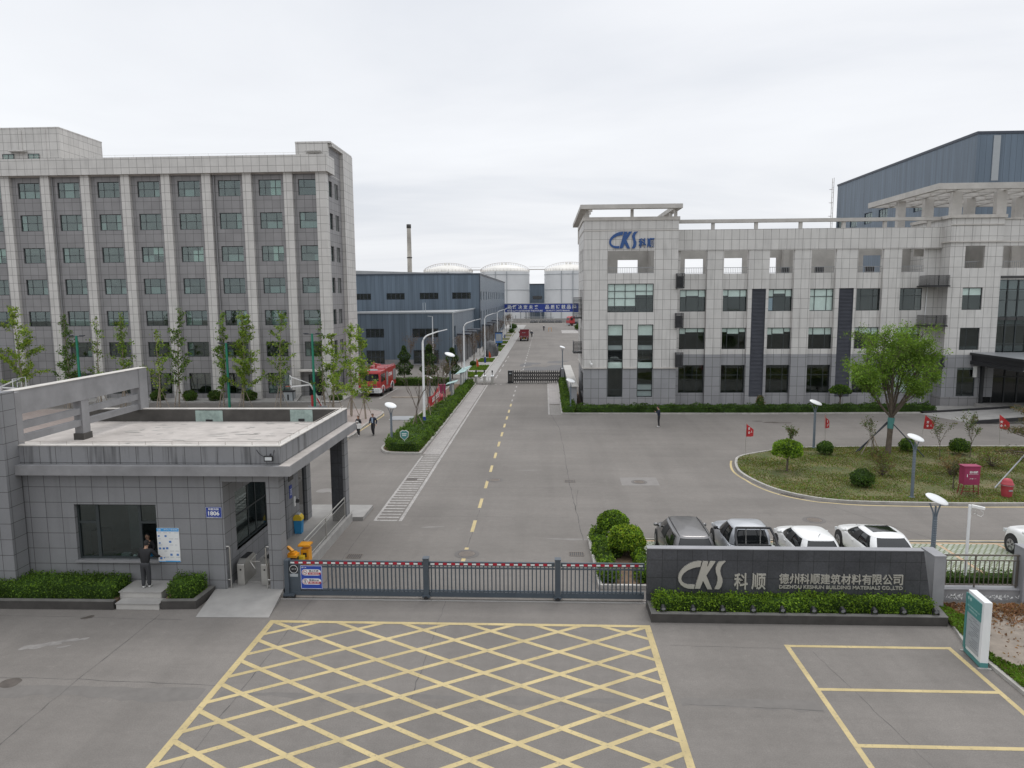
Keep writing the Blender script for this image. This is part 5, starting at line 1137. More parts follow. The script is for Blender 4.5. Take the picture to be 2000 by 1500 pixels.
m = MB(); m.box(-10.15,-9.82,24.98,25.06,5.12,5.32); m.bar((-10.0,25.0,5.2),(-9.98,25.22,5.35),.04); m.tube([(-10.5,25.21,5.5),(-10.4,25.19,5.36),(-10.15,25.05,5.26)], .012, 5); m.tube([(-9.85,25.1,5.3),(-9.84,25.2,5.5)], .012, 5); m.build('housing', 'black_metal', t)
m = MB(); m.box(-10.11,-9.86,24.972,24.98,5.16,5.28); m.build('lens', 'lamp_clear', t)
def turnstile(label, x0, x1, y0, y1):
    t = place('turnstile', label, 'turnstile', ((x0+x1)/2, (y0+y1)/2, .17), 'steel turnstile cabinets at the gatehouse passage')
    m = MB(); m.extrude([(y0,.17),(y1,.17),(y1,.95),(y1-.15,1.12),(y0+.25,1.12),(y0,.98)], 'x', x0, x1); m.build('cabinet', 'steel', t, bevel=.02)
    m = MB(); m.box(x0+.03,x1-.03,y0+.3,y1-.2,1.122,1.14); m.lathe([(.001,-.012),(.035,-.01),(.035,0)], ((x0+x1)/2,y0-.001,.78), 12, 0, False, 'y'); m.build('reader', 'black_metal', t)
    m = MB()
    for a in (0, 2.1, 4.2): m.tube([(x1,(y0+y1)/2,.9),(x1+.08+.3*abs(math.cos(a)),(y0+y1)/2+.1*math.sin(a),.9+.3*math.sin(a))], .016, 6)
    m.build('arm', 'steel', t)
turnstile('brushed steel turnstile cabinet against the passage wall', -11.66,-11.38,25.62,26.75); turnstile('brushed steel turnstile cabinet beside the corner pillar of the gatehouse', -10.74,-10.46,25.62,26.75)
for lab, x, s in (('steel grab rail at the passage wall left of the turnstiles', -11.78, 1), ('steel grab rail on the corner pillar beside the turnstiles', -10.4, -1)):
    t = place('grab_rail', lab, 'rail', (x, 25.35, .17), 'steel grab rails of the gatehouse passage'); m = MB()
    m.tube([(x-.12*s,25.35,1.78),(x-.02*s,25.35,1.8),(x,25.35,1.74),(x,25.35,.17)], .028, 8); m.tube([(x,25.35,.5),(x-.12*s,25.35,.5)], .02, 6); m.build('tube', 'steel', t)
t = place('notice_plaque', 'small brown plaque with red heading on the gatehouse side wall', 'sign', (-11.53, 31.1, 2.9)); m = MB(); m.box(-11.545,-11.52,31.05,31.65,2.75,3.55); m.build('plate', 'dark_render', t)
m = MB(); m.box(-11.52,-11.515,31.05,31.65,3.33,3.55); m.build('heading', 'signal_red', t)
t = place('notice_plaque', 'narrow blue notice below the brown plaque on the gatehouse side wall', 'sign', (-11.53, 31.1, 2.0)); m = MB(); m.box(-11.545,-11.52,31.1,31.4,1.95,2.55); m.build('plate', 'sign_blue', t)
m = MB(); put_text(m, '门卫室', 31.13,31.37,2.1,2.4,-11.52,.004,plane='x+'); m.build('lettering', 'white_tape', t)
t = place('card_reader', 'round white and black face reader beside the gatehouse door', 'reader', (-11.53, 31.9, 1.6)); m = MB(); m.box(-11.545,-11.5,31.6,31.75,1.45,1.9); m.tube([(-11.55,31.85,1.65),(-11.4,31.8,1.65)], .09, 10, 1); m.build('device', ['white_plastic','black_metal'], t)
t = place('litter_bin', 'blue litter bin with yellow lid on the gatehouse platform', 'litter bin', (-11.35, 31.6, .2)); m = MB(); m.extrude([(-.16,0),(.16,0),(.19,.62),(-.19,.62)], 'y', -.15, .15); o = m.build('body', 'bin_blue', None, bevel=.02); o.parent = t
m = MB(); m.extrude([(-.2,.62),(.2,.62),(.2,.78),(.1,.90),(-.1,.90),(-.2,.78)], 'y', -.17, .17); o = m.build('lid', 'yellow', None, bevel=.02); o.parent = t
m = MB(); m.extrude([(-.1,.902),(.1,.902),(.06,.93),(-.06,.93)], 'y', -.12, .12); o = m.build('flap', 'panel_grey'); o.parent = t
t = place('ramp_railing', 'sloping steel handrail along the gatehouse platform', 'railing', (-9.62, 30, .42)); m = MB(); m.tube([(-9.64,27.3,1.35),(-9.64,33.2,1.42)], .03, 8); m.tube([(-9.64,27.3,1.15),(-9.64,33.2,1.22)], .016, 6); m.tube([(-9.64,27.3,.52),(-9.64,33.2,.55)], .02, 6); m.build('rail', 'steel', t)
for y in (27.3, 30.2, 33.2): m = MB(); m.tube([(-9.64,y,.4),(-9.64,y,1.38)], .028, 8); m.build('post', 'steel', t)
m = MB()
for k in range(44): y = 27.4+.132*k; m.tube([(-9.64,y,.53),(-9.64,y,1.2)], .009, 5)
m.build('balusters', 'steel', t)
t = place('barrier_machine', 'tall orange ticket machine with roof behind the sliding gate', 'barrier machine', (-9.3, 26.75, 0), 'orange barrier machines at the gate'); m = MB(); m.box(-9.52,-9.2,26.55,26.95,0,1.24); m.build('cabinet', 'orange', t, bevel=.015)
m = MB(); m.box(-9.6,-9.15,26.5,26.95,1.38,1.44); m.box(-9.5,-9.46,26.88,26.92,1.24,1.38); m.box(-9.27,-9.23,26.88,26.92,1.24,1.38); m.build('roof', 'orange', t)
m = MB(); m.box(-9.42,-9.28,26.54,26.549,.95,1.12); m.box(-9.55,-9.32,26.3,26.5,.9,1.06,1); m.build('panel', ['black_metal','yellow'], t)
t = place('barrier_machine', 'low orange display box with camera head at the gate end', 'barrier machine', (-9.7, 26.1, 0), 'orange barrier machines at the gate'); m = MB(); m.box(-9.85,-9.5,25.95,26.3,0,.9); m.box(-9.87,-9.47,25.93,26.32,1.14,1.24); m.box(-9.8,-9.55,26.0,26.3,1.24,1.3); m.build('cabinet', 'orange', t)
m = MB(); m.box(-9.85,-9.5,25.96,26.28,.9,1.14); m.box(-9.65,-9.57,25.95,25.96,.98,1.08,1); m.build('display', ['black_metal','signal_red'], t)
m = MB(); m.bar((-9.84,26.1,1.52),(-9.6,25.95,1.40),.11,.09); m.tube([(-9.7,26.1,1.3),(-9.7,26.1,1.45)], .025, 6); m.build('camera_head', 'orange', t)

# ---------------- sliding gate
t = place('sliding_gate', 'long dark grey sliding gate with red and white reflective tape', 'gate', (-3, 25, 0))
secs = [(-9.4,-4.44),(-4.22,.36),(.58,3.58)]
for i, (a, b) in enumerate(secs):
    m = MB(); z0 = 1.26
    m.box(a,b,24.96,25.04,1.27,1.42); m.box(a,b,24.94,25.06,.10,.27); m.box(a,b,24.965,25.035,1.16,1.21); m.box(a,b,24.965,25.035,.30,.34)
    x = a+.08+(1.35 if i == 0 else 0)
    while x < b-.03: m.box(x-.021,x+.021,24.97,25.03,.27,1.27); x += .1475
    if i == 0: m.box(-9.4,-9.0,24.955,25.045,.27,1.27)
    m.build('panel', 'gate_grey', t)
m = MB()
for a, b in secs:
    x = a+.06; k = 0
    while x < b-.12: m.box(x,x+.145,24.952,24.959,1.30 if k % 2 else 1.31,1.39 if k % 2 else 1.365, k % 2); x += .152; k += 1
m.build('reflective_tape', ['white_tape','signal_red'], t)
for x in (-4.33, .47):
    m = MB(); m.box(x-.10,x+.10,24.88,25.12,.06,1.54); m.box(x-.115,x+.115,24.86,25.14,1.54,1.57); m.build('post', 'gate_grey', t)
    for dx in (-.05,.05): m = MB(); m.lathe([(.075,-.03),(.075,.03)], (x+dx*0+.0,24.86 if dx < 0 else 25.14,.076), 14, 0, False, 'y'); m.build('wheel', 'rubber', t)
    m = MB(); m.box(x-.14,x+.14,24.84,25.16,.10,.16); m.build('foot_bracket', 'gate_grey', t)
m = MB(); m.box(-9.56,-9.40,24.86,25.14,.08,1.45); m.box(-9.62,-9.2,24.82,25.18,.10,.18); m.build('motor_post', 'gate_grey', t)
for x in (-9.55,-9.25): m = MB(); m.lathe([(.08,-.03),(.08,.03)], (x,24.86,.08), 14, 0, False, 'y'); m.build('wheel', 'rubber', t)
m = MB(); m.box(-9.39,-9.06,24.951,24.955,.93,1.26,0); m.lathe([(.14,-.008),(.155,-.008),(.155,-.002),(.14,-.002)], (-9.23,24.951,1.09), 24, 1, False, 'y', cap=False); put_text(m, '一车一杆', -9.33,-9.13,1.07,1.12,24.950,.004,1); m.box(-9.38,-9.08,24.951,24.955,.80,.91,2); m.build('sticker', ['ink','white_tape','panel_grey'], t)
sb = MB(); X0, X1, Z0, Z1, Y = -8.98, -8.17, .34, 1.24, 24.945
sb.box(X0,X1,Y,Y+.015,Z0,Z1); board = sb.build('notice_board', 'gate_sign_blue', t)
m = MB()
for a in ((X0+.01,X1-.01,Z0+.01,Z0+.022),(X0+.01,X1-.01,Z1-.022,Z1-.01),(X0+.01,X0+.022,Z0+.022,Z1-.022),(X1-.022,X1-.01,Z0+.022,Z1-.022)): m.box(a[0],a[1],Y-.003,Y,a[2],a[3])
def pill(mb, x0, x1, z0, z1, y, mi):
    r = (z1-z0)/2; P = [(x1-r+r*math.cos(a), (z0+z1)/2+r*math.sin(a)) for a in np.linspace(-PI/2, PI/2, 10)]+[(x0+r+r*math.cos(a), (z0+z1)/2+r*math.sin(a)) for a in np.linspace(PI/2, 3*PI/2, 10)]
    mb.extrude(P, 'y', y-.003, y, mi)
for z, zh, en in ((.86,'禁止吸烟','NO SMOKING'),(.51,'限速5KM','SPEED LIMIT 5KM')):
    pill(m, X0+.05, X1-.04, z, z+.23, Y, 0)
    m.extrude([(X0+.27,z+.03),(X1-.06,z+.03),(X1-.05,z+.115),(X0+.3,z+.115)], 'y', Y-.006, Y-.003, 1)
    m.lathe([(.078,-.006),(.092,-.006),(.092,-.001),(.078,-.001)], (X0+.165,Y-.003,z+.115), 20, 1, False, 'y', cap=False)
    put_text(m, zh, X0+.32, X1-.14, z+.135, z+.205, Y-.003, .003, 2, bold=.02); put_text(m, en, X0+.33, X1-.12, z+.05, z+.095, Y-.006, .003, 0, bold=.01)
    if zh[0] == '限': put_text(m, '5', X0+.135, X0+.195, z+.065, z+.165, Y-.003, .003, 2, bold=.03)
    else: m.bar((X0+.105,Y-.008,z+.175),(X0+.225,Y-.008,z+.055),.014,.006,1); m.bar((X0+.12,Y-.007,z+.115),(X0+.21,Y-.007,z+.115),.02,.006,2)
put_logo(m, X0+.04, X0+.12, Z1-.1, Z1-.055, Y, .003, 0); put_text(m, '科顺', X0+.13, X0+.22, Z1-.1, Z1-.06, Y, .003, 0)
nb = m.build('lettering', ['white_tape','signal_red','ink']); nb.parent = board
m = MB(); m.box(-9.7,3.9,24.78,24.84,0,.02); m.box(-9.7,3.9,25.0,25.04,0,.02,1); struct('gate_track', m, ['concrete','rust_rail'])

# ---------------- sign wall
t = place('company_sign_wall', 'long black granite sign wall with raised steel company lettering', 'sign wall', (8.4, 24.6, 0))
m = MB(); m.add([(3.6,24.35,0),(13.42,24.35,0),(13.02,24.35,2.2),(3.6,24.35,2.2),(3.6,24.62,0),(13.42,24.62,0),(13.02,24.62,2.2),(3.6,24.62,2.2)], [(0,1,2,3),(5,4,7,6),(4,0,3,7),(1,5,6,2)]); m.build('wall', 'granite', t)
m = MB(); m.box(3.58,13.02,24.33,24.64,2.2,2.225); m.build('coping', 'granite_top', t)
for k in range(3): m = MB(); put_logo(m, 4.66, 6.28, .78, 1.80, 24.348, .07, 0, k); m.build('logo_letter', 'letter_steel', t)
for ch, a, b in (('科',6.60,7.07),('顺',7.2,7.68)): m = MB(); put_text(m, ch, a, b, .78, 1.36, 24.348, .06, bold=.015); m.build('character', 'letter_steel', t)
x = 8.15
for ch in '德州科顺建筑材料有限公司': m = MB(); put_text(m, ch, x, x+.325, 1.0, 1.36, 24.348, .05, bold=.012); m.build('character', 'letter_steel', t); x += .352
m = MB(); put_text(m, 'DEZHOU KESHUN BUILDING MATERIALS CO.,LTD', 8.16, 12.36, .80, .945, 24.348, .04, bold=.018); m.build('english_lettering', 'letter_steel', t)
planter('long dark stone planter below the company sign wall', [(3.69,24.34),(3.69,23.38),(13.3,23.38),(13.45,24.3)], .18, .30)
b = MB(); b.box(3.78,13.2,23.47,24.34,0,.22); struct('soil_sign_planter', b, 'soil')
hedge('hedge', 'bright clipped hedge in the planter under the company lettering', [(3.8,23.62),(13.1,23.62),(13.2,24.28),(3.8,24.28)], .2, .66, .085, 620, 6, ('leaf_hedge','leaf_bright','leaf_hedge_dark','leaf_hedge_light'), (3,4,1,5), rough=.07)
for k in range(10):
    x = 4.02+1.0*k+.03*math.sin(k*3)
    x = x; t = place('spotlight', 'small black ground spotlight in the hedge under the company lettering', 'spotlight', (x, 23.56, .3), 'spotlights along the sign wall hedge')
    m = MB(); m.tube([(x,23.40,.44),(x,23.54,.50)], [.085,.065], 12); m.bar((x,23.5,.3),(x,23.47,.44),.02); m.box(x-.1,x-.085,23.42,23.5,.3,.48); m.box(x+.085,x+.1,23.42,23.5,.3,.48); m.box(x-.1,x+.1,23.44,23.5,.29,.31); m.build('housing', 'black_metal', t)
    m = MB(); m.tube([(x,23.392,.437),(x,23.40,.44)], .068, 12); m.build('lens', 'grey_metal', t)

# ---------------- fence on the right
for lab, x0, x1, y0, y1 in (('grey stone gate pillar between the sign wall and the metal fence', 13.45,13.84,24.45,25.35), ('grey stone fence pillar at the right edge, in front of the white SUV', 16.98,17.6,25.2,25.8)):
    t = place('fence_pillar', lab, 'pillar', ((x0+x1)/2, (y0+y1)/2, 0), 'grey fence pillars'); m = MB(); m.box(x0,x1,y0,y1,0,1.96); m.build('shaft', 'granite_top', t); m = MB(); m.box(x0-.015,x1+.015,y0-.015,y1+.015,1.96,2.0); m.build('cap', 'granite_top', t)
t = place('boundary_fence', 'brown steel railing fence on a low grey wall by the verge', 'fence', (15.6, 25.5, 0))
m = MB(); m.box(13.84,16.98,25.35,25.65,0,.42); m.box(17.6,30,25.35,25.65,0,.42); m.build('base_wall', 'render_grey', t)
m = MB(); m.box(13.84,16.98,25.32,25.68,.42,.46); m.box(17.6,30,25.32,25.68,.42,.46); m.build('coping', 'granite_top', t)
for a, b in ((13.84,16.98),(17.6,21)):
    m = MB()
    for z, r in ((1.66,.034),(1.46,.022),(.56,.026)): m.bar((a,25.5,z),(b,25.5,z),r*2,r*1.4)
    x = a+.1
    while x < b: m.bar((x,25.5,.56),(x,25.5,1.46),.026); x += .168
    for x in (a+.06,(a+b)/2+.05,b-.06): m.bar((x,25.5,.46),(x,25.5,1.66),.045)
    m.build('railing_panel', 'rail_brown', t)
m = MB()
for k in range(46): x = rnd.uniform(14.2,17); m.add([(x,25.347,rnd.uniform(.05,.22)),(x+rnd.uniform(.04,.16),25.347,rnd.uniform(.03,.2)),(x+rnd.uniform(.02,.12),25.347,rnd.uniform(.1,.3))], [(0,1,2)])
m.build('peeling_paint', 'white_plastic', t)
hedge('hedge', 'low dark hedge behind the brown railing fence', [(14.2,26.0),(30,26.0),(30,26.6),(14.2,26.6)], .02, .66, .07, 420, 7, ('leaf_hedge','leaf_hedge_dark','leaf_hedge_light'), (4,3,1))
t = thing('pylon_sign', 'white and teal slab sign with grey text panel, standing by the kerb of the bay', 'sign', (12.9, 21.1, 0), math.radians(-6+0))
m = MB(); m.box(-.02,.20,-.52,.46,.16,2.02); m.build('cabinet', 'white_metal', t, bevel=.012)
m = MB(); m.box(-.03,.19,-.54,.50,.03,.16); m.box(-.06,-.02,.40,.50,.16,1.92); m.build('plinth', 'teal', t)
m = MB(); m.box(-.045,-.02,-.40,.46,1.36,1.92); m.build('heading_panel', 'teal', t)
m = MB(); m.box(-.04,-.02,-.38,.40,.28,1.355); m.build('text_panel', 'panel_grey', t)
m = MB(); put_text(m, '德州科顺建筑材料有限公司', .40,-.33,1.55,1.60,-.045,.004,plane='x-'); put_text(m, '环境信息公示牌', .28,-.2,1.44,1.50,-.045,.004,plane='x-'); m.lathe([(.001,-.006),(.055,-.004),(.055,0)], (-.045,.36,1.80), 14, 0, False, 'x'); m.lathe([(.001,-.006),(.055,-.004),(.055,0)], (-.045,.22,1.80), 14, 0, False, 'x'); m.build('lettering', 'pale_teal', t)
m = MB(); rp = random.Random(9)
for k in range(15): z = 1.27-.062*k; a = rp.uniform(-.05,.34); m.box(-.043,-.04,a-rp.uniform(.2,.55) if a > .1 else -.34,a,z,z+.02)
m.build('text_lines', 'grey_ink', t)
m = MB(); m.box(-.1,.27,-.62,-.54,0,.03); m.box(-.1,.27,.50,.58,0,.03); m.build('base_plate', 'concrete', t)
# ================================================================== PLANTS
YL_, YLL, YLD = 'leaf_young', 'leaf_young_light', 'leaf_young_dark'
GT = 'young street trees in front of the tall office'
for lab, x, y, h, sd, w, sp, dn, ln in (
    ('lime-green young tree at the far left edge, with wide drooping limbs', -52.5,69.6,10.2,3,(2,5,1),2.0,1.25,-.6),
    ('narrow dark green young tree, second from the left edge', -47.9,69.6,9.6,5,(1,0,5),.95,1.3,.1),
    ('thin pale young tree just right of the leftmost green light pole', -44.7,69.6,9.2,7,(3,2,2),.95,.8,.1),
    ('bushy mid-green young tree above the middle of the concrete screen', -42.2,69.6,9.6,9,(4,2,2),1.15,1.25,.2),
    ('sparse lime young tree standing close left of a darker tree', -38.2,69.0,8.0,11,(2,4,1),1.25,.75,.0),
    ('dark green young tree close to the sparse lime tree', -36.9,70.0,10.0,13,(2,0,4),1.2,1.1,.6),
    ('narrow young tree left of the bright tree by the second light pole', -32.2,69.8,9.7,15,(3,1,3),.9,1.1,.4),
    ('full bright green young tree beside the second light pole', -30.1,69.8,9.6,17,(3,3,1),1.3,1.55,.4),
    ('light and airy young tree behind the basketball backboard', -26.5,70.0,9.9,19,(4,2,2),1.15,.95,.5),
    ('dark thin young tree near the office door and third light pole', -21.9,69.8,8.6,21,(1,0,5),.9,.9,-.2),
    ('bright young tree near the corner of the tall office', -20.9,69.6,7.4,23,(3,4,1),1.35,1.3,.1),
    ('slender young tree on the pink pavement, left one of the pair by the fire engine', -17.75,64.4,8.7,25,(4,3,1),1.0,1.1,.2),
    ('leafy young tree on the pink pavement right in front of the fire engine', -16.1,63.0,8.4,27,(3,4,1),1.2,1.25,-.4)):
    t = young_tree('street_tree', lab, (x, y, .1), h, sd, (YL_,YLL,YLD), w, sp, .17, dn, .195, ln, GT)
    stakes(t, 2.1 if y > 66 else 1.75, .8, 3, 'stake', sd)
for x, lab in ((-41.5,'clipped round shrub at the foot of the tall office, leftmost of four'),(-38.0,'clipped round shrub right of the pair of staked trees at the tall office'),(-35.2,'clipped round shrub directly left of a tree support at the tall office'),(-31.45,'clipped round shrub half hidden behind the bright young tree')):
    ball_bush('round_shrub', lab, 'shrub', (x,74.5,.1), .02, .78, .62, 1500, .13, ('leaf_hedge_dark','leaf_hedge','leaf_olive'), (4,3,1), int(-x), 'round shrubs along the tall office', -.8)
hedge('hedge', 'tiny dark hedge at the corner of the tall office', [(-22.8,74.3),(-21.6,74.3),(-21.6,75.2),(-22.8,75.2)], .1, .65, .12, 240, 31, ('leaf_hedge_dark','leaf_hedge'), (3,2))
# long bed beside the road
bed = spline([(-11.4,53.2),(-11.6,51.7),(-11.4,50.4),(-10.8,49.6),(-8.95,49.42)], 3)+[(-8.85,60),(-8.85,88.5),(-9.75,88.5),(-9.95,75),(-10.6,66),(-11.2,60)]
hedge('hedge', 'long dark green hedge between the hatched footway and the parking yard', bed, .1, .72, .11, 260, 41, ('leaf_hedge','leaf_hedge_dark','leaf_hedge_light'), (4,3,2), jit=.06, rough=.16)
hedge('hedge', 'low hedge across the back of the fire engine parking', [(-19,87.9),(-11.8,87.9),(-11.8,89.2),(-19,89.2)], .0, .9, .14, 150, 42, ('leaf_hedge','leaf_hedge_dark','leaf_hedge_light'), (3,3,1), rough=.12)
for i, (x, y, h, lab) in enumerate(((-10.45,57.4,5.2,'bare multi-stem young tree nearest the shield sign'),(-10.3,62.6,5.6,'bare young tree right behind the white street lamp'),(-10.2,65.6,5.8,'bare young tree at the near end of the red banner'),(-10.15,70.6,5.5,'bare young tree at the far end of the red banner'),(-10.6,74.5,4.6,'bare young tree behind the small notice board'))):
    t = bare_tree('bare_tree', lab, (x,y,.1), h, 50+i, 'bare trees in the long bed', col='bark', leaf=(('leaf_redbud','leaf_olive'),.10,2,.10) if i in (1,3,4) else None)
    if i in (0,1,3): stakes(t, 1.5, .8, 3, 'stake', i)
for i, (x, y, h, lab) in enumerate(((-18.6,94,4.6,'dark conical evergreen left of the white lamp, in front of the low shed'),(-15.2,93.5,4.8,'dark evergreen tree right behind the tall white lamp'),(-12.4,95.5,4.2,'evergreen shrub-like tree next to the notice boards'))):
    t = thing('evergreen_tree', lab, 'tree', (x,y,0), group='evergreens in front of the low shed')
    m = MB(); m.tube([(0,0,0),(0,0,h*.9)], [.09,.03], 6); m.build('trunk','bark',t)
    g2 = np.random.default_rng(60+i); n = 2600; z = h*(.16+.84*g2.random(n)**1.15); az_ = 0; r = (1-z/h)**.5*1.25*(.4+.6*g2.random(n)**.5)*(1+.3*np.sin(z*4.3+i)); a = g2.uniform(0,6.28,n)
    leaves('crown', np.c_[r*np.cos(a), r*np.sin(a), z], .22, ('leaf_cypress','leaf_hedge_dark','leaf_hedge'), t, i, (4,2,1))
for i, (x, y, h) in enumerate(((-20.5,108,5.5),(-17,109,5),(-13,112,5.2),(-11.6,116.5,4.8),(-12.2,124,5.6),(-12,133,5),(-12.2,141,5.5),(-11.8,149,5),(-11.5,163,5.2),(-11.3,178,5.5),(-11.2,194,5.5),(-11,210,6),(-10.8,222,6),(-10.8,234,6))):
    bare_tree('bare_tree', ['reddish leafless tree in front of the low blue shed, far left one','reddish leafless tree in front of the low blue shed, nearer the lamp','leafless tree by the corner of the low shed'][i] if i < 3 else 'reddish-brown leafless tree in the far verge beyond the inner gate', (x,y,.05), h, 80+i, 'leafless trees by the sheds' if i < 3 else 'leafless trees of the far verge', col='bark', leaf=(('leaf_redbud','bark','leaf_pine_brown'),.11,5,.22))
for i, (x, y, r) in enumerate(((-11.3,113,.55),(-10.2,146,.5),(-10,158,.5),(-10.2,236,1.5),(-9.8,214,1.0))):
    ball_bush('round_shrub', ['small round shrub beside an orange flag beyond the inner gate','small round shrub in the verge at the blue notice board','round shrub in the verge past the blue notice board','dark bushy shrub near the end of the verge','low bushy shrub near the far lamps'][i], 'shrub', (x,y,.05), .02, r, r*.85, 420, .17, ('leaf_hedge_dark','leaf_hedge'), (3,2), 90+i, 'shrubs of the far verge')
ball_bush('round_shrub', 'loose green bush by the parked red lorry cab', 'shrub', (11.2,232,.05), .02, 1.6, 1.2, 700, .28, ('leaf_hedge_dark','leaf_hedge','leaf_hedge_light'), (3,3,1), 97)
# right-hand office
hedge('hedge', 'long low dark hedge along the foot of the right-hand office', [(3.0,66.75),(20,66.75),(36.2,67.3),(36.2,69.0),(20,68.4),(3.0,68.2)], .02, .62, .13, 190, 51, ('leaf_hedge_dark','leaf_hedge','leaf_cypress'), (3,3,2), rough=.13)
hedge('hedge', 'dark hedge strip running back along the left side of the office', [(1.8,66.75),(2.9,66.75),(2.9,92),(1.95,92)], .02, .72, .12, 190, 52, ('leaf_hedge','leaf_hedge_dark','leaf_hedge_light'), (3,3,1), rough=.13)
k = MB(); kerb(k, [(1.65,92),(1.62,66.45),(20,66.4),(34.6,66.95)], .14, .13); struct('kerb_office_bed', k, 'kerb_stone')
b = MB(); quadsheet(b, [(1.65,66.5),(20,66.5),(36.5,67),(36.5,72.3),(3.78,70.2),(3.78,92),(1.65,92)], .02); struct('soil_office_bed', b, 'soil')
ball_bush('small_tree', 'small flat-topped tree in front of the second louvre panel of the office', 'tree', (28.4,69.6,.05), 1.45, 1.0, .62, 1100, .17, ('leaf_hedge','leaf_hedge_light','leaf_hedge_dark'), (3,1,2), 54, None, -.35, .07)
ball_bush('round_shrub', 'thin yellowish shrub at the foot of the first louvre panel', 'shrub', (20.9,69.8,.05), .02, .45, .75, 260, .13, ('leaf_olive','leaf_dry'), (2,1), 55)
# bed with the two topiary trees by the gate
k = MB(); kerb(k, [(2.0,31.5),(2.1,26.1),(4.0,26.1),(4.2,31.5)], .13, .16, 0, True); struct('kerb_topiary_bed', k, 'white_metal' if False else 'coping')
b = MB(); quadsheet(b, [(2.15,26.15),(3.95,26.15),(4.15,31.45),(2.05,31.45)], .12); struct('soil_topiary_bed', b, 'soil')
hd = ('leaf_hedge','leaf_bright','leaf_hedge_dark')
ball_bush('topiary_tree', 'bright mushroom-shaped clipped tree beside the gate, nearer of the two', 'tree', (3.42,29.3,.12), .36, .80, .62, 5200, .095, ('leaf_bright','leaf_hedge','leaf_lime','leaf_hedge_dark'), (4,3,2,1), 61, 'clipped round trees by the sliding gate', -.55, .085)
ball_bush('topiary_tree', 'dome-shaped clipped tree behind the nearer one at the gate bed', 'tree', (3.02,30.95,.12), .50, .74, .66, 4600, .095, ('leaf_bright','leaf_hedge','leaf_hedge_dark'), (3,4,2), 62, 'clipped round trees by the sliding gate', -.45, .085)
for lab, P, sd in (('leafy hedge at the left edge of the bed with two clipped trees', [(2.2,26.3),(2.72,26.3),(2.62,31.4),(2.1,31.4)], 63), ('narrow hedge at the right edge of the bed with two clipped trees', [(3.6,26.3),(3.92,26.3),(4.16,31.4),(3.86,31.4)], 64)):
    hedge('hedge', lab, P, .12, .62, .10, 480, sd, ('leaf_hedge','leaf_bright','leaf_hedge_dark'), (3,2,2), rough=.14)
ball_bush('round_shrub', 'low rounded bush under the nearer clipped tree', 'shrub', (2.95,29.15,.1), .02, .36, .36, 800, .085, hd, (3,1,2), 65)
# lawn island
def big_tree():
    t = thing('willow_tree', 'large light green tree with many rising limbs and a teal wrap on its trunk', 'tree', (23.55,49.4,.1)); g = random.Random(5); wood = MB(); pts = []
    wood.tube([(0,0,0),(.05,0,1.2),(.1,0,2.55)], [.20,.17,.19], 12)
    tips = []
    def limb(p, d, L, r, lv):
        n = 4; P = [p]; dd = d.copy()
        for i in range(n):
            dd = (dd+Vector((g.uniform(-.12,.12), g.uniform(-.12,.12), .05 if lv < 2 else -.12))).normalized(); P.append(P[-1]+dd*L/n)
        wood.tube(P, [r*(1-.13*i) for i in range(n+1)] if lv < 2 else [r*(1-.2*i) for i in range(n+1)], 7 if lv == 0 else 5, cap=False)
        if lv >= 1:
            for i in range(1, n+1): tips.append((P[i], lv))
        if lv == 3: return
        m = (4, 4, 4)[lv]
        for k in range(m):
            f = .38+.6*(k+g.random())/m; i = min(int(f*n), n-1); q = P[i].lerp(P[i+1], f*n-i); a = g.uniform(0, 2*PI); s = g.uniform(.35,.75)
            nd = (dd+Vector((math.cos(a)*s, math.sin(a)*s, g.uniform(-.05,.35)))).normalized(); limb(q, nd, L*g.uniform(.38,.62), r*.5, lv+1)
        if lv < 2: limb(P[-1], dd, L*.45, r*.5, lv+1)
    base = Vector((.1,0,2.5))
    for k, (a, el, L) in enumerate(((.2,44,4.2),(.9,58,4.5),(1.9,70,5.2),(2.7,52,4.2),(3.4,46,4.0),(4.3,66,4.9),(5.2,52,4.2),(5.9,62,5.2),(1.2,82,5.7),(4.0,80,5.5),(.5,70,5.2))):
        e = math.radians(el); limb(base, Vector((math.cos(a)*math.cos(e), math.sin(a)*math.cos(e), math.sin(e))), L*.69, .08, 0)
    g2 = np.random.default_rng(8)
    for p, lv in tips:
        cl = math.sin(p.x*1.9+.7)*math.sin(p.y*2.1+1)+.9*math.sin(p.z*1.7+p.x)
        if g.random() < (.42 if p.z < 4.4 else .34)+.38*(cl < -.25) or p.z < 2.9: continue
        c = int(g.uniform(6,13)) if lv >= 2 else 3; q = np.array(p)+g2.normal(0,.17,(c,3)); q[:,2] -= np.abs(g2.normal(0,.12,c)); pts.append(q)
    P = np.concatenate(pts)
    wood.build('trunk', 'bark', t); leaves('crown', P, .165, ('leaf_willow','leaf_willow_light','leaf_young_dark'), t, 4, (4,5,1), aspect=.36)
    m = MB(); m.tube([(.06,0,1.75),(.1,0,2.5)], [.195,.22], 12); m.build('trunk_wrap', 'teal', t)
    for a in (-1.1,2.6): m = MB(); m.tube([(2.0*math.cos(a) if a > 0 else 1.9,2.0*math.sin(a)*.6,0),(.15*math.cos(a),.1*math.sin(a),2.2)], .04, 6); m.build('support_stake', 'dark_metal', t)
    m = MB(); m.tube([(-2.0,.4,0),(0,.05,2.2)], .04, 6); m.build('support_stake', 'dark_metal', t); return len(P)
big_tree()
GB = 'shrubs on the lawn island'
ball_bush('topiary_tree', 'small bright dome-shaped tree with thin stem at the tip of the lawn island', 'tree', (15.05,44.3,.1), .95, .92, .72, 2600, .13, ('leaf_bright','leaf_hedge','leaf_hedge_light'), (3,3,2), 71, None, -.5, .06)
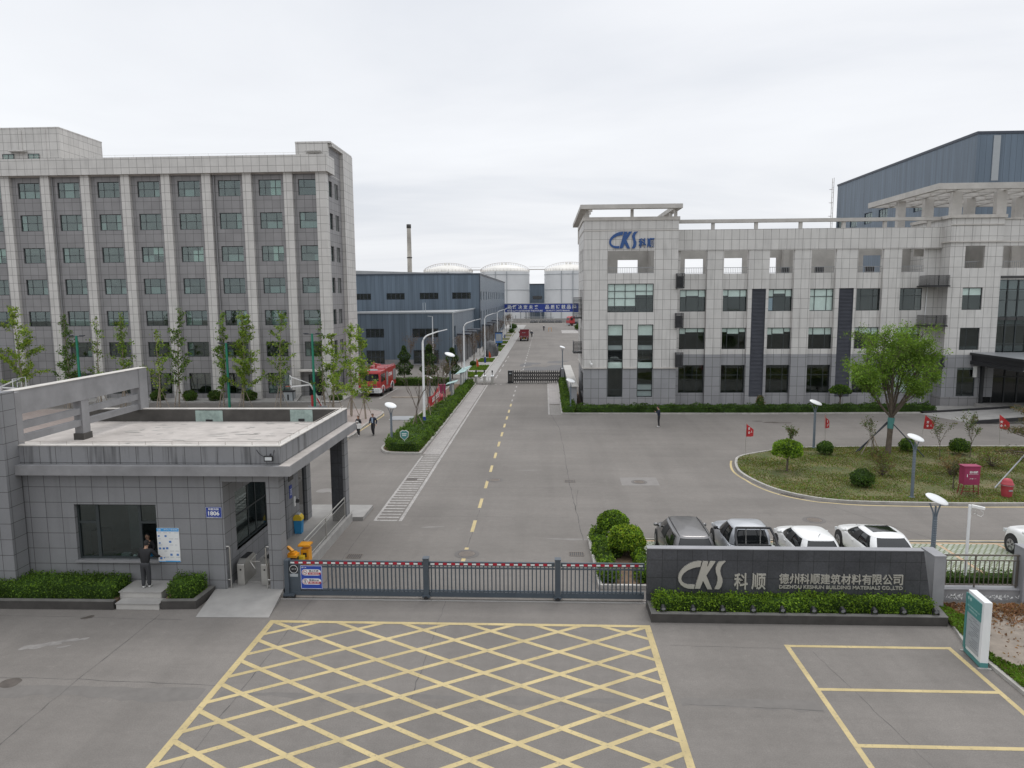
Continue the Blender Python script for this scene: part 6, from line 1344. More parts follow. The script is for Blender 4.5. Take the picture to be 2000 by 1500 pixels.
ball_bush('round_shrub', 'clipped shrub behind the dome-shaped tree, beside the lamp post', 'shrub', (19.2,49.1,.1), .1, .55, .48, 900, .12, ('leaf_hedge_dark','leaf_hedge'), (3,2), 72, GB, -.7)
ball_bush('round_shrub', 'clipped shrub just right of the big tree trunk', 'shrub', (25.2,50.1,.1), .1, .56, .48, 900, .12, ('leaf_hedge','leaf_hedge_dark','leaf_hedge_light'), (3,2,1), 73, GB, -.7)
ball_bush('round_shrub', 'clipped shrub between the two thin leafless saplings', 'shrub', (28.2,49.2,.1), .12, .66, .6, 1100, .12, ('leaf_hedge','leaf_hedge_dark','leaf_hedge_light'), (3,2,1), 74, GB, -.7)
ball_bush('round_shrub', 'dark glossy shrub in the middle front of the lawn island', 'shrub', (18.05,40.7,.1), .08, .66, .52, 1500, .11, ('leaf_hedge_dark','leaf_hedge','leaf_cypress'), (3,3,2), 75, GB, -.8)
for i, (x, y, h, lab) in enumerate(((22.3,49.0,2.6,'small upright sapling propped left of the big tree'),(28.4,48.3,3.1,'thin vase-shaped sapling right of the clipped shrub'),(26.4,48.2,2.9,'thin sapling left of the clipped shrub'),(17.2,50.2,1.9,'twiggy reddish shrub behind the dome-shaped tree'))):
    t = bare_tree('sapling', lab, (x,y,.1), h, 100+i, 'saplings on the lawn island', leaf=(('leaf_olive','leaf_young_dark'),.11,3,.09), r0=.03)
    if i == 0: stakes(t, 1.3, .7, 3, 'stake', 1, .035)
for i, (x, y, r, h, lab) in enumerate(((20.3,43.1,.85,1.5,'loose feathery yellow-green shrub in the lawn island'),(24.4,43.3,1.05,1.7,'feathery brownish shrub left of the magenta cabinet'),(28.2,45.6,1.2,1.2,'low spreading olive shrub at the back right of the island'),(21.9,47.1,.7,1.0,'feathery low shrub under the big tree'))):
    t = thing('feathery_shrub', lab, 'shrub', (x,y,.1), group='feathery shrubs on the lawn island'); m = MB(); g = random.Random(i); P = []
    for k in range(26):
        a = g.uniform(0,6.28); rr_ = r*g.uniform(.3,1); z = h*g.uniform(.45,1)*(1-.35*rr_/r); q = Vector((math.cos(a)*rr_, math.sin(a)*rr_, z)); m.tube([(0,0,.02),(q.x*.4,q.y*.4,z*.55),q], [.022,.014,.005], 4, cap=False)
        for f in np.linspace(.5,1.05,7): P.append([q.x*f+g.gauss(0,.07), q.y*f+g.gauss(0,.07), z*(.35+.62*f)+g.gauss(0,.05)])
    m.build('stems','bark',t); P = np.repeat(np.array(P), 4, 0)+np.random.default_rng(i).normal(0,.07,(len(P)*4,3)); leaves('foliage', P, .15, ('leaf_olive','leaf_young','leaf_pine_brown') if i != 1 else ('leaf_pine_brown','leaf_olive','leaf_dry'), t, i, (3,2,2), aspect=.25)
t = bare_tree('sapling', 'short cut-back stump of stems left of the magenta cabinet', (22.95,40.4,.1), 1.5, 120, 'saplings on the lawn island', leaf=(('leaf_olive','leaf_hedge_dark'),.09,2,.08), r0=.05)
t = thing('pine_tree', 'dark brownish pine with flat layered boughs at the right edge of the lawn island', 'tree', (28.3,42.1,.1)); m = MB(); g = random.Random(2); P = []
m.tube([(0,0,0),(.1,0,1.6),(0,.1,3.2),(.15,0,4.3)], [.16,.13,.09,.05], 8)
for k in range(40):
    z = g.uniform(1.5,4.2); a = g.uniform(0,6.28); L = g.uniform(.8,2.4)*(1.25-z/5.5); q = Vector((math.cos(a)*L, math.sin(a)*L, z+g.uniform(-.25,.25)))
    m.tube([(.05,.03,z-.2),(q.x*.5,q.y*.5,z-.02),q], [.04,.028,.01], 5, cap=False)
    for f in np.linspace(.5,1.05,6): P.append([q.x*f, q.y*f, q.z+.06*f])
m.build('trunk','bark',t); P = np.repeat(np.array(P), 16, 0)+np.random.default_rng(5).normal(0,1,(len(P)*16,3))*np.array([.17,.17,.10]); leaves('crown', P, .17, ('leaf_pine','leaf_pine_brown','leaf_cypress'), t, 3, (4,3,2), aspect=.18)
m = MB(); m.tube([(-3.0,-1.6,0),(-.1,0,2.0)], .045, 6); m.build('support_stake','grey_metal',t); m = MB(); m.tube([(2.4,-1.2,0),(.1,0,2.0)], .045, 6); m.build('support_stake','grey_metal',t)

# ================================================================== STREET FURNITURE
def oval_lamp():
    t = thing('garden_lamp', 'x', 'street lamp', (0,0,0), group='oval-headed garden lamps')
    m = MB(); m.tube([(0,0,0),(0,0,2.55)], [.085,.075], 12); m.lathe([(.16,0),(.16,.03),(.09,.05)], (0,0,0), 12); m.build('pole', 'pole_grey', t)
    m = MB()
    for k in range(16):
        for a in (-1.9,-1.35,-.8,-2.5): m.lathe([(.014,-.0),(.001,.004)], (0,0,0), 6) if False else m.box(math.cos(a)*.079-.006, math.cos(a)*.079+.006, math.sin(a)*.079-.006, math.sin(a)*.079+.006, 1.15+.085*k, 1.165+.085*k)
    m.build('light_holes', 'panel_grey', t)
    m = MB()
    for s in (-1, 1): m.bar((s*.05,0,2.5),(s*.09,0,2.72),.05,.03); m.bar((s*.09,0,2.72),(s*.26,0,3.12+.05*s),.05,.03)
    m.tube([(0,0,2.5),(0,0,2.95)], .03, 8); m.build('fork', 'pole_grey', t)
    m = MB(); m.lathe([(.36,-.025),(.46,.0),(.43,.03),(.25,.055),(.001,.065)], (0,0,0), 32, 0, True, 'z', 1, .70); h = m.build('lamp_head', 'white_metal', t); h.location = (0,-.03,3.20); h.rotation_euler = (math.radians(24), math.radians(17), 0)
    return t
ol = oval_lamp(); first = True
for lab, loc, rz, sc in (('oval-headed grey lamp right behind the fence pillar beside the sign wall', (14.62,26.75,0), .25, 1.05),
    ('oval-headed lamp in front of the long hedge bed, by the walking couple', (-11.15,51.0,0), -.2, 1.0),
    ('oval-headed lamp on the back edge of the lawn island', (19.2,51.2,.1), .1, 1.02), ('oval-headed lamp at the front of the lawn island near the magenta cabinet', (19.75,38.5,.1), 0, 1.02),
    ('oval-headed lamp at the corner of the hedge left of the office', (2.45,67.1,.05), 0, .95), ('oval-headed lamp behind the inner gate near the white low wall', (2.75,110,0), .3, 1.0),
    ('oval-headed lamp behind the small notice board', (-10.9,82,.05), .1, 1.35), ('oval-headed lamp hidden among bare trees behind the white street lamp', (-11.6,71.5,.05), 1.1, .9)):
    if first: ol.location = loc; ol.rotation_euler = (0,0,rz); ol.scale = (sc,)*3; ol['label'] = lab; first = False
    else: dup(ol, loc, rz, lab, sc)
def tall_lamp():
    t = thing('street_lamp', 'x', 'street lamp', (0,0,0), group='tall white curved street lamps')
    m = MB(); P = [(0,0,.9),(0,0,7.1)]+[(.75*(1-math.cos(a)), 0, 7.1+.75*math.sin(a)) for a in np.linspace(.2,1.25,7)]; m.tube(P, [.11,.085]+[.07]*7, 10); m.build('pole', 'white_metal', t)
    m = MB(); m.tube([P[-1],(1.35,0,8.1)], [.06,.05], 8); m.bar((1.25,0,8.07),(2.05,0,8.26),.2,.07); m.build('lamp_head', 'white_metal', t)
    m = MB(); m.tube([(0,0,0),(0,0,.95)], [.15,.12], 12); m.build('base', 'sign_blue', t); return t
tl = tall_lamp(); first = True
for lab, loc in (('tall white curved lamp with blue base nearest, in the long hedge bed', (-10.1,59.1,.05)), ('tall white curved lamp behind the large notice board', (-9.75,86.5,.05)), ('tall white curved lamp past the inner gate, beside the rock', (-9.85,118.3,.05)), ('tall white curved lamp beside the blue notice board', (-10.1,154,.05)), ('tall white curved lamp just past the blue notice board', (-10.4,188,.05)), ('tall white curved lamp near the far end of the verge', (-10.4,225,.05))):
    if first: tl.location = loc; tl['label'] = lab; first = False
    else: dup(tl, loc, 0, lab)
t = thing('yard_lamp', 'thin straight white lamp post with small flat head in front of the low blue shed', 'street lamp', (-17.6,112.5,0)); m = MB(); m.tube([(0,0,0),(0,0,7.9)], [.09,.06], 8); m.build('pole','white_metal',t); m = MB(); m.bar((.05,0,7.9),(-.75,0,7.98),.25,.08); m.build('lamp_head','panel_grey',t)
def court_light(lab, loc, h):
    t = thing('court_light', lab, 'floodlight', loc, group='green floodlight poles of the ball court'); m = MB(); m.tube([(0,0,0),(0,0,h)], [.13,.11], 10); m.build('pole','green_metal',t)
    m = MB(); m.bar((-.75,0,h-.05),(.75,0,h-.05),.07); 
    for x in (-.6,.6): m.box(x-.22,x+.22,-.16,.16,h-.02,h+.06)
    m.build('lamp_head','dark_metal',t)
court_light('green floodlight pole above the left part of the concrete roof screen', (-46.3,69.0,0), 7.4); court_light('green floodlight pole beside the full bright young tree', (-31.4,69.4,0), 6.6); court_light('green floodlight pole beside the office door', (-22.7,69.2,0), 7.5)
def hoop(lab, loc, rz=0):
    t = thing('basketball_hoop', lab, 'basketball hoop', loc, rz, 'basketball hoops on the court')
    m = MB(); m.box(-.12,.12,-.14,.14,0,1.4); m.bar((1.0,0,.0),(.45,0,1.05),.14); m.build('base','red_paint',t); m = MB(); m.box(-.4,1.3,-.5,.5,0,.3); m.build('ballast','grey_metal',t)
    m = MB(); m.bar((1.0,0,.2),(-.1,-.1,2.4),.12); m.bar((.95,.2,.2),(-.15,.1,2.55),.08); m.bar((-.1,0,2.45),(-1.9,0,2.35),.12); m.bar((-.15,.1,2.55),(-1.9,.3,3.3),.05); m.bar((-.15,-.1,2.55),(-1.9,-.3,3.3),.05); m.build('arm','white_metal',t)
    m = MB(); m.box(-2.0,-1.97,-.9,.9,2.3,3.4); m.build('backboard','backboard_sheet',t)
    m = MB()
    for a in ((-.9,-.86,2.3,3.4),(.86,.9,2.3,3.4),(-.86,.86,2.3,2.34),(-.86,.86,3.36,3.4),(-.3,-.26,2.5,2.95),(.26,.3,2.5,2.95),(-.3,.3,2.95,2.99)): m.box(-2.02,-1.95,a[0],a[1],a[2],a[3])
    m.build('backboard_frame','white_metal',t)
    m = MB(); n = 18; m.tube([(-2.25+.225*math.cos(2*PI*k/n), .225*math.sin(2*PI*k/n), 2.4) for k in range(n+1)], .014, 5); m.build('rim','orange_red',t)
hoop('basketball hoop with red base and glass backboard near the office door', (-23.0,69.4,0), .42); hoop('basketball hoop at the far left edge, only its frame showing over the screen', (-53.4,67.5,0), PI)
t = thing('utility_box', 'black and white equipment box at the foot of the tall office, behind the hoop', 'box', (-27.1,74.3,.14)); m = MB(); m.box(-.55,.55,-.35,.35,0,1.05); m.build('cabinet','panel_grey',t)
m = MB(); m.box(-.58,.58,-.38,.38,.95,1.08); m.box(-.58,-.5,-.37,-.352,0,.95); m.box(.5,.58,-.37,-.352,0,.95); m.box(-.08,.08,-.37,-.352,.1,.7); m.build('frame','black_metal',t)
# notice boards, banner, signs
def board(lab, x, y0, y1, h):
    t = place('notice_board', lab, 'notice board', (x,(y0+y1)/2,.1), 'canopied notice boards in the long bed'); m = MB(); m.box(x-.05,x+.05,y0,y1,.6,h-.25); m.build('panel','panel_grey',t)
    n = max(1, round((y1-y0)/2)); m = MB()
    for k in range(n+1): y = y0+(y1-y0)*k/n; m.box(x-.09,x+.09,y-.09,y+.09,0,h-.1)
    m.build('post','grey_metal',t); m = MB()
    for k in range(n): a, b_ = y0+(y1-y0)*k/n-.25, y0+(y1-y0)*(k+1)/n+.22; m.extrude([(x-.6,h-.28),(x+.55,h+.02),(x+.55,h+.07),(x-.6,h-.23)], 'y', a, b_)
    m.build('canopy','pale_teal',t)
    m = MB(); m.box(x+.051,x+.06,y0+.15,y1-.15,.75,h-.4); m.build('poster','white_plastic',t)
board('small notice board with pale teal canopy in the long hedge bed', -9.7, 73.9, 75.3, 2.15); board('long notice board with pale teal canopy just before the inner gate', -9.75, 82.6, 89.4, 2.3)
t = place('fire_cabinet', 'magenta fire hose cabinet on legs beside the small notice board', 'cabinet', (-10.55,73.2,.1), 'magenta fire hose cabinets'); m = MB(); m.box(-10.85,-10.25,72.95,73.4,.75,2.0); m.build('cabinet','magenta_red',t)
m = MB(); [m.box(x,x+.04,y,y+.04,.1,.75) for x in (-10.85,-10.29) for y in (72.95,73.36)]; m.build('legs','dark_metal',t)
t = place('fire_hydrant', 'red rounded hydrant cover beside the small notice board', 'hydrant', (-10.6,72.2,.1), 'red hydrant covers'); m = MB(); m.lathe([(.36,.0),(.37,.45),(.40,.5),(.36,.58),(.22,.78),(.01,.84)], (-10.6,72.2,.35), 14); m.lathe([(.3,0),(.3,.35)], (-10.6,72.2,.1), 12); m.build('cover','hydrant_red',t)
t = place('red_banner', 'red cloth banner with white characters tied between two bare trees', 'banner', (-10.5,67,.9)); m = MB(); N = 14; vs = []
for k in range(N+1):
    f = k/N; y = 64.0+6.5*f; x = -10.62+.25*math.sin(f*PI)+.1*math.sin(f*9); zt = 1.95+.55*f-.22*math.sin(f*PI); vs += [(x,y,zt-.95+.05*math.sin(f*7)),(x,y,zt),(x+.012,y,zt-.95+.05*math.sin(f*7)),(x+.012,y,zt)]
m.add(vs, [f for k in range(N) for f in ((4*k,4*k+1,4*k+5,4*k+4),(4*k+2,4*k+6,4*k+7,4*k+3),(4*k+1,4*k+3,4*k+7,4*k+5),(4*k,4*k+4,4*k+6,4*k+2))]); m.build('cloth','flag_red',t)
m = MB(); put_text(m,'2021安全生产',64.9,69.7,1.28,1.85,-10.33,.012,bold=.02,plane='x+'); m.build('lettering','white_tape',t)
t = place('shield_sign', 'small white and teal shield-shaped lawn sign in the near end of the hedge', 'sign', (-10.1,50.9,.6)); m = MB()
def shield(s, y0, y1, mi): m.extrude([(-10.1+s*a, 1.12+s*b_) for a, b_ in ((-.3,.22),(-.12,.34),(0,.30),(.12,.34),(.3,.22),(.27,-.12),(0,-.36),(-.27,-.12))], 'y', y0, y1, mi)
shield(1.08, 50.40, 50.42, 0); shield(.95, 50.395, 50.40, 1); m.box(-10.27,-9.93,50.39,50.395,1.18,1.25,0); m.box(-10.25,-9.95,50.39,50.395,1.06,1.12,0); m.box(-10.12,-10.08,50.41,50.43,.1,.85,0); m.build('plate',['white_tape','teal'],t)
def flag(lab, loc, rz, lean, s=1.):
    t = thing('red_flag', lab, 'flag', loc, rz, 'small red flags around the lawn island'); m = MB(); m.tube([(0,0,0),(lean,0,2.35*s)], .014, 6); m.build('pole','steel',t)
    m = MB(); N = 6; vs = []
    for k in range(N+1):
        f = k/N; x = lean*.98+.62*f*s; y = .09*math.sin(f*5); zt = 2.33*s-.55*f*s; zb = 1.32*s-.18*f*s*(1-f); vs += [(x-lean*.35,y,zb),(x,y,zt),(x-lean*.35,y+.008,zb),(x,y+.008,zt)]
    m.add(vs, [f for k in range(N) for f in ((4*k,4*k+1,4*k+5,4*k+4),(4*k+2,4*k+6,4*k+7,4*k+3),(4*k+1,4*k+3,4*k+7,4*k+5),(4*k,4*k+4,4*k+6,4*k+2))]); m.build('cloth','flag_red',t)
    m = MB(); put_text(m,'安',lean+.08,lean+.24,1.72,1.9,-.10,.006,bold=.03); put_text(m,'全',lean+.08,lean+.24,1.46,1.64,-.10,.006,bold=.03); put_text(m,'人',lean+.3,lean+.44,1.5,1.66,-.12,.006,bold=.03); m.build('lettering','white_tape',t)
flag('red flag standing on the tip of the lawn island', (13.75,48.9,.1), .5, .02, .95); flag('red flag behind the clipped shrub by the back lamp', (20.3,52.0,.05), .9, -.15); flag('red flag just above the front lamp of the lawn island', (27.0,51.9,.05), -.1, .2); flag('red flag behind the pine at the right edge', (32.6,52.0,.05), -.5, -.15)
for i, (x, y) in enumerate(((-10.4,108.5),(-9.7,124),(-10.2,160))):
    t = thing('orange_flag', ['orange flag beside the round shrub past the inner gate','long orange flag draped in front of the dark rock','small orange flag far up the verge'][i], 'flag', (x,y,.1), 0, 'orange flags in the far verge'); t.scale = (.8,.8,.72); m = MB(); m.tube([(0,0,0),(.05,0,2.2)], .02, 5); m.build('pole','steel',t); m = MB(); m.add([(0,0,.5),(.3,.02,.3),(.55,-.05,.6),(.35,.04,1.5),(.05,0,2.1),(0,.02,.5),(.3,.04,.3),(.55,-.03,.6),(.35,.06,1.5),(.05,.02,2.1)], [(0,1,2,3,4),(9,8,7,6,5)]); m.build('cloth','orange_red',t)
t = thing('landscape_rock', 'big dark grey landscape boulder beside the road past the inner gate', 'rock', (-10.0,132,0)); m = MB(); n1, n2 = 14, 9; vs = []
for j in range(n2):
    v_ = j/(n2-1)
    for k in range(n1): a = 2*PI*k/n1; r = (1-v_**3.2)**.55*(1+.16*math.sin(3*a+v_*4)+.1*math.sin(5*a+2)); vs.append((1.25*r*math.cos(a), 2.4*r*math.sin(a), 3.0*v_))
m.add(vs, [(j*n1+k, j*n1+(k+1)%n1, (j+1)*n1+(k+1)%n1, (j+1)*n1+k) for j in range(n2-1) for k in range(n1)], 0); m.build('stone','rock',t)
t = thing('blue_notice_board', 'blue upright notice board on two legs at the roadside verge', 'notice board', (-9.75,153.2,.1)); m = MB(); m.box(-.75,.75,-.06,.06,1.0,3.2); m.build('panel','mid_blue',t); m = MB(); m.box(-.72,-.6,-.05,.05,0,1); m.box(.6,.72,-.05,.05,0,1); m.box(-.85,.85,-.2,.2,3.2,3.35); m.build('frame','dark_metal',t); m = MB(); m.box(-.6,.6,-.068,-.06,1.4,2.9); m.build('sheet','panel_grey',t)
# inner gate
t = place('folding_gate', 'black concertina folding gate closing the inner road', 'gate', (-1.4,90.7,0)); N = 22; m = MB()
xs = [-3.95+k*(5.9/N) for k in range(N+1)]
for x in xs:
    for dy in (-.25,.25): m.box(x-.04,x+.04,90.7+dy-.03,90.7+dy+.03,.08,1.55); 
    m.tube([(x,90.45,1.55),(x,90.45,1.68)], .03, 5)
m.build('uprights','black_metal',t); m = MB()
for dy in (-.25,.25):
  m = MB()
  for a, b_ in zip(xs[:-1], xs[1:]):
    for z0, z1 in ((.2,.62),(.62,1.04),(1.04,1.46)): m.bar((a,90.7+dy,z0),(b_,90.7+dy,z1),.055); m.bar((a,90.7+dy,z1),(b_,90.7+dy,z0),.055)
  m.build('lattice','black_metal',t)
m = MB(); m.box(-4.65,-4.05,90.35,91.05,.1,1.6); m.box(-4.7,-4.0,90.3,91.1,.06,.16); m.build('drive_head','black_metal',t); m = MB(); m.box(-4.55,-4.15,90.34,90.349,.3,1.0); m.box(-4.5,-4.2,90.34,90.349,1.2,1.35,1); m.build('display',['dark_render','panel_grey'],t)
m = MB(); m.box(2.0,2.06,90.4,91.0,0,2.0); m.build('end_post','black_metal',t)
for i, x in enumerate((-8.65,-7.6,-6.6)):
    t = place('turnstile', ['low turnstile post of the inner gate beside the hedge','low turnstile post of the inner gate, middle of three','low turnstile post of the inner gate nearest the open lane'][i], 'turnstile', (x,90,0), 'turnstile posts at the inner gate'); m = MB(); m.box(x-.14,x+.14,89.4,90.6,0,.98); m.build('cabinet','steel',t); m = MB(); m.box(x-.17,x+.17,89.37,90.63,.98,1.04); m.build('top','white_metal',t); m = MB(); m.tube([(x,89.9,1.04),(x,89.9,1.45)], .04, 6); m.build('reader_post','black_metal',t); m = MB(); m.box(x-.09,x+.09,89.85,89.95,1.45,1.7); m.build('reader','black_metal',t)
    if i < 2: m = MB(); m.bar((x+.14,90,.85),(x+.85,90,.85),.04); m.bar((x+.14,90,.4),(x+.85,90,.4),.04); m.bar((x+.5,90,.4),(x+.5,90,.85),.04); m.build('flap','steel',t)
t = place('inner_gate_pier', 'grey pier and glass panel at the right end of the folding gate', 'pillar', (2.3,90.7,0)); m = MB(); m.box(2.08,2.5,90.2,91.2,0,1.85); m.build('pier','granite_top',t); m = MB(); m.box(2.5,2.62,90.2,91.2,0,2.1); m.build('edge','dark_metal',t)
t = place('low_wall', 'low wall with broad white top beside the left flank of the office', 'wall', (2.9,85,0)); m = MB(); m.box(2.62,3.2,70.6,92,0,2.05); m.build('wall','granite_top',t); m = MB(); m.box(2.42,3.35,70.4,92.2,2.05,2.14); m.build('coping','pale_concrete',t)
# lawn island equipment
t = place('fire_cabinet', 'magenta fire hose cabinet on spindly legs at the front of the lawn island', 'cabinet', (23.2,39.3,.1), 'magenta fire hose cabinets'); m = MB(); m.box(22.72,23.55,39.0,39.5,.66,1.66); m.build('cabinet','magenta_red',t,bevel=.01); m = MB(); m.box(22.68,23.59,38.96,39.54,1.66,1.70); m.build('lid','magenta_red',t)
for x, y, dx in ((22.76,39.04,-.14),(23.5,39.04,.05),(22.76,39.46,-.1),(23.5,39.46,.05)): m = MB(); m.bar((x+dx,y,.1),(x,y,.66),.035); m.build('leg','maroon',t)
m = MB(); m.bar((22.7,39.04,.3),(23.5,39.04,.3),.025); m.bar((22.75,39.46,.35),(23.5,39.46,.35),.025); m.build('brace','maroon',t)
m = MB(); put_text(m,'消火栓箱',22.98,23.42,1.30,1.43,38.998,.006,bold=.03); m.box(22.95,23.45,38.994,38.999,1.245,1.255); put_text(m,'火警119',23.0,23.35,.98,1.03,38.998,.005); m.box(22.85,22.88,38.98,38.999,1.1,1.25); m.build('lettering','white_tape',t)
t = place('fire_hydrant', 'red dome-topped hydrant cover at the front right of the lawn island', 'hydrant', (24.85,38.75,.1), 'red hydrant covers'); m = MB(); m.lathe([(.24,0),(.27,.25),(.29,.62),(.31,.66),(.31,.72),(.27,.74),(.25,.86),(.16,.98),(.01,1.02)], (24.85,38.75,.1), 18); m.build('cover','hydrant_red',t); m = MB(); m.lathe([(.315,0),(.315,.02)], (24.85,38.75,.74), 18); m.box(24.78,24.98,38.46,38.48,.45,.52); m.build('band','panel_grey',t)
t = place('camera_post', 'slim white post with a white surveillance camera behind the fence', 'camera post', (15.55,26.3,0)); m = MB(); m.tube([(15.6,26.3,0),(15.6,26.3,3.28)], .052, 10); m.lathe([(.09,0),(.09,.05)], (15.6,26.3,0), 10); m.build('post','white_metal',t)
m = MB(); m.tube([(15.6,26.3,3.18),(15.78,26.25,3.16)], .02, 6); m.bar((15.66,26.3,3.24),(16.02,26.1,3.2),.11,.09); m.build('camera','white_plastic',t); m = MB(); m.tube([(15.74,26.2,3.10),(15.78,26.15,2.95),(15.9,26.1,2.9),(15.98,26.1,2.98),(15.96,26.1,3.08),(15.88,26.1,3.12)], .010, 5); m.tube([(15.64,26.2,3.15),(15.68,26.15,2.98),(15.72,26.15,3.02)], .008, 5); m.build('cable','white_plastic',t)
t = place('stop_block', 'low grey slab lying on the parking yard beside the lamp', 'slab', (-13.3,63.6,0)); m = MB(); m.box(-14.0,-11.9,63.0,65.0,0,.05); m.build('slab','grey_metal',t)
b = MB(); b.box(-16.8,-13.6,77.2,78.0,0,.06); struct('kerb_parking_stop', b, 'dry_earth')
t = place('road_cone_frame', 'small yellow frame barrier standing far up the road', 'barrier', (1.8,222,0)); m = MB(); [m.bar((x,222,0),(x,222,1.2),.09) for x in (1.3,2.2)]; m.bar((1.3,222,1.2),(2.2,222,1.2),.09); m.build('frame','orange',t)
# ================================================================== VEHICLES
def sring(hx, hy, n, N=48, cy=0):
    out = []
    for k in range(N):
        a = 2*PI*k/N; c, s = math.cos(a), math.sin(a); out.append((hx*math.copysign(abs(c)**(2/n), c), cy+hy*math.copysign(abs(s)**(2/n), s)))
    return out
def wheel(parent, x, y, r, w, side):
    m = MB(); s = side
    m.lathe([(r*.62,-.5*w),(r*.93,-.5*w),(r,-.36*w),(r,.36*w),(r*.93,.5*w),(r*.62,.5*w)], (x,y,r), 24, 0, True, 'x'); ty = m.build('wheel', 'rubber', parent)
    m = MB(); xo = x+s*w*.44; m.lathe([(r*.63,-.02),(r*.66,.02),(r*.6,.025)] if s > 0 else [(r*.6,-.025),(r*.66,-.02),(r*.63,.02)], (xo,y,r), 24, 0, False, 'x')
    for k in range(5):
        a = k*2*PI/5+.3
        for d in (-.16,.16): m.bar((xo,y+r*.12*math.cos(a),r+r*.12*math.sin(a)),(xo,y+r*.62*math.cos(a+d),r+r*.62*math.sin(a+d)),.035,.05,0,(1,0,0))
    m.lathe([(r*.15,-.03),(r*.15,.03)], (xo,y,r), 12, 0, False, 'x'); rm = m.build('rim', 'alloy'); rm.parent = ty
    m = MB(); m.lathe([(r*.6,-.01),(r*.6,.01)], (x+s*w*.25,y,r), 20, 0, False, 'x'); b_ = m.build('brake','ink'); b_.parent = ty
def car(name, label, loc, rz, paint, L, W, H, zb, ry, fy, rr_, fr_, zhood, ztail, wr=.33, front=None, rear=None, roofw=.26, pill=1, sun=None, belt_in=.07, cat='car', nose=5.5, cargo=None, rails=None):
    """lofted body and greenhouse; y forward. ry/fy: glass base, rr_/fr_: roof ends"""
    t = thing(name, label, cat, loc, rz); hl, hw, z0 = L/2, W/2, .2
    front = front or hl-.85; rear = rear or hl-.80
    def ztop(y):
        P = [(-hl, ztail), (ry-.12, ztail+.03), (ry+.10, zb), (fy-.25, zb), (fy+.1, zhood+.03), (hl-.35, zhood-.06), (hl, zhood-.20)]
        for (a, za), (b, zz) in zip(P[:-1], P[1:]):
            if y <= b: f = max(0, min(1, (y-a)/max(1e-6, b-a))); f = f*f*(3-2*f); return za+(zz-za)*f
        return P[-1][1]
    N = 56; lv = [(0,.10),(.07,.03),(.25,.0),(.48,.0),(.68,.015),(.84,.035),(.94,.06),(1.0,.115)]; vs = []; fs = []
    rings = [[(x, y, z0+(ztop(y)-z0)*tt) for x, y in sring(hw-ins, hl-ins*1.3, nose, N)] for tt, ins in lv]
    top = rings[-1]
    for f in (.8,.5,.2,.02): rings.append([(x*f, y*(1-(1-f)*.06) if False else y, ztop(y)+.05*(1-f*f)) for x, y, z in top])
    for r in rings: vs += r
    R = len(rings); fs = [(i*N+k, i*N+(k+1)%N, (i+1)*N+(k+1)%N, (i+1)*N+k) for i in range(R-1) for k in range(N)]+[tuple(range(N))]
    m = MB(); m.add(vs, fs, 0, True); m.build('body', paint, t)
    # greenhouse
    by, bl = (ry+fy)/2, (fy-ry)/2; ty_, tl_ = (rr_+fr_)/2, (fr_-rr_)/2; T = [0,.2,.42,.64,.84,1.0]
    def gring(tt, off=0.):
        bul = .035*math.sin(tt*PI); e = tt**1.12
        hx = (hw-belt_in)*(1-e)+(hw-roofw)*e+bul+off; hy = bl*(1-tt)+tl_*tt+bul*1.5+off; c = by*(1-tt)+ty_*tt
        return [(x, y, (ztop(max(min(y,fy),ry))-.03)*(1-tt)+(H-.07)*tt) for x, y in sring(hx, hy, 5.2-.8*tt, N, c)]
    gr = [gring(tt) for tt in T]
    def loft(rings, ks, mi=0, mb=None):
        vs = [p for r in rings for p in r]; mb.add(vs, [(i*N+k, i*N+(k+1)%N, (i+1)*N+(k+1)%N, (i+1)*N+k) for i in range(len(rings)-1) for k in ks], mi, True)
    m = MB(); loft(gr, range(N), 0, m); m.build('window', 'car_glass', t)
    go = [gring(tt, .012) for tt in T]; m = MB()
    ks = set()
    def ang(a0, a1):
        for k in range(N):
            a = math.degrees(2*PI*(k+.5)/N) % 360
            if a0 <= a <= a1: ks.add(k)
    for a0, a1 in ((38,52),(128,142)): ang(a0, a1)                       # front pillars
    for a0, a1 in ((212-4*pill,238),(302,328+4*pill)): ang(a0, a1)       # rear pillars
    loft(go, sorted(ks), 0, m); m.build('pillar', paint, t)
    for a in (2, 178): m = MB(); loft(go, [k for k in range(N) if abs((math.degrees(2*PI*(k+.5)/N)-a+180) % 360-180) < 4], 0, m); m.build('door_pillar', 'ink', t)
    tp = [gring(.90, .016), gring(1.0, .016)]; e = tp[-1]
    for f in (.93,.75,.45,.15,.01): tp.append([(x*f, ty_+(y-ty_)*f, (H-.07)+.07*(1-f**2.2)) for x, y, z in e])
    m = MB(); loft(tp, range(N), 0, m); m.build('roof', paint, t)
    if sun:
        m = MB(); a0, a1, w = sun; n_ = 6; vs = []
        for i in range(n_+1):
            for j in range(n_+1):
                x = -w+2*w*i/n_; y = a0+(a1-a0)*j/n_; fx = abs(x)/(hw-roofw); fyy = abs(y-ty_)/tl_; f = max(fx, fyy); vs.append((x, y, (H-.07)+.07*(1-f**2.2)+.012))
        m.add(vs, [(i*(n_+1)+j, i*(n_+1)+j+1, (i+1)*(n_+1)+j+1, (i+1)*(n_+1)+j) for i in range(n_) for j in range(n_)], 0, True); m.build('sunroof', 'car_glass', t)
    if rails:
        for s in (-1, 1): m = MB(); m.tube([(s*(hw-roofw-.10),rr_+.12,H-.045),(s*(hw-roofw-.09),ty_,H-.025),(s*(hw-roofw-.10),fr_-.15,H-.045)], .014, 6); m.build('roof_rail', rails, t)
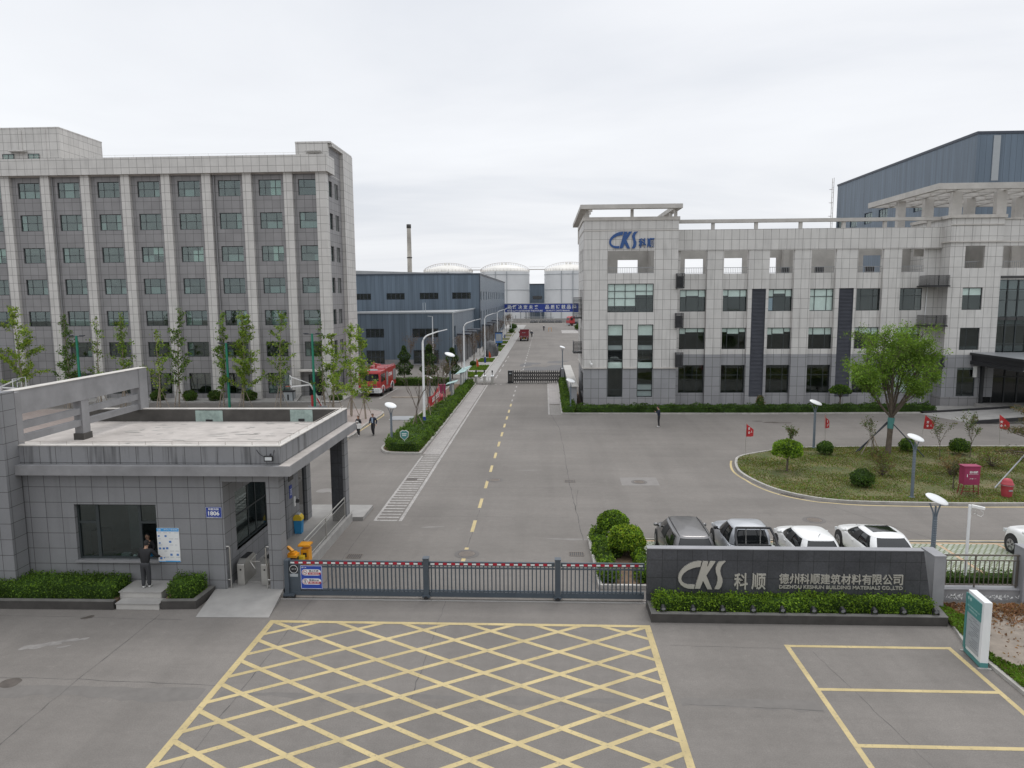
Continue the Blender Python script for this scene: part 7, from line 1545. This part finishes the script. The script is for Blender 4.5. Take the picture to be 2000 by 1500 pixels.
    for s in (-1, 1):
        for y in (front, -rear):
            m = MB(); m.lathe([(.001,-.01),(wr+.10,-.01),(wr+.10,.01),(.001,.01)], (s*(hw-.012),y,wr+.01), 22, 0, False, 'x'); m.build('wheel_arch', 'ink', t)
            wheel(t, s*(hw-.085), y, wr, .22, s)
        m = MB(); m.lathe([(.001,-.10),(.07,-.08),(.085,0),(.07,.08),(.001,.10)], (s*(hw+.10),fy-.55,zb+.12), 10, 0, True, 'x', 1, .85); m.bar((s*(hw-.06),fy-.5,zb+.03),(s*(hw+.05),fy-.53,zb+.08),.05); m.build('wing_mirror', paint if paint != 'car_silver' else 'ink', t)
        m = MB(); m.box(s*(hw-.42),s*(hw-.10),-hl+.02,-hl+.10,ztail-.22,ztail-.06); m.build('tail_light', 'lamp_red', t)
        m = MB(); m.box(s*(hw-.45),s*(hw-.14),hl-.14,hl-.05,zhood-.36,zhood-.22); m.build('headlight', 'lamp_clear', t)
        for y in (.15 if fy > .6 else -.1, -.85): m = MB(); m.box(s*(hw-.004),s*(hw+.022),y-.1,y+.1,zb-.13,zb-.10); m.build('door_handle', paint, t)
    m = MB(); m.box(-.24,.24,-hl-.012,-hl+.06,.62,.76); m.build('licence_plate', 'sign_blue', t)
    if name == 'hatchback': m = MB(); m.tube([(0,rr_+.25,H-.02),(0,rr_+.1,H+.12)], .012, 5); m.build('aerial', 'ink', t)
    m = MB(); m.bar((-.05,ry+.07,zb+.08),(.32,ry+.12,zb+.14),.02); m.build('wiper', 'ink', t)
    return t
car('minivan', 'dark grey minivan parked behind the left end of the sign wall', (5.82,29.15,.02), 0, 'car_grey', 4.9, 1.86, 1.72, 1.05, -2.28, 1.62, -1.95, .70, 1.0, .98, .34, roofw=.25, pill=0, cat='van', belt_in=.05, rails='ink')
t = car('pickup_truck', 'silver pickup truck with black roll bar between the grey minivan and a white hatchback', (8.25,28.95,.02), 0, 'car_silver', 5.25, 1.84, 1.78, 1.08, -.95, 1.35, -.80, .42, 1.06, .95, .37, roofw=.27, pill=1, cat='pickup')
m = MB(); m.box(-.76,.76,-2.5,-1.02,.82,.99); m.build('load_bed', 'ink', t)
m = MB(); [m.box(s*.80-.06,s*.80+.06,-2.5,-1.0,.95,1.07) for s in (-1,1)]; m.box(-.84,.84,-2.56,-2.46,.75,1.06); m.build('bed_side', 'car_silver', t)
m = MB(); 
for s in (-1,1): m.tube([(s*.80,-2.0,1.05),(s*.76,-1.35,1.55),(s*.66,-1.05,1.80)], .05, 8)
m.tube([(-.66,-1.05,1.80),(.66,-1.05,1.80)], .05, 8); m.tube([(-.70,-1.15,1.12),(.70,-1.15,1.12)], .035, 8); m.build('roll_bar', 'black_metal', t)
m = MB(); [m.tube([(x,-1.12,1.1),(x,-1.06,1.78)], .022, 6) for x in (-.28,.28)]; m.build('rear_guard', 'steel', t)
car('hatchback', 'white compact car with a small roof aerial beside the silver pickup', (10.85,29.2,.02), 0, 'car_white', 4.15, 1.72, 1.47, .93, -1.82, 1.10, -1.45, .25, .92, .93, .31, roofw=.24, pill=2.2)
car('sedan', 'white fastback car with dark glass sunroof, right-hand car behind the sign wall', (13.72,29.35,.02), 0, 'car_white', 4.6, 1.86, 1.46, .93, -1.75, 1.25, -1.15, .30, .90, .98, .345, roofw=.27, pill=1, sun=(-.75,.12,.48))
car('suv', 'white SUV cut off by the right edge behind the fence pillar', (20.72,28.85,.02), 0, 'car_white', 4.6, 1.88, 1.69, 1.08, -2.0, 1.05, -1.75, .25, 1.06, 1.08, .37, front=1.45, roofw=.25, pill=1)

def truck_wheel(t, x, y, r, s, dual=False):
    m = MB(); m.lathe([(r*.55,-.14),(r*.95,-.14),(r,-.1),(r,.1),(r*.95,.14),(r*.55,.14)], (x,y,r), 20, 0, True, 'x'); w = m.build('wheel','rubber',t); m = MB(); m.lathe([(r*.56,-.02),(r*.3,.05*s+.0),(.001,.06*s)] if s > 0 else [(.001,.06*s),(r*.3,.05*s),(r*.56,.02)], (x+s*.1,y,r), 16, 0, False, 'x'); q = m.build('rim','maroon'); q.parent = w
# fire engine; y- is its front
t = thing('fire_engine', 'red fire engine with white bumper parked beside the tall office', 'fire engine', (-19.35,77.9,0), math.radians(-2)); W = 1.24
m = MB(); m.extrude([(0,.75),(-.02,1.5),(.22,2.75),(.35,2.86),(2.3,2.86),(2.3,.75)], 'x', -W, W); m.build('cab','red_paint',t,bevel=.05)
m = MB(); m.add([(-1.08,-.012+.02,1.62),(1.08,-.012+.02,1.62),(1.0,.155,2.55),(-1.0,.155,2.55)], [(0,1,2,3)]); m.build('windscreen','car_glass',t)
for s in (-1,1):
    m = MB(); m.box(s*W,s*(W+.012),.42,1.2,1.68,2.5); m.box(s*W,s*(W+.012),1.32,2.1,1.68,2.5); m.build('window','car_glass',t)
    m = MB(); m.bar((s*W,.15,2.4),(s*(W+.28),-.12,2.35),.04); m.box(s*(W+.17),s*(W+.33),-.2,-.08,1.75,2.4); m.build('mirror','black_metal',t)
    m = MB(); m.box(s*.62,s*1.12,-.13,-.08,.66,.94); m.build('headlight','lamp_clear',t)
    truck_wheel(t, s*1.08, 1.15, .50, s); truck_wheel(t, s*1.08, 5.3, .50, s)
    m = MB()
    for yc in (1.15,5.3): 
        P = [(yc+.62*math.cos(a), .5+.62*math.sin(a)) for a in np.linspace(0,PI,12)]; Q = [(yc+.74*math.cos(a), .5+.74*math.sin(a)) for a in np.linspace(PI,0,12)]; m.extrude(P+Q, 'x', s*(W-.08), s*(W+.03))
    m.build('wheel_arch','white_metal',t)
    for a, b_ in ((2.62,3.35),(5.75,6.95)):
        m = MB(); m.box(s*W,s*(W+.015),a,b_,1.05 if a < 4 else 1.25,2.55)
        for k in range(14): m.box(s*(W+.015),s*(W+.02),a,b_,1.3+.09*k,1.33+.09*k)
        m.build('roller_shutter','grey_metal',t)
    m = MB(); put_text(m, '消防', 4.35 if s > 0 else 5.3, 5.3 if s > 0 else 4.35, 1.95, 2.35, s*(W+.001), .012, bold=.03, plane='x+' if s > 0 else 'x-')
    if s > 0: put_logo(m, 3.6, 4.3, 1.95, 2.35, W+.001, .012, plane='x+')
    m.build('lettering','white_tape',t)
m = MB(); m.box(-W,W,-.08,.08,.45,1.02); m.box(-W,-W+.25,.08,.5,.45,.95); m.box(W-.25,W,.08,.5,.45,.95); m.build('bumper','white_metal',t,bevel=.03)
m = MB(); m.box(-.55,.55,-.095,-.08,.52,.68); m.box(-.5,.5,-.09,-.08,.75,.9); m.box(-.85,.85,-.012,-.002,1.12,1.3); m.box(-.85,.85,-.014,-.004,1.36,1.42); m.build('grille','black_metal',t)
m = MB(); m.box(-.85,.85,-.022,-.012,1.18,1.22); m.lathe([(.16,-.01),(.19,-.01),(.19,.01),(.16,.01)], (0,-.03,1.28), 16, 0, False, 'y', 1, 1, cap=False); m.build('badge','chrome',t)
m = MB(); m.box(-.25,.25,-.105,-.095,.53,.67); m.build('licence_plate','yellow',t)
m = MB(); m.box(-W,W,2.42,7.1,1.02,2.95); m.box(-W,W,2.42,4.55,.6,1.02); m.box(-W,W,6.05,7.1,.75,1.02); m.build('body','red_paint',t,bevel=.02)
m = MB(); m.box(-1.05,1.05,2.3,7.1,.5,.75); m.box(-W+.02,W-.02,2.6,4.4,.4,.6); m.build('chassis','black_metal',t)
m = MB(); [m.tube([(s*1.1,2.6,3.12),(s*1.1,7.0,3.12)], .03, 6) for s in (-1,1)]; [m.tube([(s*1.1,y,2.95),(s*1.1,y,3.12)], .025, 5) for s in (-1,1) for y in (2.6,4.0,5.5,7.0)]; m.box(-.95,-.4,3.0,6.6,2.97,3.1); m.build('roof_rail','red_paint',t)
m = MB(); m.tube([(0,2.9,2.95),(0,2.9,3.3)], .09, 8); m.tube([(0,3.3,3.35),(-.1,2.1,3.6)], [.09,.06], 8); m.tube([(-.25,3.2,3.3),(.25,3.2,3.3)], .05, 6); m.build('water_cannon','red_paint',t)
m = MB(); m.box(-.75,.75,.5,.8,2.88,3.05); m.build('light_bar','lamp_clear',t)
# red lorry seen from behind
t = thing('dump_truck', 'small dark red lorry driving away up the road, seen from behind', 'truck', (-5.0,176,0)); W = 1.15
m = MB(); m.box(-W,W,0,.08,.95,2.35); m.box(-W,-W+.06,.08,4,.95,2.35); m.box(W-.06,W,.08,4,.95,2.35); m.box(-W,W,3.94,4,.95,2.7); m.box(-W,W,.08,3.94,.95,1.05); m.build('load_bed','maroon',t)
m = MB(); put_text(m,'安全第一',-.5,.5,2.0,2.2,-.002,.01,bold=.02); put_text(m,'鲁N 62718',-.95,.95,1.1,1.3,-.002,.01,bold=.02); m.build('lettering','panel_grey',t)
m = MB(); m.box(-1.05,1.05,4.2,5.8,.7,2.5); m.build('cab','maroon',t,bevel=.06); m = MB(); m.box(-.8,.8,4.17,4.2,1.7,2.3); m.build('window','car_glass',t)
m = MB(); m.box(-.5,.5,.1,5.6,.55,.9); m.box(-1.05,1.05,.02,.12,.5,.62); m.build('chassis','black_metal',t)
for s in (-1,1):
    truck_wheel(t, s*.9, 1.1, .42, s); truck_wheel(t, s*.9, 4.8, .42, s); m = MB(); m.box(s*.95,s*.65,-.01,.02,.72,.86); m.build('tail_light','orange_red',t); m = MB(); m.bar((s*1.05,5.5,2.2),(s*1.4,5.6,2.1),.04); m.box(s*1.35,s*1.5,5.55,5.65,1.7,2.2); m.build('mirror','black_metal',t)
m = MB(); m.box(-.2,.2,.0,.02,.66,.78); m.build('licence_plate','yellow',t)
t = thing('lorry_tractor', 'bright red articulated lorry cab parked at the far end of the road', 'truck', (8.6,266,0), math.radians(-62))
m = MB(); m.extrude([(0,.9),(0,1.9),(.25,3.1),(.6,3.5),(2.2,3.5),(2.3,.9)], 'x', -1.25, 1.25); m.build('cab','red_paint',t,bevel=.08); m = MB(); m.add([(-1.1,.0,2.0),(1.1,.0,2.0),(1.05,.22,2.95),(-1.05,.22,2.95)], [(0,1,2,3)]); m.build('windscreen','car_glass',t)
for s in (-1,1): m = MB(); m.box(s*1.25,s*1.27,.5,1.4,2.0,2.9); m.build('window','car_glass',t); truck_wheel(t, s*1.05, 1.2, .52, s); truck_wheel(t, s*1.05, 5.0, .52, s)
m = MB(); m.box(-1.0,1.0,.8,6.2,.6,1.0); m.box(-1.15,1.15,2.6,3.6,.6,1.5); m.build('chassis','dark_metal',t); m = MB(); m.box(-1.25,1.25,-.1,.1,.4,.95); m.build('bumper','panel_grey',t)
t = thing('tank_trailer', 'dark trailer parked behind the bright red lorry cab', 'trailer', (13.5,270,0), math.radians(-62)); m = MB(); m.box(-1.2,1.2,0,9,1.1,1.4); m.box(-1.2,1.2,0,.2,1.4,3.6); m.build('deck','dark_metal',t)
for s in (-1,1): truck_wheel(t, s*1.0, 5.5, .5, s); truck_wheel(t, s*1.0, 6.8, .5, s)

# ================================================================== PEOPLE
def skin(name, V, E, R, mat_, parent, sub=2, root=0):
    me = bpy.data.meshes.new(name); me.from_pydata(V, E, []); o = bpy.data.objects.new(name, me); COL.objects.link(o)
    sm = o.modifiers.new('skin','SKIN'); sm.use_smooth_shade = True; sm.branch_smoothing = .4
    for i, d in enumerate(me.skin_vertices[0].data): r = R[i]; d.radius = r if isinstance(r, tuple) else (r, r); d.use_root = i == root
    ss = o.modifiers.new('sub','SUBSURF'); ss.levels = sub; ss.render_levels = sub
    bpy.context.view_layer.update(); out = bpy.data.meshes.new_from_object(o.evaluated_get(bpy.context.evaluated_depsgraph_get())); bpy.data.objects.remove(o)
    out.name = name; out.materials.clear(); out.materials.append(M[mat_])
    return link(name, out, parent)
def person(label, loc, rz, h=1.7, pose=None, top='cloth_black', bottom='cloth_charcoal', shoe='shoe_dark', hair='short', tw=1., group=None, cap=None):
    """front is +y. pose overrides elbow/wrist/knee/ankle points (metres, at 1.7 m tall)"""
    t = thing('person', label, 'person', loc, rz, group); t.scale = (h/1.7,)*3
    p = {'Le':(-.26,-.03,1.12),'Lw':(-.27,.05,.88),'Re':(.26,-.03,1.12),'Rw':(.27,.05,.88),'Lk':(-.10,.02,.48),'La':(-.11,-.02,.09),'Rk':(.10,.02,.48),'Ra':(.11,-.02,.09),'head':(0,.03,1.59),'lean':0.}
    p.update(pose or {}); ln = p['lean']
    pel, wai, che, nec = (0,0,.93), (0,ln*.3,1.08), (0,ln*.7,1.28), (0,ln,1.44); hd = Vector(p['head'])+Vector((0,ln,0))
    V = [pel, wai, che, nec, tuple(hd+Vector((0,-.01,-.06))), tuple(hd+Vector((0,.0,.02))), tuple(hd+Vector((0,-.005,.085)))]; R = [(.125,.10),(.115,.088),(.145,.10),(.052,.052),(.072,.082),(.082,.096),(.055,.065)]; E = [(i,i+1) for i in range(6)]
    sh = {'L':(-.18*tw,ln*.95,1.385), 'R':(.18*tw,ln*.95,1.385)}
    def arm(s):
        b = len(V); w = Vector(p[s+'w']); e = Vector(p[s+'e']); d = (w-e).normalized(); pm = w+d*.08
        V.extend([sh[s], tuple(e), tuple(w), tuple(pm)]); R.extend([.052,.040,.027,(.034,.018)]); E.extend([(2,b),(b,b+1),(b+1,b+2),(b+2,b+3)])
        sx = Vector((1,0,0)) if abs(d.x) < .8 else Vector((0,1,0)); sx = (sx-d*sx.dot(d)).normalized()
        for j, (o_, l) in enumerate(((-.026,.062),(-.009,.074),(.009,.07),(.026,.056))):
            c = len(V); q = pm+sx*o_*.8; V.extend([tuple(q+d*l*.45+sx*o_*.2), tuple(q+d*l+Vector((0,.012,-.006)))]); R.extend([.009,.007]); E.extend([(b+3,c),(c,c+1)])
        c = len(V); V.extend([tuple(w+d*.03+sx*.036), tuple(w+d*.075+sx*.05)]); R.extend([.010,.008]); E.extend([(b+2,c),(c,c+1)])
    arm('L'); arm('R')
    for s, x in (('L',-.09),('R',.09)):
        b = len(V); V.extend([(x,0,.88), p[s+'k'], p[s+'a']]); R.extend([.082,.055,.038]); E.extend([(0,b),(b,b+1),(b+1,b+2)])
    skin('body', V, E, R, 'skin', t, 1)
    # face
    for s in (-1, 1):
        m = MB(); m.lathe([(.001,-.009),(.010,0),(.001,.009)], (hd.x+s*.032,hd.y+.088,hd.z+.012), 6); m.build('eye','ink',t)
        m = MB(); m.lathe([(.001,-.03),(.02,-.015),(.022,.015),(.001,.03)], (hd.x+s*.083,hd.y-.005,hd.z-.0), 6, 0, True, 'z', .5, 1); m.build('ear','skin',t)
    m = MB(); m.add([(hd.x-.013,hd.y+.088,hd.z-.03),(hd.x+.013,hd.y+.088,hd.z-.03),(hd.x,hd.y+.118,hd.z-.028),(hd.x,hd.y+.090,hd.z+.015)], [(0,2,3),(1,3,2),(0,1,2),(0,3,1)]); m.build('nose','skin',t)
    m = MB(); m.box(hd.x-.022,hd.x+.022,hd.y+.078,hd.y+.092,hd.z-.058,hd.z-.05); m.build('mouth','signal_red',t)
    m = MB(); n = 14; vs = []; rows_ = 7
    for j in range(rows_+1):
        ph = j/rows_*PI*.5*1.18
        for k in range(n):
            a = 2*PI*k/n; front_ = max(0, math.sin(a)); r = math.sin(min(ph, PI/2)); lim = ph if front_ < .3 else min(ph, PI*.5*(1-.42*front_)); r = math.sin(min(lim, PI/2)); vs.append((hd.x+.092*r*math.cos(a), hd.y-.005+.104*r*math.sin(a), hd.z+.035+.105*math.cos(lim)-(.04 if lim > PI/2 else 0)))
    m.add(vs, [(j*n+k, j*n+(k+1)%n, (j+1)*n+(k+1)%n, (j+1)*n+k) for j in range(rows_) for k in range(n)]+[tuple(range(n-1,-1,-1))], 0, True); m.build('hair', 'hair' if not cap else cap, t)
    if hair == 'long':
        skin('long_hair', [tuple(hd+Vector((0,-.05,.06))), tuple(hd+Vector((0,-.08,-.08))), tuple(hd+Vector((0,-.09,-.24)))], [(0,1),(1,2)], [(.085,.05),(.095,.045),(.07,.03)], 'hair', t, 1)
    # clothes
    V = [(0,0,.82),(0,ln*.3,1.08),(0,ln*.7,1.28),(0,ln*.95,1.40)]; R = [(.185*tw,.15),(.175*tw,.14),(.20*tw,.145),(.12,.10)]; E = [(0,1),(1,2),(2,3)]
    for s in 'LR': b = len(V); w = Vector(p[s+'w']); V.extend([sh[s], p[s+'e'], tuple(w)]); R.extend([.085,.068,.052]); E.extend([(2,b),(b,b+1),(b+1,b+2)])
    skin('jacket', V, E, R, top, t, 1)
    V = [(0,0,1.02),(0,0,.90)]; R = [(.165*tw,.13),(.165*tw,.135)]; E = [(0,1)]
    for s, x in (('L',-.085),('R',.085)): b = len(V); k_ = Vector(p[s+'k']); a_ = Vector(p[s+'a']); V.extend([(x,0,.80), tuple(k_), tuple(a_+Vector((0,0,-.03)))]); R.extend([.115,.085,.070]); E.extend([(1,b),(b,b+1),(b+1,b+2)])
    skin('trousers', V, E, R, bottom, t, 1)
    for s in 'LR': a_ = Vector(p[s+'a']); skin('shoe', [tuple(a_+Vector((0,-.05,-.045))), tuple(a_+Vector((0,.05,-.05))), tuple(a_+Vector((0,.17,-.062)))], [(0,1),(1,2)], [(.042,.04),(.044,.036),(.034,.024)], shoe, t, 1)
    return t
person('person in black jacket and dark trousers at the gatehouse service window, back turned', (-14.62,24.62,.455), 0, 1.74, {'lean':.10,'Re':(.32,.20,1.13),'Rw':(.33,.40,1.02),'Le':(-.25,.08,1.12),'Lw':(-.18,.28,1.06),'head':(.02,.05,1.585),'La':(-.09,-.03,.09),'Ra':(.08,.05,.09)}, 'cloth_black', 'cloth_charcoal', 'shoe_white', tw=1.08)
person('guard in dark uniform and cap standing inside the open service window', (-15.22,26.05,.35), PI, 1.72, {'lean':.12,'Le':(-.26,.15,1.13),'Lw':(-.12,.38,1.08),'Re':(.26,.15,1.13),'Rw':(.12,.38,1.08)}, 'cloth_black', 'cloth_black', cap='cap_dark')
t = person('woman in black clothes carrying a white bag, walking beside a man', (-14.85,55.8,.0), PI*.92, 1.62, {'Lk':(-.09,.10,.49),'La':(-.09,.10,.09),'Rk':(.09,.02,.48),'Ra':(.09,-.16,.11),'Re':(.22,.05,1.12),'Rw':(.06,.24,1.14),'Le':(-.24,-.02,1.1),'Lw':(-.22,.16,.95)}, 'cloth_black', 'cloth_black', 'shoe_white', 'long', .9)
m = MB(); m.box(-.11,.11,.20,.22,1.18,1.30); m.build('shirt_print','cloth_white',t)
t = place('shopping_bag', 'white bag held by the walking woman in black', 'bag', (-14.78,55.5,.6)); m = MB(); m.box(-14.90,-14.58,55.50,55.62,.62,1.02); m.build('bag','cloth_white',t,bevel=.02); m = MB(); m.tube([(-14.82,55.56,1.02),(-14.76,55.58,1.15),(-14.68,55.56,1.02)], .01, 5); m.build('strap','cloth_white',t)
t = person('man in dark navy jacket over a pale shirt, walking right of the woman', (-13.72,56.0,0), PI*.95, 1.75, {'Lk':(-.09,.16,.50),'La':(-.08,.10,.10),'Rk':(.10,-.02,.48),'Ra':(.10,-.24,.13),'Le':(-.27,-.08,1.12),'Lw':(-.27,.02,.9),'Re':(.27,-.02,1.12),'Rw':(.25,.14,.94)}, 'cloth_navy', 'cloth_black', 'shoe_dark', tw=1.05)
m = MB(); m.extrude([(-.07,1.40),(.07,1.40),(.05,1.0),(-.05,1.0)], 'y', .115, .135); m.build('shirt','cloth_blue',t)
t = person('man in navy jacket looking at a phone, standing alone in the yard', (9.6,59.95,0), PI*.45, 1.76, {'Le':(-.24,.06,1.13),'Lw':(-.08,.27,1.24),'Re':(.24,.06,1.13),'Rw':(.06,.27,1.24),'head':(0,.06,1.575),'lean':.03}, 'cloth_navy', 'cloth_black', 'shoe_white', tw=1.08)
m = MB(); m.box(-.05,.05,.38,.39,1.22,1.36); m.build('phone','ink',t)
person('worker in dark clothes and white helmet walking beside the red lorry', (-3.4,193,0), .2, 1.78, {'Lk':(-.09,.14,.5),'La':(-.09,.12,.1),'Ra':(.09,-.18,.1)}, 'cloth_navy', 'cloth_black', cap='white_plastic')
person('distant worker in dark clothes and white helmet further up the road', (-.2,228,0), -.2, 1.78, {'Lk':(-.09,.10,.5),'La':(-.09,.06,.1),'Ra':(.09,-.12,.1)}, 'cloth_navy', 'cloth_black', cap='white_plastic')
